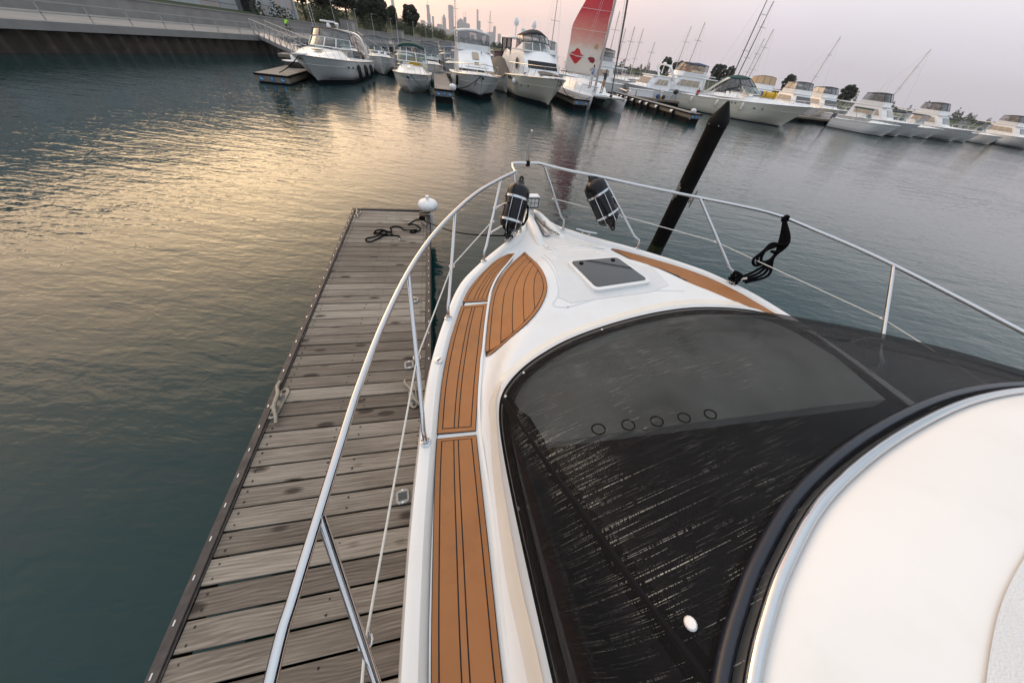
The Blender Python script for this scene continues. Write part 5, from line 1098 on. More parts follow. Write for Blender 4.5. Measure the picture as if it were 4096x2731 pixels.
# ------------------------------------------------------------------ docks across the water
def text_mesh(name, txt, size, mat, M, parent):
    cu = bpy.data.curves.new(name, 'FONT'); cu.body = txt; cu.size = size; cu.extrude = .003; cu.align_x = 'CENTER'; cu.align_y = 'CENTER'; tmp = bpy.data.objects.new('text_tmp', cu); COL.objects.link(tmp)
    bpy.context.view_layer.update(); me = bpy.data.meshes.new_from_object(tmp.evaluated_get(bpy.context.evaluated_depsgraph_get())); bpy.data.objects.remove(tmp); me.transform(M); me.materials.clear(); me.materials.append(MATS[mat])
    o = bpy.data.objects.new(name, me); COL.objects.link(o); o.parent = parent; return o
def far_dock(label, end, far, w, z=.70, signs=True, name='finger_pier', bumpers=False, wheel=None):
    """pier from its near end to its far end, with a fascia board and black floats; local y runs from the end inland"""
    e = mp(*end); f = mp(*far); L = (f - e).length; rz = math.atan2(-(f - e).x, (f - e).y)
    t = thing(name, label, 'dock', (e.x, e.y, 0), rz, 'docks across the water')
    MB().box((0, L / 2, z - .02), (w, L, .04)).build('deck_boards', 'far_planks', t, smooth=0)
    mb = MB(); mb.box((0, -.02, z - .045), (w + .04, .05, .10)); mb.build('end_cap', 'black_rubber', t, smooth=0)
    for sg in (-1, 1): MB().box((sg * (w / 2 + .012), L / 2, z - .05), (.03, L, .11)).build('edge_strip', 'black_rubber', t, smooth=0)
    MB().box((0, -.005, z - .22), (w, .05, .26)).build('end_fascia', 'dock_board', t, smooth=0)
    for sg in (-1, 1): MB().box((sg * (w / 2 - .015), L / 2, z - .22), (.04, L - .02, .24)).build('side_fascia', 'dock_board', t, smooth=0)
    n = max(1, int(L / 3.2))
    for k in range(n): MB().box((0, (k + .5) * L / n, .15), (w - .08, L / n - .25 if n > 1 else L - .1, .42)).build('float', 'black_rubber', t, smooth=0, bevel=.03)
    if signs:
        for k, x in enumerate((-.36, 0, .36)):
            sgn = MB(); sgn.box((x * w / 1.15, -.04, z - .22), (.20, .012, .21)); o = sgn.build('slip_sign', 'sign_blue', t, smooth=0, bevel=.004)
            M = Matrix.Translation((x * w / 1.15, -.0475, z - .22)) @ Matrix.Rotation(R(90), 4, 'X')
            if k == 1: text_mesh('letter', 'F', .19, 'sign_pale', M, o)
            else:
                mb = MB(); c = x * w / 1.15; mb.vprism([(c - .07, -.047, z - .16), (c - .03, -.047, z - .16), (c + .0, -.047, z - .22), (c + .07, -.047, z - .20), (c + .07, -.047, z - .28), (c + .02, -.047, z - .27), (c - .07, -.047, z - .24)], (0, -.004, 0)); mb.build('slip_mark', 'sign_pale', o, smooth=0)
    return t, L
def far_wheel(end, u, label):
    p = mp(*end) + MU * u; t = thing('corner_bumper', label, 'bumper wheel', (p.x, p.y, 0), MA, 'white wheels on the far dock corners')
    mb = MB(); mb.lathe([(.02, .70), (.14, .71), (.20, .78), (.22, .86), (.20, .94), (.13, 1.0), (.03, 1.01), (.03, 1.05), (0, 1.05)], 20, flute=.02, nf=10); mb.build('wheel', 'white_plastic', t)
    mb = MB(); mb.box((-.03, .02, .50), (.10, .06, .42)); mb.build('bracket', 'white_plastic', t, smooth=0)
far_dock('pier end with blue F sign between the green-topped cruiser and the flybridge boat', (.60, 24.4), (.55, 40), 1.15)
far_wheel((1.10, 24.45), 0.05, 'white dock wheel at the corner of the F pier by the flybridge boat')
far_dock('pier with blue F sign in front of the catamaran hull', (11.55, 28.0), (11.3, 40), 1.35)
far_dock('wide pier end with blue signs under the bow of the big express cruiser', (-9.45, 25.3), (-9.6, 38), 1.75, z=.42, signs=True)
d3, d3L = far_dock('long pier lined with white and black rollers at the right', (22.1, 27.3), (20.9, 40.5), 1.25)
far_wheel((21.62, 27.3), 0.0, 'white dock wheel at the end of the roller-lined pier')
# rollers along the pier side
_rl = None
for k, y in enumerate((2.3, 4.6, 6.2, 7.3, 8.7, 9.9, 11.0, 11.7)):
    M = Matrix.Translation((-.72, y, .56)); nm = ['first roller from the end of the long pier', 'second roller from the end of the long pier', 'third roller from the end of the long pier', 'fourth roller from the end of the long pier', 'fifth roller from the end of the long pier', 'sixth roller from the end of the long pier', 'seventh roller from the end of the long pier', 'farthest roller on the long pier'][k]
    wpos = d3.matrix_basis @ Vector((-.78, y, .5))
    t = thing('dock_roller', 'white and black ' + nm, 'dock roller', tuple(wpos), d3.rotation_euler.z if d3.rotation_euler.z else MA, 'rollers along the long pier')
    if _rl is None:
        a = MB().lathe([(.0, -.16), (.115, -.16), (.12, -.1), (.12, .16), (0, .16)], 16, axis=(0, 1, 0)).build('white_sleeve', 'white_plastic', t); b_ = MB().lathe([(.125, -.30), (.125, -.16), (0, -.16)], 16, axis=(0, 1, 0)).build('black_sleeve', 'black_rubber', t); c_ = MB().box((.06, 0, -.28), (.16, .5, .46)).build('backing', 'black_rubber', t, smooth=0); _rl = (a, b_, c_)
    else:
        for o in _rl: clone(o, t, Matrix())
# main walkways
def walkway(label, a, b, w, z):
    e = mp(*a); f = mp(*b); L = (f - e).length; t = thing('walkway', label, 'dock', (e.x, e.y, 0), math.atan2(-(f - e).x, (f - e).y), 'docks across the water')
    MB().box((0, L / 2, z - .03), (w, L, .06)).build('deck_boards', 'far_planks', t, smooth=0)
    for sg in (-1, 1): MB().box((sg * (w / 2 + .01), L / 2, z - .12), (.05, L, .16)).build('side_fascia', 'dock_board', t, smooth=0)
    for k in range(int(L / 5)): MB().box((0, (k + .5) * 5, .1), (w - .2, 3.6, .5)).build('float', 'black_rubber', t, smooth=0, bevel=.03)
    return t
walkway('main walkway floating behind the row of moored boats', (-13, 38.6), (19, 41.0), 2.0, .60)
walkway('right walkway with storage boxes and a grill', (20.3, 40.6), (120, 44.6), 2.0, .60)
# ------------------------------------------------------------------ catamaran with its sail half up
def sail_mat():
    m, nt, b, N, K = nodes_mat('sail_cloth'); tc = N('ShaderNodeTexCoord'); sp = N('ShaderNodeSeparateXYZ'); K(tc.outputs['Object'], sp.inputs[0])
    nz = N('ShaderNodeTexNoise'); nz.inputs['Scale'].default_value = 1.2; K(tc.outputs['Object'], nz.inputs['Vector']); ma = N('ShaderNodeMath'); ma.operation = 'MULTIPLY_ADD'; ma.inputs[1].default_value = .35; K(nz.outputs[0], ma.inputs[0]); K(sp.outputs['Z'], ma.inputs[2])
    mr = N('ShaderNodeMapRange'); mr.inputs[1].default_value = 2.0; mr.inputs[2].default_value = 8.0; K(ma.outputs[0], mr.inputs[0])
    rp = N('ShaderNodeValToRGB'); e = rp.color_ramp.elements; e[0].position = .0; e[0].color = (.55, .55, .54, 1); e[1].position = 1; e[1].color = (.50, .02, .03, 1)
    for p, c in ((.28, (.55, .54, .53, 1)), (.345, (.55, .36, .33, 1)), (.50, (.52, .19, .17, 1)), (.64, (.48, .07, .09, 1))): q = e.new(p); q.color = c
    K(mr.outputs[0], rp.inputs[0]); K(rp.outputs[0], b.inputs['Base Color']); b.inputs['Roughness'].default_value = .7
    tl = N('ShaderNodeBsdfTranslucent'); K(rp.outputs[0], tl.inputs[0]); ms = N('ShaderNodeMixShader'); ms.inputs[0].default_value = .4; out = nt.nodes['Material Output']; K(b.outputs[0], ms.inputs[1]); K(tl.outputs[0], ms.inputs[2]); K(ms.outputs[0], out.inputs[0])
    wv = N('ShaderNodeTexNoise'); wv.inputs['Scale'].default_value = 2.6; wv.inputs['Distortion'].default_value = 1.5; K(tc.outputs['Object'], wv.inputs['Vector']); bp = N('ShaderNodeBump'); bp.inputs['Strength'].default_value = .6; bp.inputs['Distance'].default_value = .25; K(wv.outputs[0], bp.inputs['Height']); K(bp.outputs[0], b.inputs['Normal'])
sail_mat(); pmat('sail_red', (.48, .015, .02), .6, var=.15, scale=4); pmat('sail_dark_red', (.22, .02, .03), .6, var=.15, scale=4); pmat('sail_white', (.6, .6, .6), .6, var=.1); pmat('sail_tan', (.45, .30, .16), .6, var=.1)
pmat('canvas_greygreen', (.06, .085, .075), .8, var=.15); pmat('trampoline', (.10, .11, .11), .9, var=.2)
def catamaran():
    t = thing('catamaran', 'white sailing catamaran with a red and white sail half raised', 'catamaran', tuple(mp(14.2, 28.4)), MA + math.pi)
    # local: y forward (towards us), x to the boat's starboard (our left)
    def hull(cx, nm):
        mb = MB(); rows = []; n = 18; L = 11.0
        for i in range(n + 1):
            q = i / n; w = .78 * math.sin(math.pi / 2 * min(q / .35, 1)) ** .8 * (1 - .1 * ss(.7, 1, q)) + .02; zs = .92 - .05 * q; y = -q * L; rk = .25 * (1 - q) ** 3
            rows.append([(cx + sx * w * f, y - rk * (1 - zf), zs * zf) for sx, f, zf in ((-1, .55, 1.06), (-1, 1, 1.0), (-1, 1.0, .85), (-1, .92, .5), (-1, .75, .12), (-1, .55, -.15), (1, .55, -.15), (1, .75, .12), (1, .92, .5), (1, 1, .85), (1, 1, 1.0), (1, .55, 1.06))])
        mb.grid(rows, closed=True); m = len(rows[0]); o = len(mb.v); mb.f.append(tuple(range(o - m, o))); h = mb.build(nm, 'far_white', t, smooth=40)
        mb = MB(); mb.grid([[(p[0] * 1.0 + (.004 if k else -.004), p[1], .02 + .07 * k) for k, p in ((0, r[4]), (1, r[4]))] for r in rows[2:]]); return h
    hull(1.55, 'starboard_hull'); hull(-1.5, 'port_hull')
    mb = MB(); mb.box((0, -6.2, .80), (2.6, 6.6, .22)); mb.build('bridge_deck', 'far_white', t, bevel=.05)
    # cabin
    rows = []
    for z, w, y0, y1 in ((.9, 3.2, -3.6, -9.2), (1.25, 3.05, -3.9, -9.1), (1.50, 2.7, -4.5, -9.0), (1.58, 2.3, -4.9, -8.8)):
        rows.append([(sx * w / 2 * k, y, z) for sx, k, y in ((-1, .55, y0), (-1, .95, y0 - .5), (-1, 1, y0 - 1.2), (-1, 1, y1), (1, 1, y1), (1, 1, y0 - 1.2), (1, .95, y0 - .5), (1, .55, y0))])
    mb = MB(); mb.grid(rows, closed=True); mb.f.append(tuple(range(len(mb.v) - 8, len(mb.v)))); mb.build('cabin', 'far_white', t, smooth=40)
    for sg in (-1, 1):
        mb = MB(); mb.add([(sg * .85, -4.18, 1.28), (sg * 1.3, -4.55, 1.28), (sg * 1.22, -4.9, 1.46), (sg * .8, -4.55, 1.46)], [(0, 1, 2, 3)]); o = mb.build('cabin_window', 'glass_dark', t, smooth=0); o.location.y = .03; o.location.z = .01
    mb = MB(); mb.box((.35, -4.06, 1.14), (.42, .05, .26)); mb.build('cabin_window', 'glass_dark', t, smooth=0)
    mb = MB(); mb.tube([(-1.5, -.25, .95), (1.55, -.25, .95)], .07, 8); mb.build('crossbeam', 'mast_alu', t)
    mb = MB(); mb.add([(-1.0, -.4, .84), (1.0, -.4, .84), (1.0, -3.0, .80), (-1.0, -3.0, .80)], [(0, 1, 2, 3)]); mb.build('trampoline', 'trampoline', t, smooth=0)
    for cx, sg in ((1.55, 1), (-1.5, -1)):
        mb = MB(); mb.tube([(cx - sg * .55, -1.7, .95), (cx - sg * .5, -1.5, 1.5), (cx - sg * .2, .05, 1.5), (cx + sg * .2, .05, 1.5), (cx + sg * .55, -1.5, 1.5), (cx + sg * .62, -1.7, .95)], .02, 6); mb.tube([(cx - sg * .12, -.1, .95), (cx - sg * .12, .0, 1.5)], .016, 6); mb.tube([(cx + sg * .5, -3.2, .95), (cx + sg * .52, -3.0, 1.5), (cx + sg * .55, -1.5, 1.45)], .016, 5); mb.build('pulpit_rail', 'chrome', t)
    mb = MB(); mb.v = [(-.25, -.20, .92), (.10, -.20, .92), (.28, -.5, .5), (.05, -.45, .28), (-.22, -.5, .42), (-.42, -.4, .75)]; mb.f = [(0, 1, 2, 3, 4, 5)]; o = mb.build('hanging_canvas', 'canvas_greygreen', t, smooth=0); m_ = o.modifiers.new('s', 'SOLIDIFY'); m_.thickness = .12
    mb = MB(); mb.tube([(0, -3.55, 1.0), (0.02, -3.6, 7.0), (.05, -3.7, 12.5)], [.10, .09, .07], 10); mast = mb.build('mast', 'mast_alu', t)
    mb = MB(); mb.tube([(-.12, -.28, 1.0), (-.10, -1.5, 5.5), (-.02, -3.3, 11.6)], [.045, .075, .05], 8); fs = mb.build('furled_jib', 'mast_dark', t)
    mb = MB(); mb.lathe([(.10, 0), (.12, .04), (.12, .12), (.10, .16)], 12, (-.12, -.28, .98)); mb.build('furler_drum', 'black_paint', fs)
    mb = MB()
    for a in ((-2.1, -4.2), (2.1, -4.2), (-1.9, -3.9), (1.9, -3.9)): mb.tube([(a[0], a[1], .95), (.04, -3.68, 11.0)], .008, 4)
    mb.build('shrouds', 'steel_dull', t)
    mb = MB(); mb.tube([(0, -3.75, 2.0), (2.9, -5.2, 2.05)], .06, 8); mb.build('boom', 'mast_alu', t)
    # sail: luff on the mast, belly to our left
    def S(a, h):
        z = lerp(2.02, 11.8, h); wd = itp([(0, 2.85), (.25, 2.85), (.28, 2.82), (.45, 1.95), (.7, 1.1), (1, .15)], h)
        return Vector((.08 + wd * a, -3.72 - .50 * a * wd / 2.8 - .10 * math.sin(math.pi * a) * wd - .05 * math.sin(a * 7 + h * 21) * ss(.5, .1, h) - .03 * math.sin(h * 60), z + .10 * a - .30 * math.sin(a * 2.5) * ss(.06, 0, h) * 0 + .0))
    mb = MB(); mb.grid([[S(a / 16, h / 60) for a in range(17)] for h in range(61)]); sail = mb.build('mainsail', 'sail_cloth', t, smooth=60)
    def patch(pts, nm, m, off=.03):
        mb = MB(); P = [S(a, h) + Vector((0, off, 0)) for a, h in pts]; c = sum(P, Vector()) / len(P); n = len(P); mb.v = [tuple(p) for p in P] + [tuple(c)]; mb.f = [(k, (k + 1) % n, n) for k in range(n)]; return mb.build(nm, m, sail, smooth=0)
    patch([(.72, .150), (.62, .142), (.58, .120), (.48, .110), (.52, .098), (.66, .055), (.72, .052), (.90, .090), (.94, .108), (.88, .118), (.78, .128)], 'sail_emblem', 'sail_red')
    patch([(.50, .106), (.62, .103), (.78, .106), (.93, .112), (.93, .106), (.78, .099), (.62, .097), (.50, .101)], 'sail_emblem', 'sail_white', .045)
    patch([(.30, .112), (.18, .112), (.13, .095), (.17, .075), (.26, .078), (.36, .100)], 'sail_emblem', 'sail_dark_red')
    patch([(.20, .195), (.14, .192), (.12, .168), (.18, .160), (.24, .170), (.24, .180)], 'sail_emblem', 'sail_tan')
    mb = MB(); [mb.bar(S(1.0, h) + Vector((.06, 0, 0)), S(0, h + .012) , .03, .02) for h in (.255, .37)]; mb.build('batten', 'sail_white', sail, smooth=0)
    # white frame of the cockpit shade
    mb = MB(); mb.tube([(2.2, -4.4, 1.0), (2.2, -4.4, 1.98), (1.7, -4.4, 2.08), (.5, -4.4, 2.08), (.5, -4.4, 1.3)], .022, 6); mb.tube([(2.2, -6.4, 1.0), (2.2, -6.4, 1.98), (2.2, -4.4, 1.98)], .02, 6); mb.build('shade_frame', 'far_white', t)
    return t
cat_ = catamaran()
# ------------------------------------------------------------------ people
def person(label, loc, rz, h, shirt, pants, joints, skin='skin', stripe=False, name='person', hair='hair_dark', long_pants=True, long_sleeve=False):
    """one continuous skinned body; joints override the default standing pose (fractions of the height)"""
    J = dict(pelvis=(0, 0, .52), chest=(0, 0, .70), neck=(0, 0, .83), head=(0, .01, .885), top=(0, .01, .965), shL=(-.10, 0, .80), elL=(-.135, 0, .64), haL=(-.14, .03, .48), fiL=(-.14, .045, .43), shR=(.10, 0, .80), elR=(.135, 0, .64), haR=(.14, .03, .48), fiR=(.14, .045, .43), hiL=(-.055, 0, .50), knL=(-.06, .01, .28), anL=(-.06, 0, .045), toL=(-.065, .09, .015), hiR=(.055, 0, .50), knR=(.06, .01, .28), anR=(.06, 0, .045), toR=(.065, .09, .015))
    J.update(joints); names = list(J); rad = dict(pelvis=.075, chest=.085, neck=.033, head=.052, top=.035, shL=.042, shR=.042, elL=.026, elR=.026, haL=.019, haR=.019, fiL=.014, fiR=.014, hiL=.058, hiR=.058, knL=.036, knR=.036, anL=.024, anR=.024, toL=.018, toR=.018)
    E_ = [('pelvis', 'chest'), ('chest', 'neck'), ('neck', 'head'), ('head', 'top'), ('chest', 'shL'), ('shL', 'elL'), ('elL', 'haL'), ('haL', 'fiL'), ('chest', 'shR'), ('shR', 'elR'), ('elR', 'haR'), ('haR', 'fiR'), ('pelvis', 'hiL'), ('hiL', 'knL'), ('knL', 'anL'), ('anL', 'toL'), ('pelvis', 'hiR'), ('hiR', 'knR'), ('knR', 'anR'), ('anR', 'toR')]
    me = bpy.data.meshes.new('body_tmp'); me.from_pydata([tuple(Vector(J[n]) * h) for n in names], [(names.index(a), names.index(b)) for a, b in E_], [])
    o = bpy.data.objects.new('body_tmp', me); COL.objects.link(o); o.modifiers.new('skin', 'SKIN'); sv = me.skin_vertices[0].data
    for k, n in enumerate(names): sv[k].radius = (rad[n] * h, rad[n] * h * .85); sv[k].use_root = (n == 'pelvis')
    sb = o.modifiers.new('sub', 'SUBSURF'); sb.levels = 2; sb.render_levels = 2
    bpy.context.view_layer.update(); bm_ = bpy.data.meshes.new_from_object(o.evaluated_get(bpy.context.evaluated_depsgraph_get())); bpy.data.objects.remove(o)
    bm_.materials.clear()
    for m in (skin, shirt, pants, hair, 'black_rubber'): bm_.materials.append(MATS[m])
    seg = [(Vector(J[a]) * h, Vector(J[b]) * h, a, b) for a, b in E_]
    for p in bm_.polygons:
        c = p.center; best = min(seg, key=lambda s_: (c - (s_[0] + (s_[1] - s_[0]) * max(0, min(1, (c - s_[0]).dot(s_[1] - s_[0]) / max((s_[1] - s_[0]).length_squared, 1e-9))))).length); ab = best[2] + best[3]
        if 'head' in ab or 'top' in ab or ab == 'chestneck' and c.z > J['neck'][2] * h: mi = 3 if (c.z > J['head'][2] * h + .03 * h or c.y < J['head'][1] * h - .025 * h) and 'top' in ab + 'top' and 'head' in ab else 0
        elif ab in ('shLelL', 'shRelR', 'chestshL', 'chestshR', 'pelvischest', 'chestneck'): mi = 1
        elif ab in ('elLhaL', 'elRhaR'): mi = 1 if long_sleeve else 0
        elif ab in ('pelvishiL', 'pelvishiR', 'hiLknL', 'hiRknR'): mi = 2
        elif ab in ('knLanL', 'knRanR'): mi = 2 if long_pants else 0
        elif 'to' in ab: mi = 4
        else: mi = 0
        p.material_index = mi; p.use_smooth = True
    bm_.name = 'person'; q = bpy.data.objects.new(name, bm_); COL.objects.link(q); q.location = loc; q.rotation_euler = (0, 0, rz); tag(q, label, 'person'); return q
pmat('shirt_dark', (.055, .055, .06), .85, var=.2, scale=20); pmat('pants_tan', (.42, .24, .11), .85, var=.1, scale=12); pmat('shorts_white', (.62, .62, .64), .85, var=.08); pmat('vest_lime', (.35, .85, .02), .7, var=.08); pmat('pants_navy', (.015, .017, .03), .85)
def stripe_mat():
    m, nt, b, N, K = nodes_mat('shirt_stripe'); tc = N('ShaderNodeTexCoord'); sp = N('ShaderNodeSeparateXYZ'); K(tc.outputs['Object'], sp.inputs[0]); mu = N('ShaderNodeMath'); mu.operation = 'MULTIPLY'; mu.inputs[1].default_value = 75; K(sp.outputs['X'], mu.inputs[0]); sn = N('ShaderNodeMath'); sn.operation = 'SINE'; K(mu.outputs[0], sn.inputs[0]); gt = N('ShaderNodeMath'); gt.operation = 'GREATER_THAN'; gt.inputs[1].default_value = .3; K(sn.outputs[0], gt.inputs[0]); mx = N('ShaderNodeMix'); mx.data_type = 'RGBA'; K(gt.outputs[0], mx.inputs['Factor']); mx.inputs['A'].default_value = (.02, .07, .24, 1); mx.inputs['B'].default_value = (.6, .62, .66, 1); K(mx.outputs['Result'], b.inputs['Base Color']); b.inputs['Roughness'].default_value = .85
stripe_mat()
CB = cat_.matrix_basis
person('person in a blue and white striped shirt and white shorts handling the sail', tuple(CB @ Vector((.62, -3.35, 1.20))), MA + R(20), 1.6, 'shirt_stripe', 'shorts_white', dict(elL=(-.12, .10, .70), haL=(-.08, .20, .78), fiL=(-.07, .23, .82), elR=(.14, .10, .70), haR=(.10, .20, .80), fiR=(.09, .23, .84)), long_pants=False)
person('person in a dark shirt and tan trousers reaching toward the mast', tuple(CB @ Vector((-.35, -2.75, .98))), MA + R(35), 1.65, 'shirt_dark', 'pants_tan', dict(elL=(-.17, .10, .78), haL=(-.22, .18, .86), fiL=(-.23, .20, .90), elR=(.15, .08, .70), haR=(.10, .18, .70), fiR=(.09, .21, .71), knL=(-.09, .02, .28), anL=(-.10, 0, .045), toL=(-.12, .08, .015)))
# ------------------------------------------------------------------ boats on the right
def right_cruiser():
    b = Boat('express_cruiser', 'cream express cruiser with green canvas and a rolled yellow mat on its foredeck', (38.4, 31.0), (30.2, 41.2), 3.9, 1.95, 1.35, hull='far_cream', deckm='far_white', rake=1.8, trunk=[(0, 0), (.1, .03), (.25, .26), (.42, .42), (.48, .42), (.52, .1), (1, -.2)], tw=.8, full=.5, boot=.11)
    b.rail(.5, .42, nst=8, fwd=.35)
    b.windshield(-4.9, 2.2, -5.9, 2.7, 2.9, 2.5, 1.5, ks=(0, 3, 6, 9, 12)); t = b.arc(-5.9, 2.5, 2.72, 1.3, dz=.05); t2 = b.arc(-6.8, 2.3, 3.2, .9, dz=.14)
    b.canopy(t, t2, -9.6, 1.9, 'canvas_green', 'vinyl_window', ks=(0, 3, 6, 9, 12), dz=.30, rear_z=3.1, piping='canvas_black'); b.arch(-10.6, 3.4, 1.6, 3.15, lean=1.8, d=.3, mat='far_cream')
    for q in (.52, .55): b.port(q, .86, .16, .12, (1,), rim=False)
    for q in (.30, .36): b.port(q, .72, .24, .12, (1,))
    for q, lab in ((.45, 'foremost pale fender on the cream express cruiser'), (.66, 'middle pale fender on the cream express cruiser'), (.88, 'aftmost pale fender on the cream express cruiser')): hang_fender(b, q, .92, .5, 1, .12, lab, 'fender_white', 'pale fenders on the cream cruiser')
    # rolled mat
    c = Vector((.45, -4.3, b.dz(-4.3) + .30)); t = thing('rolled_mat', 'yellow roll strapped with black bands on the cream cruiser foredeck', 'rolled mat', tuple(b.root.matrix_basis @ c), b.root.rotation_euler.z)
    t.matrix_basis = Matrix.Translation(b.root.matrix_basis @ c) @ Matrix.Rotation(MA + R(160), 4, 'Z')
    MB().lathe([(0, -.75), (.05, -.75), (.24, -.74), (.27, -.70), (.25, 0), (.27, .70), (.24, .74), (.05, .75), (0, .75)], 20, axis=(1, 0, 0)).build('roll', 'canvas_yellow', t); MB().lathe([(.10, .752), (.16, .765), (.2, .755)], 16, axis=(1, 0, 0)).build('roll_end', 'canvas_blue', t)
    for x in (-.45, .45): MB().lathe([(.262, x - .03), (.275, x - .02), (.275, x + .02), (.262, x + .03)], 20, axis=(1, 0, 0)).build('strap', 'black_rubber', t)
    return b
right_cruiser()
def side_sedan(label, bow, stern, sc=1.0, top='canvas_navy', win='vinyl_amber_lit', arch=False, name='sedan_cruiser', zb=1.6, zs=1.2, B=3.7, fly=True, winmat='tan_panel'):
    b = Boat(name, label, bow, stern, B, zb, zs, rake=1.4, trunk=[(0, 0), (.1, .02), (.24, .15), (.3, .15), (.34, .05), (1, 0)], full=.45, boot=.15); L = b.L
    b.rail(.36, .5, nst=5, fwd=.3); y0 = -L * .27; y1 = -L * .40; y2 = -L * .74; zt = 2.62 * sc; w = B * .80
    rows = []
    for z, f, yy in ((zs, 1.0, y0), (lerp(zs, zt, .35), .98, lerp(y0, y1, .35)), (zt, .86, y1)): rows.append([(-w / 2 * f, y2, z), (-w / 2 * f, yy - .5, z), (-w / 2 * f * .8, yy, z), (w / 2 * f * .8, yy, z), (w / 2 * f, yy - .5, z), (w / 2 * f, y2, z)])
    mb = MB(); mb.grid(rows); mb.f += [(12, 13, 14, 15, 16, 17)]; house = b.P(mb, 'house', 'far_white', smooth=30)
    mb = MB(); mb.box((0, y2 + .06, lerp(zs, zt, .5)), (w * .84, .06, zt - zs)); b.P(mb, 'aft_bulkhead', 'far_white', smooth=0); mb = MB(); mb.box((.1, y2 + .02, lerp(zs, zt, .45)), (.9, .05, (zt - zs) * .75)); b.P(mb, 'cabin_door', 'glass_dark', smooth=0)
    for sg in (-1, 1):
        f0, f1 = .985, .90; ya, yb = lerp(y0, y1, .5) - .7, y2 + .5; za, zb_ = lerp(zs, zt, .42), lerp(zs, zt, .82); mb = MB(); X = sg * w / 2
        mb.add([(X * .975 + sg * .02, ya, za), (X * .975 + sg * .02, yb, za), (X * .91 + sg * .02, yb, zb_), (X * .91 + sg * .02, ya - .6, zb_)], [(0, 1, 2, 3)]); wn = b.P(mb, 'side_window', winmat, smooth=0)
        mb = MB()
        for k in (.33, .66): mb.bar((X * .975 + sg * .03, lerp(ya, yb, k), za), (X * .91 + sg * .03, lerp(ya - .6, yb, k), zb_), .04, .02)
        mb.bar((X * .943 + sg * .03, ya - .3, (za + zb_) / 2), (X * .943 + sg * .03, yb, (za + zb_) / 2), .04, .02); b.P(mb, 'window_bar', 'far_white', wn, smooth=0)
    # front window
    mb = MB(); mb.add([(-w / 2 * .74, lerp(y0, y1, .42) + .04, lerp(zs, zt, .42)), (w / 2 * .74, lerp(y0, y1, .42) + .04, lerp(zs, zt, .42)), (w / 2 * .68, lerp(y0, y1, .88) + .04, lerp(zs, zt, .88)), (-w / 2 * .68, lerp(y0, y1, .88) + .04, lerp(zs, zt, .88))], [(0, 1, 2, 3)]); b.P(mb, 'front_window', 'glass_dark', smooth=0)
    mb = MB(); mb.prism([(-w * .44, y1 + .1), (w * .44, y1 + .1), (w * .46, -L * .93), (-w * .46, -L * .93)], zt, zt + .10); b.P(mb, 'overhang', 'far_white', bevel=.03)
    mb = MB()
    for sg in (-1, 1): mb.tube([(sg * w * .43, -L * .91, zt), (sg * w * .46, -L * .95, zs)], .03, 6); mb.tube([(sg * w * .43, -L * .80, zt), (sg * w * .46, -L * .86, zs)], .02, 6)
    b.P(mb, 'overhang_posts', 'chrome')
    if fly:
        z0 = zt + .1; A = b.arc(y1 - .05, w * .84, z0, .5); T = b.arc(y1 - .15, w * .86, z0 + .42, .5); b.band(A, T, 'bridge_cowl', 'far_white'); 
        for sg in (-1, 1): mb = MB(); mb.box((sg * w * .43, (y1 - .6 + -L * .7) / 2, z0 + .2), (.06, abs(-L * .7 - y1 + .6), .40)); b.P(mb, 'bridge_side', 'far_white', smooth=0)
        t2 = b.arc(y1 - .8, w * .78, z0 + 1.15, .4, dz=.10); b.canopy([p + Vector((0, -.05, 0)) for p in T], t2, -L * .70, z0 + .4, top, win, ks=(0, 4, 8, 12), dz=.12, rear_z=z0 + 1.1, piping=top)
        b.seatbox((0, y1 - 1.6, z0 + .4), (1.4, .5, .7)); b.whip(.9, -L * .6, z0 + .3, 2.6, .3); b.whip(-.9, -L * .6, z0 + .3, 2.2, .2)
    if arch: b.arch(-L * .78, w, zt - .3, zt + 1.05, lean=1.3, d=.3, t=.12); b.dome(0, -L * .78 + 1.2, zt + 1.1, .22, .25)
    return b
side_sedan('white arch-backed cruiser with a tan side window behind the dock boxes', (23.6, 44.6), (31.6, 45.4), .92, arch=True, fly=False, zb=1.45, zs=1.15)
side_sedan('white sedan yacht with amber-lit canvas bridge behind the grill', (27.4, 47.5), (39.0, 47.3), 1.04, top='canvas_navy')
side_sedan('white yacht with a brown folded cover on its bridge behind the catamaran', (13.6, 45.0), (24.4, 46.8), .98, top='canvas_brown', win='vinyl_window', zb=1.5)
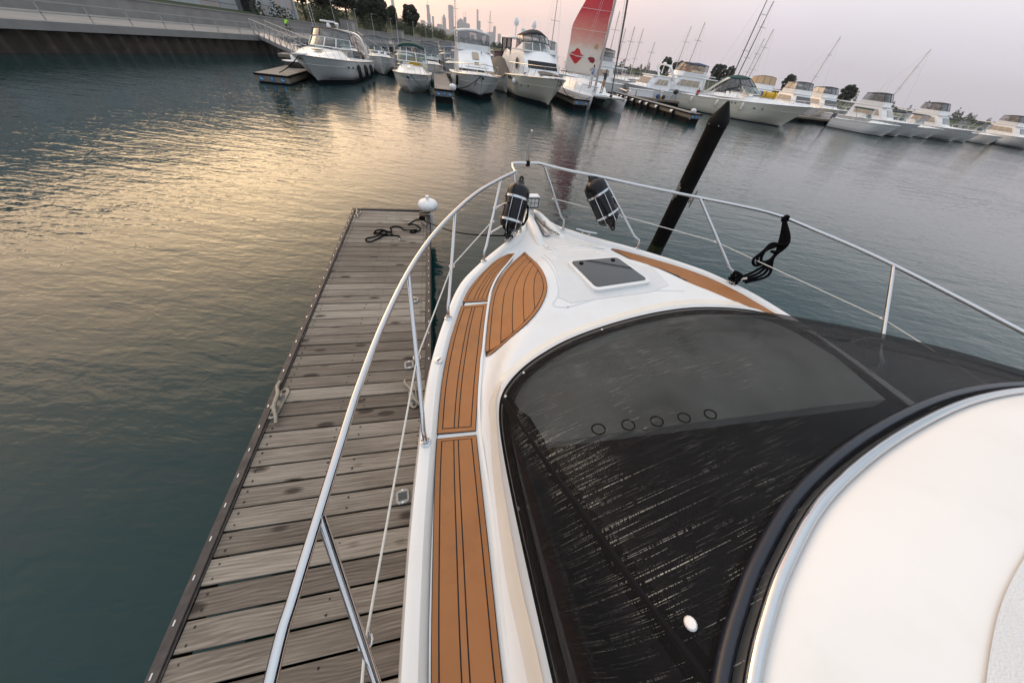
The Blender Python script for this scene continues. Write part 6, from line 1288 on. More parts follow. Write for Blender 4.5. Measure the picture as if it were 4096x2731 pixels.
# boats farther back, seen between the near ones
def small_open(label, bow, stern, B, zb, zs, top, hullm='far_white', name='runabout', zc=2.2, outb=True):
    b = Boat(name, label, bow, stern, B, zb, zs, hull=hullm, rake=.9, trunk=[(0, 0), (.1, .02), (.3, .15), (.42, .2), (.46, 0), (1, -.3)], full=.5, boot=0); L = b.L
    b.windshield(-L * .44, zb + .12, -L * .49, zb + .5, B * .75, B * .68, .5, ks=(0, 4, 8, 12)); b.rail(.36, .35, nst=4, fwd=0, q0=.05)
    rows = [[Vector((x * B * .38, y, zc + .10 * (1 - x * x))) for x in [k / 8 * 2 - 1 for k in range(9)]] for y in (-L * .50, -L * .6, -L * .7, -L * .8)]; o = b.P(MB().grid(rows), 'bimini_top', top, smooth=60); m_ = o.modifiers.new('s', 'SOLIDIFY'); m_.thickness = .06; mb = MB()
    for sg in (-1, 1):
        for y in (-L * .5, -L * .8): mb.tube([(sg * B * .38, y, zc), (sg * B * .42, -L * .66, zs)], .018, 5)
    b.P(mb, 'bimini_frame', 'chrome'); f0 = [Vector((x * B * .37, -L * .48, zb + .5)) for x in (-1, -.5, 0, .5, 1)]; f1 = [Vector((x * B * .38, -L * .5, zc + .06)) for x in (-1, -.5, 0, .5, 1)]; b.band(f0, f1, 'clear_curtain', 'vinyl_window')
    b.seatbox((0, -L * .7, zs - .1), (B * .6, .5, .4))
    if outb:
        mb = MB(); mb.box((0, -L - .15, zs + .15), (.4, .45, .6)); mb.box((0, -L - .12, zs - .5), (.16, .3, .9)); b.P(mb, 'outboard', 'outboard_grey', bevel=.06)
    return b
small_open('white boat with a navy enclosure behind the green-topped cruiser', (.15, 35.2), (-.9, 42), 2.6, 1.3, 1.0, 'canvas_navy', zc=2.32)
small_open('small boat with a blue canvas top behind the flybridge boat', (2.5, 42.5), (2.0, 48), 2.3, 1.25, .95, 'canvas_blue', zc=2.25)
small_open('boat with a navy and white enclosure right behind the big express cruiser', (-4.3, 36.4), (-5.6, 43.5), 2.7, 1.3, 1.0, 'canvas_navy', zc=2.35)
small_open('white centre console boat between the flybridge boat and the cabin yacht', (6.0, 47.2), (4.6, 53), 2.5, 1.3, 1.0, 'canvas_white', zc=2.5)
side_sedan('white yacht with a dark-windowed hard top behind the cabin yacht', (11.5, 43.0), (15.8, 53.0), 1.05, top='canvas_white', win='glass_smoke')
small_open('moored runabout with a taupe cover beyond the main walkway', (-7.5, 41.8), (-9.5, 47.5), 2.4, 1.2, .95, 'canvas_taupe', zc=2.1)
small_open('white boat with a black bimini at the back of the basin', (9.8, 52), (8.8, 58), 2.5, 1.3, 1.0, 'canvas_black', zc=2.4)
# covered boat: tan tarpaulin between flybridge boat and cabin yacht
def covered_boat():
    b = Boat('covered_boat', 'boat under a taupe storage cover between the flybridge boat and the cabin yacht', (6.55, 33.5), (6.2, 40), 2.0, 1.15, 1.0, rake=.6, boot=0); L = b.L; rows = []
    for j in range(12):
        q = j / 11; y = -.4 - q * (L - .8); w = b.hb(max(-y / L, .1)) * 1.03; h = itp([(0, .2), (.25, .75), (.5, 1.25), (.8, 1.3), (1, .5)], q); rows.append([(x * w, y, b.sheer(-y / L) + .0 + h * (1 - abs(x) ** 2.6) + .03 * math.sin(j * 2 + x * 6)) for x in [k / 10 * 2 - 1 for k in range(11)]])
    b.P(MB().grid(rows), 'storage_cover', 'canvas_taupe', smooth=60)
covered_boat()
# grey tender and jet ski-like tender on the pier at far left
b_ = Boat('tender', 'pale inflatable tender lying on the wide pier by the express cruiser', (-9.9, 29.6), (-9.3, 32.0), 1.1, .35, .30, hull='canvas_grey', deckm='canvas_white', rake=.3, boot=0); b_.root.matrix_basis = Matrix.Translation((0, 0, .42)) @ b_.root.matrix_basis
mb = MB(); mb.box((0, -1.5, .45), (.5, .6, .3)); b_.P(mb, 'console', 'canvas_white', bevel=.04)
# lantern pedestals, dock boxes, grill
def pedestal(u, v, label):
    p = mp(u, v); t = thing('power_pedestal', label, 'power pedestal', (p.x, p.y, .6), MA, 'white power pedestals on the walkway'); mb = MB(); mb.lathe([(.10, 0), (.09, .05), (.065, .5), (.07, .55)], 4, (0, 0, 0)); mb.build('post', 'white_plastic', t, smooth=0)
    mb = MB(); mb.lathe([(.12, .55), (.15, .60), (.13, .78), (.15, .80), (.04, .95), (0, .96)], 8); mb.build('lantern_head', 'white_plastic', t, smooth=0)
    mb = MB(); mb.tube([(.08 + .10 * math.cos(a), -.1, .2 + .14 * math.sin(a)) for a in [j * .5 for j in range(30)]], .015, 5); mb.build('hose_coil', 'white_rope', t)
for u, v, l in ((-4.65, 37.9, 'white lantern-topped power pedestal nearest the express cruiser stern'), (-4.15, 38.2, 'white lantern-topped power pedestal with a hose coil, right one of the pair'), (16.4, 40.4, 'white power pedestal behind the catamaran'), (26.9, 40.8, 'white power pedestal among the dock boxes on the right walkway')): pedestal(u, v, l)
def dock_box(u, v, w, label, m='white_plastic', h=.55):
    p = mp(u, v); t = thing('dock_box', label, 'dock box', (p.x, p.y, .6), MA, 'storage boxes on the right walkway'); mb = MB(); mb.box((0, 0, h / 2), (w, .6, h)); mb.build('bin', m, t, bevel=.03); mb = MB(); mb.prism([(-w / 2 - .03, -.33), (w / 2 + .03, -.33), (w / 2 + .03, .33), (-w / 2 - .03, .33)], h, h + .07); mb.build('lid', m, t, bevel=.02)
for u, w, l in ((22.6, .7, 'small white dock box at the left end of the walkway'), (23.6, 1.0, 'white dock box left of the pair'), (24.7, 1.2, 'wide white dock box right of the pair'), (30.2, 1.4, 'pale dock box next to the grill')): dock_box(u, 40.3, w, l)
p = mp(28.3, 40.2); t = thing('grill', 'black kettle barbecue grill on folding legs on the right walkway', 'grill', (p.x, p.y, .6), MA)
mb = MB(); mb.lathe([(.0, .55), (.15, .57), (.27, .66), (.3, .78), (.3, .80)], 18); mb.build('bowl', 'black_paint', t); mb = MB(); mb.lathe([(.31, .80), (.28, .92), (.17, 1.0), (0, 1.03)], 18); mb.build('lid', 'black_paint', t); mb = MB()
for k in range(4):
    a = k * math.pi / 2 + .6; MB().tube([(.2 * math.cos(a), .2 * math.sin(a), .6), (.36 * math.cos(a), .36 * math.sin(a), 0)], .018, 6).build('leg', 'black_paint', t)
MB().box((.45, 0, .78), (.3, .35, .03)).build('side_shelf', 'black_paint', t, smooth=0)
person('person in a red top standing on the right walkway behind the cream cruiser', tuple(mp(31.6, 40.6, .6)), MA + R(170), 1.5, 'red_cloth', 'pants_navy', {})
p = mp(26.2, 40.3); t = thing('gear_heap', 'heap of blue and yellow bags beside the dock boxes', 'bags', (p.x, p.y, .6), MA)
for k, (x, y, r, m) in enumerate(((0, 0, .28, 'canvas_blue'), (.4, .1, .22, 'canvas_yellow'), (.75, 0, .25, 'canvas_navy'))): MB().ball((x, y, r * .7), (r, r * .8, r * .8), 10, 7).build('bag', m, t)
p = mp(24.6, 39.2, 0)
t = thing('kayak', 'bright blue kayak stern sticking out under the right walkway', 'kayak', (p.x, p.y, .2), MA + R(70)); mb = MB(); rows = [[(w_ * .35 * math.cos(a), y, .12 + .14 * w_ * math.sin(a)) for a in [j * math.pi / 5 for j in range(10)]] for y, w_ in ((-1.2, .1), (-.8, .7), (0, 1), (.8, .8), (1.3, .1))]; mb.grid(rows, closed=True); mb.build('kayak_hull', 'canvas_blue', t); MB().box((0, 0, .25), (.3, .7, .05)).build('cockpit', 'black_rubber', t, smooth=0, bevel=.02)
# masts of boats beyond
def mast_boat(label, u, v, h, L=9.0, rz=0.0, lean=0.0, bob=True, col='mast_alu'):
    b = Boat('sailboat', label, (u + .5, v - L * .45), (u - .2, v + L * .5), 2.8, 1.3, 1.0, rake=1.2, trunk=[(0, 0), (.2, .05), (.35, .35), (.7, .35), (.74, 0), (1, -.2)], tw=.62, full=.5, boot=.12); y = -L * .42
    mb = MB(); mb.tube([(0, y, 1.2), (lean, y - .1, h)], [.085, .05], 8); b.P(mb, 'mast', col); mb = MB()
    for z in (h * .5, h * .78): mb.bar((-.7, y, z), (.7, y, z), .05)
    b.P(mb, 'spreader', 'mast_alu', smooth=0); mb = MB()
    for x in (-1.2, 1.2): mb.tube([(x, y - .2, 1.1), (x * .55, y, h * .5), (lean, y, h * .98)], .012, 4)
    mb.tube([(0, -.1, 1.3), (lean, y, h)], .014, 4); mb.tube([(0, -L + .1, 1.1), (lean, y, h)], .010, 4); b.P(mb, 'rigging', 'steel_dull'); mb = MB(); mb.tube([(0, y - .1, 1.95), (0, y - 3.4, 2.0)], .13, 8); b.P(mb, 'boom_cover', 'canvas_navy')
    b.rail(.3, .5, nst=4, fwd=.1); return b
mast_boat('sailboat with a tall bare mast and spreaders left of the red sail', 18.3, 62, 13.0, lean=.15)
mast_boat('sailboat with a thin mast far behind the flybridge boat', 5.2, 92, 9.6); mast_boat('sailboat with a short mast at the back of the basin right of the canopy', 13.5, 98, 8.4)
mast_boat('sailboat with a slim mast just right of the raised sail', 23.0, 62, 8.4); mast_boat('sailboat whose mast rises behind the brown folded cover', 34.0, 70, 7.5)
mast_boat('sailboat with a mast standing over the arch-backed cruiser', 38.5, 72, 8.0); mast_boat('sailboat with a mast rising beside the amber bridge', 49.5, 74, 9.5); mast_boat('sailboat with a mast left of the dark trees', 44.0, 76, 6.8)
mast_boat('sailboat with a dark tall mast at the right of the harbor', 45.0, 52, 12.5, lean=.6, col='mast_dark'); mast_boat('sailboat at the right with brown mast next to the taupe canvas', 48.5, 55, 11.5, lean=.2, col='mast_dark')
# tan-canvas boats at the right edge and beyond
side_sedan('white boat with a brown canvas bridge at the right edge of the marina', (42.5, 40.5), (49.5, 52), 1.0, top='canvas_brown', win='canvas_tan')
side_sedan('white sedan yacht with taupe canvas farther right along the walkway', (52, 41), (56, 53), 1.0, top='canvas_taupe', win='vinyl_window')
side_sedan('white yacht with a navy bridge canvas far right', (63, 45), (66, 57), 1.0, top='canvas_navy', win='vinyl_window')
small_open('white runabout with a green top far right', (56, 33), (53, 39), 2.6, 1.3, 1.0, 'canvas_green', zc=2.3)

# second row of small boats filling the basin behind the near ones
for lab, bo, st, top, hm, zc in (
    ('white runabout with a black bimini in the second row left of the F pier', (-2.6, 42.4), (-3.4, 48.4), 'canvas_black', 'far_white', 2.35),
    ('dark blue hulled boat with a navy top between the green-topped cruiser and the F pier', (.1, 43.6), (-.5, 49.5), 'canvas_navy', 'canvas_navy', 2.45),
    ('white runabout with a navy bimini behind the white flybridge boat', (4.3, 43.4), (3.7, 49.4), 'canvas_navy', 'far_white', 2.45),
    ('cream runabout with a taupe top behind the covered boat', (8.4, 44.0), (7.8, 50), 'canvas_taupe', 'far_cream', 2.5),
    ('white runabout with a white bimini behind the catamaran', (17.6, 43.4), (17.3, 49.5), 'canvas_white', 'far_white', 2.5),
    ('small white boat with a black top in the far row under the thin mast', (2.4, 63), (2, 69), 'canvas_black', 'far_white', 2.5),
    ('small white boat with a blue top in the far row', (7.2, 65), (6.8, 71), 'canvas_blue', 'far_white', 2.5),
    ('small white boat with a brown top in the far row behind the satellite domes', (12.5, 66), (12, 72), 'canvas_brown', 'far_white', 2.5),
    ('small white boat with a navy top in the far row right of the sail', (27, 62), (26.6, 68), 'canvas_navy', 'far_white', 2.6),
    ('small white boat with a brown top in the far row behind the arch', (33, 63), (32.6, 69), 'canvas_brown', 'far_white', 2.7),
    ('small cream boat with a black top in the far row behind the grill', (40, 63), (39.4, 69), 'canvas_black', 'far_cream', 2.7),
    ('small white boat with a green top in the far row near the dark mast', (47, 63), (46.4, 69), 'canvas_green', 'far_white', 2.7),
    ('white runabout with a taupe bimini moored along the far right walkway', (70, 44), (69, 50), 'canvas_taupe', 'far_white', 2.4)):
    small_open(lab, bo, st, 2.5, 1.35, 1.05, top, hm, zc=zc, outb=False)
side_sedan('tall white sedan yacht with black bridge canvas in the second row right of the sail', (19.5, 53.5), (28.0, 55.5), 1.15, top='canvas_black', win='vinyl_window', zb=1.7, zs=1.4)
side_sedan('white sedan yacht with blue bridge canvas in the second row behind the cream cruiser', (36.5, 55.5), (45.5, 56.5), 1.15, top='canvas_blue', win='vinyl_window', zb=1.7, zs=1.4)

# more boats along the walkway beyond the right edge of the photograph
_fa = side_sedan('white sedan yacht with black bridge canvas, nearest in the far right row', (61, 34), (58, 44), 1.0, top='canvas_black', win='vinyl_window')
_fb = small_open('white runabout with a navy top in the far right row', (66.5, 36), (65, 42), 2.6, 1.3, 1.0, 'canvas_navy', zc=2.4)
for src, lab, u, v in ((_fa, 'white sedan yacht with black bridge canvas, second in the far right row', 76, 36), (_fa, 'white sedan yacht with black bridge canvas beyond the far right walkway', 84, 50), (_fa, 'white sedan yacht with black bridge canvas, last one of the far right row', 100, 38), (_fb, 'white runabout with a navy top, second in the far right row', 71.5, 37), (_fb, 'white runabout with a navy top, third in the far right row', 82, 38), (_fb, 'white runabout with a navy top, fourth in the far right row', 89, 38.5), (_fb, 'white runabout with a navy top beyond the far right walkway', 76, 51), (_fb, 'white runabout with a navy top, last one of the far right row', 107, 40)):
    dup(src.root, tuple(mp(u, v)), MA + math.pi + R(random.uniform(-6, 16)), lab, 'boats along the far right walkway')
for u, v, h_ in ((60, 66, 9.0), (72, 62, 10.5), (92, 60, 11.0)): mast_boat({60: 'sailboat with a slim mast in the far right back row', 72: 'sailboat with a tall mast in the far right back row', 92: 'sailboat with the farthest mast at the right'}[u], u, v, h_)

def moor(label, a, b, sag, mat='black_rope', r=.022):
    A = mp(*a); B_ = mp(*b); t = thing('mooring_line', label, 'rope', tuple(A), 0, 'mooring lines across the water'); pts = []
    for k in range(15):
        u = k / 14; p = A.lerp(B_, u) - A; p.z -= sag * math.sin(math.pi * u); pts.append(p)
    MB().tube(pts, r, 6).build('line', mat, t)
moor('dark mooring line from the big express cruiser bow to the wide pier', (-7.7, 25.75, 1.40), (-9.3, 26.3, .45), .1)
moor('green mooring line from the green-topped cruiser to the F pier', (-1.5, 26.6, 1.05), (.15, 25.2, .72), .35, 'canvas_green')
moor('black mooring line from the white flybridge boat to the F pier', (3.2, 26.5, 1.42), (1.1, 25.3, .74), .25)
moor('black mooring line from the cream cabin yacht to the pier by the catamaran', (8.95, 26.5, 1.72), (11.1, 28.6, .74), .3)
moor('black mooring line from the catamaran hull to the pier', (12.7, 28.8, .95), (12.1, 28.4, .74), .05)

for u, v, h_, lab in ((26.5, 58, 8.2, 'sailboat with a short mast behind the brown-topped small boat'), (30.5, 60, 7.2, 'sailboat with the shortest mast behind the arch-backed cruiser'), (41.5, 59, 8.8, 'sailboat with a thin mast right above the navy bridge canvas'), (53.5, 58, 9.4, 'sailboat with a thin mast behind the brown bridge boat')): mast_boat(lab, u, v, h_)
# ------------------------------------------------------------------ shore on the left: quay, promenade, slope
pmat('concrete', (.22, .215, .21), .9, var=.15, scale=.8, bump=.2, bscale=6, dirt=(.16, .15, .14, .6), dscale=.7)
pmat('concrete_dark', (.15, .145, .14), .9, var=.2, scale=.6, dirt=(.07, .065, .06, .6), dscale=.5)
pmat('paving', (.25, .235, .22), .9, var=.15, scale=.5, dirt=(.15, .14, .13, .5), dscale=.4)
pmat('sheet_piling', (.035, .028, .022), .85, var=.4, scale=1.5, dirt=(.10, .07, .05, .7), dscale=1.4)
pmat('slope_grass', (.045, .060, .022), .95, var=.35, scale=.9, bump=.6, bscale=4, dirt=(.08, .08, .035, .6), dscale=.5)
pmat('leaf', (.020, .030, .013), .75, var=.5, scale=.7, rnd=.15); pmat('leaf_pale', (.030, .043, .015), .75, var=.5, scale=.7); pmat('bark', (.05, .04, .03), .9, var=.3)
pmat('facade_panel', (.34, .36, .38), .45, var=.08, scale=.6, rnd=.10); pmat('facade_panel_warm', (.38, .33, .32), .45, var=.08, scale=.6, rnd=.08); pmat('facade_joint', (.10, .105, .11), .7, var=.1); pmat('facade_trim', (.45, .46, .47), .5, var=.06)
pmat('lamp_metal', (.32, .32, .31), .5, .3, var=.1); pmat('gangway_alu', (.45, .45, .45), .45, .6, var=.1)
pmat('tower_glass', (.14, .16, .19), .5, var=.12, scale=.02, rnd=.2); pmat('tower_stone', (.22, .22, .22), .8, var=.1, scale=.02, rnd=.15)
def land_h(x):
    return itp([(-400, 7.5), (-120, 7.0), (-75, 5.6), (-58, 4.4), (-47, 2.9), (-40.5, 2.2), (-40, 2.2), (-39.99, 1.25), (-29, 1.22)], x)
rows = []
for y in [-80 + 8 * k for k in range(40)] + [260, 300, 360, 430, 520, 640]:
    xe = -29 if y < 190 else -29 - (y - 190) * .16
    rows.append([(xe + (x + 29), y, land_h(x) + (.35 * math.sin(x * .31 + y * .13) * ss(-44, -56, x))) for x in (-29, -33, -37, -39.99, -40, -43, -47, -52, -58, -66, -75, -90, -120, -200, -400)])
o = MB().grid(rows).build('ground', 'slope_grass', smooth=30); tag(o, kind='structure'); o.data.materials.append(MATS['paving'])
for p in o.data.polygons:
    if p.center.z < 1.6 and p.center.x > -42: p.material_index = 1
# seawall of dark sheet piling under a concrete cap
mb = MB(); rows = []
for k in range(0, 1080):
    y = -80 + k * .25; dx = .10 * (1 if (k // 2) % 2 else -1); rows.append([(-28.95 + dx, y, 1.0), (-28.95 + dx, y, -1.2)])
sw = thing('seawall', 'dark sheet-pile seawall with a concrete cap along the left shore', 'seawall', (-28.9, 40, 0)); mb.grid(rows).build('sheet_piles', 'sheet_piling', sw, world=True, smooth=0)
MB().box((-29.1, 54, 1.12), (.9, 270, .36)).build('cap', 'concrete', sw, world=True, smooth=0)
rw = thing('retaining_wall', 'low grey concrete retaining wall along the promenade below the slope', 'wall', (-39.9, 60, 1.2)); MB().box((-39.85, 64, 1.80), (.3, 250, 1.25)).build('wall_face', 'concrete', rw, world=True, smooth=0); MB().box((-39.85, 64, 2.46), (.45, 250, .10)).build('coping', 'concrete', rw, world=True, smooth=0)
fw = thing('far_wall', 'long grey concrete wall at the foot of the skyline', 'wall', (-60, 200, 2)); MB().box((-66, 232, 2.6), (3, 140, 3.4), rz=.10).build('wall_face', 'concrete_dark', fw, world=True, smooth=0)
# quay shed blocks
for x, y, w, d, h, lab in ((-36.8, 71, 1.6, 2.6, 2.2, 'grey utility cabinet block on the promenade behind the express cruiser'), (-36, 92, 1.5, 2.4, 1.9, 'small grey kiosk on the promenade below the round tree')):
    t = thing('utility_cabinet', lab, 'cabinet', (x, y, 1.22)); MB().box((0, 0, h / 2), (w, d, h)).build('cabinet_body', 'concrete', t, smooth=0, bevel=.03); MB().box((0, 0, h + .04), (w + .15, d + .15, .08)).build('cabinet_roof', 'concrete_dark', t, smooth=0); MB().box((w / 2 + .01, 0, h * .45), (.03, d * .4, h * .8)).build('cabinet_door', 'lamp_metal', t, smooth=0)
# promenade guard rail
t = thing('guard_rail', 'grey metal guard rail along the seawall edge', 'railing', (-29.4, 60, 1.3)); mb = MB()
for k in range(90): mb.bar((-29.4, -60 + k * 2.4, 1.28), (-29.4, -60 + k * 2.4, 2.05), .05)
for z in (1.6, 2.05): mb.bar((-29.4, -60, z), (-29.4, 156, z), .05)
mb.build('rail_frame', 'lamp_metal', t, world=True, smooth=0)
# ------------------------------------------------------------------ panel-clad building at the left edge
bd = thing('harbor_building', 'grey panel-clad harbor building at the left edge above the quay', 'building', (-44, 62, 1.2))
MB().box((-52.2, 63.6, 7.2), (16, 8.4, 12)).build('wall', 'facade_joint', bd, world=True, smooth=0); MB().box((-53.4, 40, 6.2), (16, 38.8, 10)).build('wall', 'facade_joint', bd, world=True, smooth=0)
MB().box((-44.1, 67.95, 7.3), (.5, .35, 12.2)).build('corner_trim', 'facade_trim', bd, world=True, smooth=0); MB().box((-44.1, 59.35, 7.3), (.3, .25, 12.2)).build('corner_trim', 'facade_trim', bd, world=True, smooth=0)
_pm = {}
def panel(x, y, z, w, h, m):
    k = (round(w, 2), round(h, 2), m)
    if k not in _pm: o_ = MB().box((0, 0, 0), (.10, w - .05, h - .05)).build('panel', m, bd, smooth=0); _pm[k] = o_
    else: o_ = clone(_pm[k], bd, Matrix())
    o_.matrix_basis = Matrix.Translation((x + 44 + random.uniform(-.015, .015), y - 62, z - 1.2))
for r in range(10):
    for c in range(6): panel(-44.17, 60.15 + c * 1.36, 1.9 + r * 1.12, 1.36, 1.12, 'facade_panel_warm' if random.random() < .3 else 'facade_panel')
for r in range(5):
    for c in range(12): panel(-45.37, 22.4 + c * 3.0, 2.2 + r * 1.9, 3.0, 1.9, 'facade_panel_warm' if random.random() < .3 else 'facade_panel')
MB().box((-45.35, 58.6, 3.6), (.2, 1.3, 4.8)).build('recess_shade', 'glass_dark', bd, world=True, smooth=0); MB().box((-44.5, 61.4, 1.75), (1.0, 1.6, 1.1)).build('plant_box', 'concrete', bd, world=True, smooth=0)  # dark sheet stands for the shade in the facade recess
# ------------------------------------------------------------------ trees
def tree(label, x, y, zb, zc, rx, rz_, seed, leaf='leaf', n=2600, ls=.26, name='tree', group='trees on the shore slope', gaps=.0):
    rng = random.Random(seed); t = thing(name, label, 'tree', (x, y, zb), 0, group); mb = MB(); H_ = zc - zb
    mb.tube([(0, 0, -.3), (.05, .02, H_ * .5), (.0, 0, H_ * .95), (.1, .1, H_ + rz_ * .6)], [.22, .17, .13, .04], 8)
    for k in range(7):
        a = k * 2.4; q = rng.uniform(.5, .85); mb.tube([(0, 0, H_ * .75 + k * .1), (rx * .45 * math.cos(a) * q, rx * .45 * math.sin(a) * q, H_ + rz_ * .1), (rx * .8 * math.cos(a) * q, rx * .8 * math.sin(a) * q, H_ + rz_ * rng.uniform(.2, .6))], [.09, .06, .02], 5)
    mb.build('trunk', 'bark', t); cl = []
    for k in range(44):
        while True:
            p = Vector((rng.uniform(-1, 1), rng.uniform(-1, 1), rng.uniform(-1, 1)))
            if .25 < p.length < 1: break
        p = p.normalized() * (p.length ** .5) * .80; cl.append((Vector((p.x * rx, p.y * rx, H_ + p.z * rz_)), rng.uniform(.18, .34) * rx))
    vs = []; fs = []
    for k in range(n):
        c, r = cl[k % 44]; d = Vector((rng.gauss(0, 1), rng.gauss(0, 1), rng.gauss(0, 1))).normalized(); p = c + Vector((d.x, d.y, d.z * .8)) * r * rng.uniform(.45, 1.08); u = Vector((rng.gauss(0, 1), rng.gauss(0, 1), rng.gauss(0, .6))).normalized(); v = u.orthogonal().normalized(); s_ = ls * rng.uniform(.5, 1.2); o_ = len(vs); vs += [tuple(p + u * s_), tuple(p + v * s_ * .6), tuple(p - u * s_), tuple(p - v * s_ * .6)]; fs.append((o_, o_ + 1, o_ + 2, o_ + 3))
    me = bpy.data.meshes.new('crown'); me.from_pydata(vs, [], fs); me.materials.append(MATS[leaf]); o_ = bpy.data.objects.new('crown', me); COL.objects.link(o_); o_.parent = t; return t
def at_az(az, d): return d * math.sin(R(az)), d * math.cos(R(az))
for k, (az, d, zb, zc, rx, rz_, lab) in enumerate((
    (-29.8, 92, 4.0, 7.6, 3.4, 3.2, 'dark tree on the slope just right of the harbor building'), (-27.4, 100, 4.2, 7.6, 3.0, 2.9, 'dark tree above the radar of the express cruiser'),
    (-25.2, 108, 3.8, 6.6, 3.0, 3.2, 'broad dark tree left half of the big pair'), (-23.7, 110, 3.8, 6.4, 2.9, 3.2, 'broad dark tree right half of the big pair'), (-21.95, 124, 3.4, 6.0, 1.5, 1.9, 'narrow dark tree between the big pair and the round tree'),
    (-19.7, 124, 2.8, 6.3, 2.35, 2.2, 'round dark tree standing alone left of the skyline'), (-32.0, 84, 4.0, 7.4, 2.6, 3.0, 'dark tree partly behind the harbor building'))):
    x, y = at_az(az, d); tree(lab, x, y, min(land_h(x), zb), zc, rx, rz_, 20 + k, n=24000, ls=.16)
for k, (az, d, zc, rx, rz_, lab) in enumerate(((15.3, 250, 8.0, 2.6, 2.1, 'leftmost dark tree of the spit behind the right-hand boats'), (16.9, 256, 7.2, 3.0, 1.6, 'second dark tree of the spit, behind the amber bridge'), (18.4, 260, 6.8, 2.6, 1.6, 'dark tree of the spit hidden behind the navy canvas'), (21.7, 250, 8.2, 2.4, 2.0, 'dark tree of the spit right of the navy canvas'), (22.3, 252, 7.9, 2.0, 2.2, 'tall dark tree of the spit above the green canvas'), (23.3, 250, 8.0, 2.0, 2.5, 'rightmost dark tree of the spit in view'), (30, 255, 7.5, 2.6, 2.0, 'dark tree of the spit far to the right'), (36, 250, 7.0, 2.8, 2.2, 'dark tree at the far right end of the spit'))):
    x, y = at_az(az, d); tree(lab, x, y, 1.5, zc - 2.2, rx * 1.25, rz_ + 2.0, 60 + k, n=14000, ls=.30, group='trees on the harbor spit')
# the spit itself
mb = MB(); rows = []
for k in range(41):
    a = lerp(5, 62, k / 40); h = 1.3 * ss(5, 12, a) + .3; rows.append([(d * math.sin(R(a)), d * math.cos(R(a)), z) for d, z in ((236, -.5), (240, h * .6), (246, h), (262, h + .2), (275, -.5))])
tag(MB().grid(rows).build('terrain', 'slope_grass', smooth=40), kind='structure')
rg = random.Random(12); vs = []; fs = []
for k in range(16000):
    a = rg.uniform(9, 61); d = rg.uniform(241, 262); n_ = math.sin(a * 2.1) + math.sin(a * 5.3 + 1) + .6 * math.sin(a * 13)
    h = rg.random() * (1.0 + max(0, n_) * 1.6); x, y = at_az(a, d); p = Vector((x, y, 1.3 + h)); u = Vector((rg.gauss(0, 1), rg.gauss(0, 1), rg.gauss(0, .6))).normalized(); v = u.orthogonal().normalized(); s_ = rg.uniform(.2, .5); o_ = len(vs); vs += [tuple(p + u * s_), tuple(p + v * s_ * .6), tuple(p - u * s_), tuple(p - v * s_ * .6)]; fs.append((o_, o_ + 1, o_ + 2, o_ + 3))
me = bpy.data.meshes.new('shrubbery'); me.from_pydata(vs, [], fs); me.materials.append(MATS['leaf']); o = bpy.data.objects.new('shrubbery', me); COL.objects.link(o); tag(o, 'low dark bushes along the harbor spit', 'bushes', kind='stuff')
# shrubs on the slope: one leafy mass
rng = random.Random(5); vs = []; fs = []
for k in range(70000):
    y = rng.uniform(56, 175); x = -41.5 - rng.random() ** 1.2 * 22; n_ = math.sin(x * .55 + y * .33) + math.sin(y * .71 + 1.3) + .5 * math.sin(y * 1.9)
    if n_ < .0 + rng.random() * .6: continue
    if y < 70 and x < -43.0 and y < 68.5: continue
    h = rng.random() * (.6 + 1.3 * min(n_, 1.6)); p = Vector((x, y, land_h(x) + .1 + h)); u = Vector((rng.gauss(0, 1), rng.gauss(0, 1), rng.gauss(0, .6))).normalized(); v = u.orthogonal().normalized(); s_ = rng.uniform(.09, .24); o_ = len(vs); vs += [tuple(p + u * s_), tuple(p + v * s_ * .6), tuple(p - u * s_), tuple(p - v * s_ * .6)]; fs.append((o_, o_ + 1, o_ + 2, o_ + 3))
me = bpy.data.meshes.new('undergrowth'); me.from_pydata(vs, [], fs); me.materials.append(MATS['leaf_pale']); o = bpy.data.objects.new('undergrowth', me); COL.objects.link(o); tag(o, 'rough green shrubs covering the shore slope', 'shrubs', kind='stuff')
# lamps
for k, (az, x, zt, lab) in enumerate(((-31.2, -38.5, 5.4, 'tall grey lamp post behind the express cruiser antenna'), (-28.9, -38.5, 5.3, 'grey lamp post left of the broad trees'), (-26.4, -38.5, 5.0, 'grey lamp post in front of the dark tree by the radar'), (-24.5, -38.5, 4.85, 'grey lamp post in front of the big pair of trees'), (-22.27, -38.5, 4.8, 'grey lamp post right of the big pair of trees'), (-19.5, -38.5, 5.05, 'grey lamp post in front of the round tree'), (-17.9, -38.5, 4.9, 'grey lamp post at the left foot of the skyline'), (-17.0, -38.5, 4.7, 'slim lamp post under the tallest left tower'))):
    y = x / math.tan(R(az)); t = thing('lamp_post', lab, 'lamp post', (x, y, 1.24), 0, 'lamp posts along the promenade'); h = zt - 1.24
    MB().tube([(0, 0, 0), (0, 0, h)], [.07, .045], 8).build('pole', 'lamp_metal', t); MB().box((.18, 0, h), (.45, .16, .08)).build('lamp_head', 'lamp_metal', t, bevel=.02); MB().lathe([(.14, 0), (.12, .12), (.08, .14)], 10).build('pole_base', 'concrete', t)
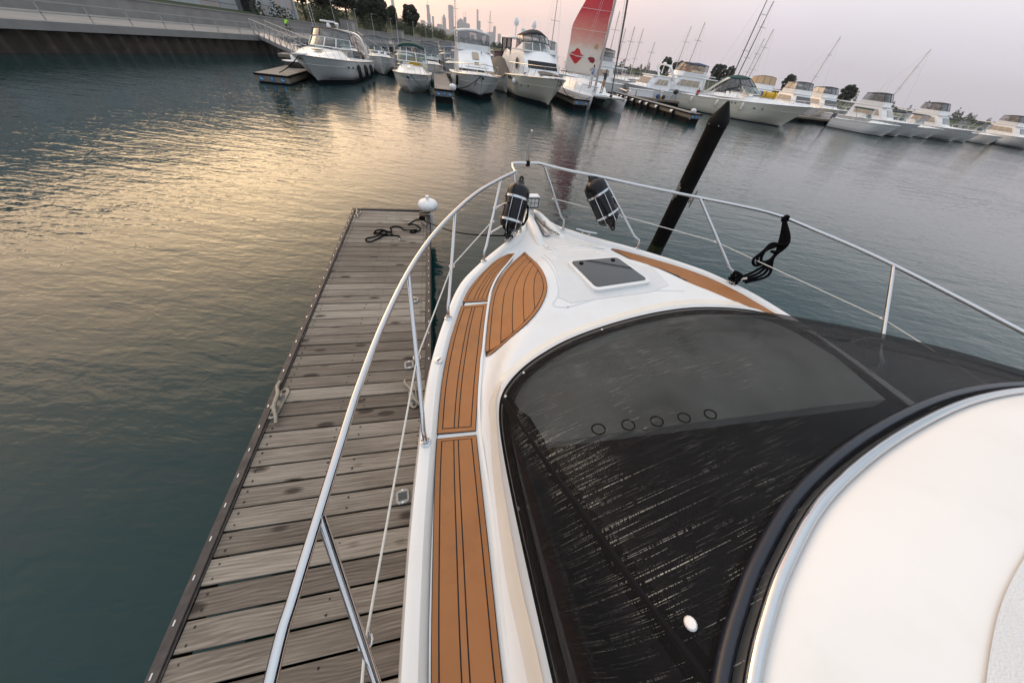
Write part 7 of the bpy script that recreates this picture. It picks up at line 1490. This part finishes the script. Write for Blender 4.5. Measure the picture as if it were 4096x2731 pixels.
# cyclist on the promenade
x, y = -33.0, 48.5; zq = 1.24
t = thing('bicycle', 'dark bicycle ridden along the promenade', 'bicycle', (x, y, zq), R(-12))
def wheel_at(yy):
    w = MB(); w.tube([(0, yy + .30 * math.cos(a), .30 + .30 * math.sin(a)) for a in [j * math.pi / 9 for j in range(18)]], .022, 6, closed=True); o_ = w.build('wheel', 'black_rubber', t); sp = MB()
    for k in range(6): a = k * math.pi / 6; sp.bar((0, yy - .28 * math.cos(a), .30 - .28 * math.sin(a)), (0, yy + .28 * math.cos(a), .30 + .28 * math.sin(a)), .008)
    sp.build('spokes', 'steel_dull', o_)
wheel_at(-.46); wheel_at(.46)
mb = MB(); mb.tube([(0, -.46, .3), (0, -.05, .28), (0, .32, .72), (0, -.18, .72), (0, -.46, .3)], .02, 6); mb.tube([(0, -.05, .28), (0, -.2, .8)], .02, 6); mb.tube([(0, .46, .3), (0, .30, .85)], .018, 6); mb.build('bike_frame', 'black_paint', t); MB().box((0, -.21, .83), (.12, .22, .05)).build('saddle', 'black_rubber', t, bevel=.015); MB().tube([(-.22, .26, .9), (-.1, .31, .9), (.1, .31, .9), (.22, .26, .9)], .014, 6).build('handlebar', 'black_paint', t)
h = 1.5
person('cyclist in a lime yellow vest riding along the promenade', (x, y, zq), R(-12), h, 'vest_lime', 'pants_navy', dict(pelvis=(0, -.14, .60), chest=(0, -.03, .76), neck=(0, .04, .87), head=(0, .07, .92), top=(0, .075, .995), shL=(-.10, .02, .84), elL=(-.13, .12, .74), haL=(-.13, .19, .63), fiL=(-.12, .22, .62), shR=(.10, .02, .84), elR=(.13, .12, .74), haR=(.13, .19, .63), fiR=(.12, .22, .62), hiL=(-.055, -.12, .58), knL=(-.06, .08, .42), anL=(-.06, .0, .2), toL=(-.06, .08, .17), hiR=(.055, -.12, .58), knR=(.06, .02, .34), anR=(.06, -.05, .12), toR=(.06, .03, .09)))
# gangways
def gangway(label, a, b, w=1.3, hr=.95):
    a = Vector(a); b = Vector(b); L = (b - a).length; d = (b - a); rz = math.atan2(-d.x, d.y); t = thing('gangway', label, 'gangway', tuple(a), rz, 'gangways down to the docks'); dz = b.z - a.z; Lh = math.hypot(d.x, d.y)
    def P(x, s, z): return (x, s * Lh, s * dz + z)
    mb = MB(); mb.bar(P(0, 0, 0), P(0, 1, 0), w, .12); mb.build('ramp_deck', 'gangway_alu', t, smooth=0)
    for sg in (-1, 1):
        mb = MB(); X = sg * w / 2; mb.bar(P(X, 0, hr), P(X, 1, hr), .07); mb.bar(P(X, 0, hr * .5), P(X, 1, hr * .5), .04); mb.bar(P(X, 0, -.12), P(X, 1, -.12), .08, .2); n = int(Lh / 1.1)
        for k in range(n + 1): mb.bar(P(X, k / n, -.1), P(X, k / n, hr), .05)
        for k in range(n): mb.bar(P(X, k / n, 0), P(X, (k + 1) / n, hr), .035)
        mb.build('truss_rail', 'gangway_alu', t, smooth=0)
g = mp(-10.8, 38.3, .68); gangway('long grey truss gangway sloping down to the walkway left of the express cruiser', (-29.2, 38.5, 1.35), tuple(g))
g = mp(-5.0, 39.3, .68); gangway('grey truss gangway coming down behind the express cruiser stern', (-29.2, 57.0, 1.35), tuple(g))
# ------------------------------------------------------------------ skyline
SKD = 5600.0
def tower(label, az0, az1, el, kind='flat', mat='tower_glass', steps=(), spire=None, d=SKD):
    """tower between two bearings, its roof at an elevation; steps: (width fraction, height fraction, offset)"""
    az = (az0 + az1) / 2; w = d * (R(az1) - R(az0)); h = d * math.tan(R(el)) + 3; x, y = at_az(az, d + (hash(label) % 7) * 0); t = thing('skyscraper', label, 'skyscraper', (x, y, 0), R(-az), 'towers of the skyline'); dp = w * .9
    if kind == 'flat': MB().box((0, 0, h / 2), (w, dp, h)).build('shaft', mat, t, smooth=0); MB().box((0, 0, h + h * .008), (w * .7, dp * .7, h * .02)).build('roof_plant', mat, t, smooth=0)
    if kind == 'step':
        for k, (wf, h0, h1, ox) in enumerate(steps): MB().box((ox * w, 0, h * (h0 + h1) / 2), (w * wf, dp * wf, h * (h1 - h0))).build('tier', mat, t, smooth=0)
    if kind == 'point':
        MB().box((0, 0, h * .41), (w, dp, h * .82)).build('shaft', mat, t, smooth=0); mb = MB(); z = h * .82; mb.v = [(-w / 2, -dp / 2, z), (w / 2, -dp / 2, z), (w / 2, dp / 2, z), (-w / 2, dp / 2, z), (0, 0, h)]; mb.f = [(0, 1, 4), (1, 2, 4), (2, 3, 4), (3, 0, 4), (0, 3, 2, 1)]; mb.build('pointed_crown', mat, t, smooth=0)
    if kind == 'slant':
        mb = MB(); mb.v = [(-w / 2, -dp / 2, 0), (w / 2, -dp / 2, 0), (w / 2, dp / 2, 0), (-w / 2, dp / 2, 0), (-w / 2, -dp / 2, h), (w / 2, -dp / 2, h * .94), (w / 2, dp / 2, h * .94), (-w / 2, dp / 2, h)]; mb.f = [(0, 1, 2, 3), (4, 7, 6, 5), (0, 4, 5, 1), (1, 5, 6, 2), (2, 6, 7, 3), (3, 7, 4, 0)]; mb.build('shaft', mat, t, smooth=0)
    if spire:
        for ox, e1 in spire: h1 = d * math.tan(R(e1)) + 3; MB().cyl((ox * w, 0, h * .97), (ox * w, 0, h1), 3.0, 6, 1.2).build('spire', mat, t)
    return t
TW = [('slim pale tower with a spire rising behind the dark trees', -21.92, -21.48, 2.77, dict(kind='step', steps=((1, 0, .8, 0), (.8, .8, 1, 0)))),
 ('low pale tower hugging the round tree', -18.96, -18.50, .99, dict()), ('square-topped tower right of the round tree', -18.47, -17.89, 1.33, dict(mat='tower_stone')), ('narrow mid-rise tower left of the tallest spire', -17.96, -17.67, .83, dict()),
 ('tall tower with setbacks and a needle spire', -17.62, -17.05, 2.73, dict(kind='step', steps=((1, 0, .47, 0), (.82, .47, .72, -.06), (.66, .72, 1, -.10)), spire=((-.10, 3.12),))),
 ('very thin tower right of the needle spire', -16.98, -16.71, 1.82, dict()), ('small block between the thin tower and the twin blocks', -16.78, -16.41, .89, dict()), ('wide flat block left of the pointed tower', -16.39, -15.66, 1.22, dict(mat='tower_stone', spire=((.38, 1.98),))),
 ('pointed tower with a diamond crown', -15.64, -15.17, 2.22, dict(kind='point')), ('low block right of the pointed tower', -15.20, -14.80, .86, dict(mat='tower_stone')), ('broad straight rectangular tower, widest of the tall ones', -14.83, -14.16, 3.00, dict(mat='tower_stone')),
 ('low block right of the broad rectangular tower', -14.25, -13.95, 1.20, dict()), ('stepped block left part of the dark cluster', -13.76, -13.34, 1.90, dict(kind='step', steps=((1, 0, .9, 0), (.6, .9, 1, .1)))), ('dark cluster tower with a sloped roof', -13.38, -12.89, 2.06, dict(kind='slant')),
 ('stepped black tower with twin antennas', -12.92, -12.43, 2.20, dict(kind='step', steps=((1, 0, .75, 0), (.8, .75, 1, 0)), spire=((-.28, 2.65), (.25, 2.80)))), ('flat block right of the twin antennas', -12.46, -12.04, 1.67, dict()), ('low block behind the white canopy', -11.91, -11.46, .70, dict(mat='tower_stone')),
 ('tallest slim tower right of the white canopy', -11.13, -10.87, 3.06, dict(kind='step', steps=((1, 0, .72, 0), (.86, .72, 1, -.04)))), ('lower stem joined right of the tallest slim tower', -10.87, -10.59, 2.06, dict()), ('shortest stem of the wavy trio', -10.61, -10.33, 1.28, dict()),
 ('left end block of the right cluster', -9.84, -9.60, 1.08, dict()), ('second block of the right cluster', -9.62, -9.29, 1.22, dict(mat='tower_stone', kind='step', steps=((1, 0, .93, 0), (.5, .93, 1, 0)))), ('wide block in the middle of the right cluster', -9.28, -8.81, 1.24, dict()), ('tallest tower of the right cluster', -8.88, -8.51, 1.85, dict(kind='step', steps=((1, 0, .95, 0), (.7, .95, 1, 0)))),
 ('low block in the gap of the right cluster', -8.41, -8.14, .39, dict()), ('last block at the right end of the skyline', -8.21, -7.79, 1.19, dict(mat='tower_stone'))]
for k, (lab, a0, a1, el, kw) in enumerate(TW): tower(lab, a0, a1, el, d=SKD + (k * 37) % 5 * 40, **kw)
rng = random.Random(9); mb = MB()
for k in range(120):
    az = rng.uniform(-24, -7.4); el = rng.uniform(.10, .52) * (1 if az < -11.5 else .8); w = SKD * R(rng.uniform(.12, .4)); h = SKD * math.tan(R(el)); x, y = at_az(az, SKD + 260 + rng.uniform(0, 200)); mb.box((x, y, h / 2), (w, w, h), rz=R(-az))
tag(mb.build('distant_city', 'tower_stone', smooth=0), 'hazy mass of low buildings along the skyline foot', 'city', kind='stuff')
rows = [[at_az(a, d) + (z,) for d, z in ((4800, -.3), (4850, 2.0), (6300, 3.0))] for a in [-70 + 2 * k for k in range(33)]]
tag(MB().grid(rows).build('land', 'slope_grass', smooth=0), kind='structure')
# far shore trees under the skyline
mb = MB(); vs = []; fs = []
for k in range(5000):
    az = rng.uniform(-16, -7.6); d = rng.uniform(330, 430); x, y = at_az(az, d); h = 2.2 + 3.0 * rng.random() * (.6 + .4 * math.sin(az * 7)); p = Vector((x, y, h)); u = Vector((rng.gauss(0, 1), rng.gauss(0, 1), rng.gauss(0, .6))).normalized(); v = u.orthogonal().normalized(); s_ = rng.uniform(.4, .9); o_ = len(vs); vs += [tuple(p + u * s_), tuple(p + v * s_ * .6), tuple(p - u * s_), tuple(p - v * s_ * .6)]; fs.append((o_, o_ + 1, o_ + 2, o_ + 3))
me = bpy.data.meshes.new('treeline'); me.from_pydata(vs, [], fs); me.materials.append(MATS['leaf']); o = bpy.data.objects.new('treeline', me); COL.objects.link(o); tag(o, 'dark far treeline along the shore under the skyline', 'trees', kind='stuff')
rows = [[at_az(a, d) + (z,) for d, z in ((315, -.3), (320, 1.6), (440, 2.4), (460, -.3))] for a in [-20 + .5 * k for k in range(26)]]
tag(MB().grid(rows).build('shore', 'slope_grass', smooth=0), kind='structure')
# ------------------------------------------------------------------ haze
HZ = 0.00013
m, nt, b, N, K = nodes_mat('haze_air'); nt.nodes.remove(b); pv = N('ShaderNodeVolumePrincipled'); pv.inputs['Color'].default_value = (.80, .84, .92, 1); pv.inputs['Density'].default_value = HZ; pv.inputs['Anisotropy'].default_value = .15; K(pv.outputs[0], nt.nodes['Material Output'].inputs['Volume'])
hb = MB().box((0, 3200, 170), (14400, 7600, 345)).build('haze', 'haze_air', smooth=0); tag(hb, 'thin pale smoky haze filling the harbor air', 'haze', kind='stuff')
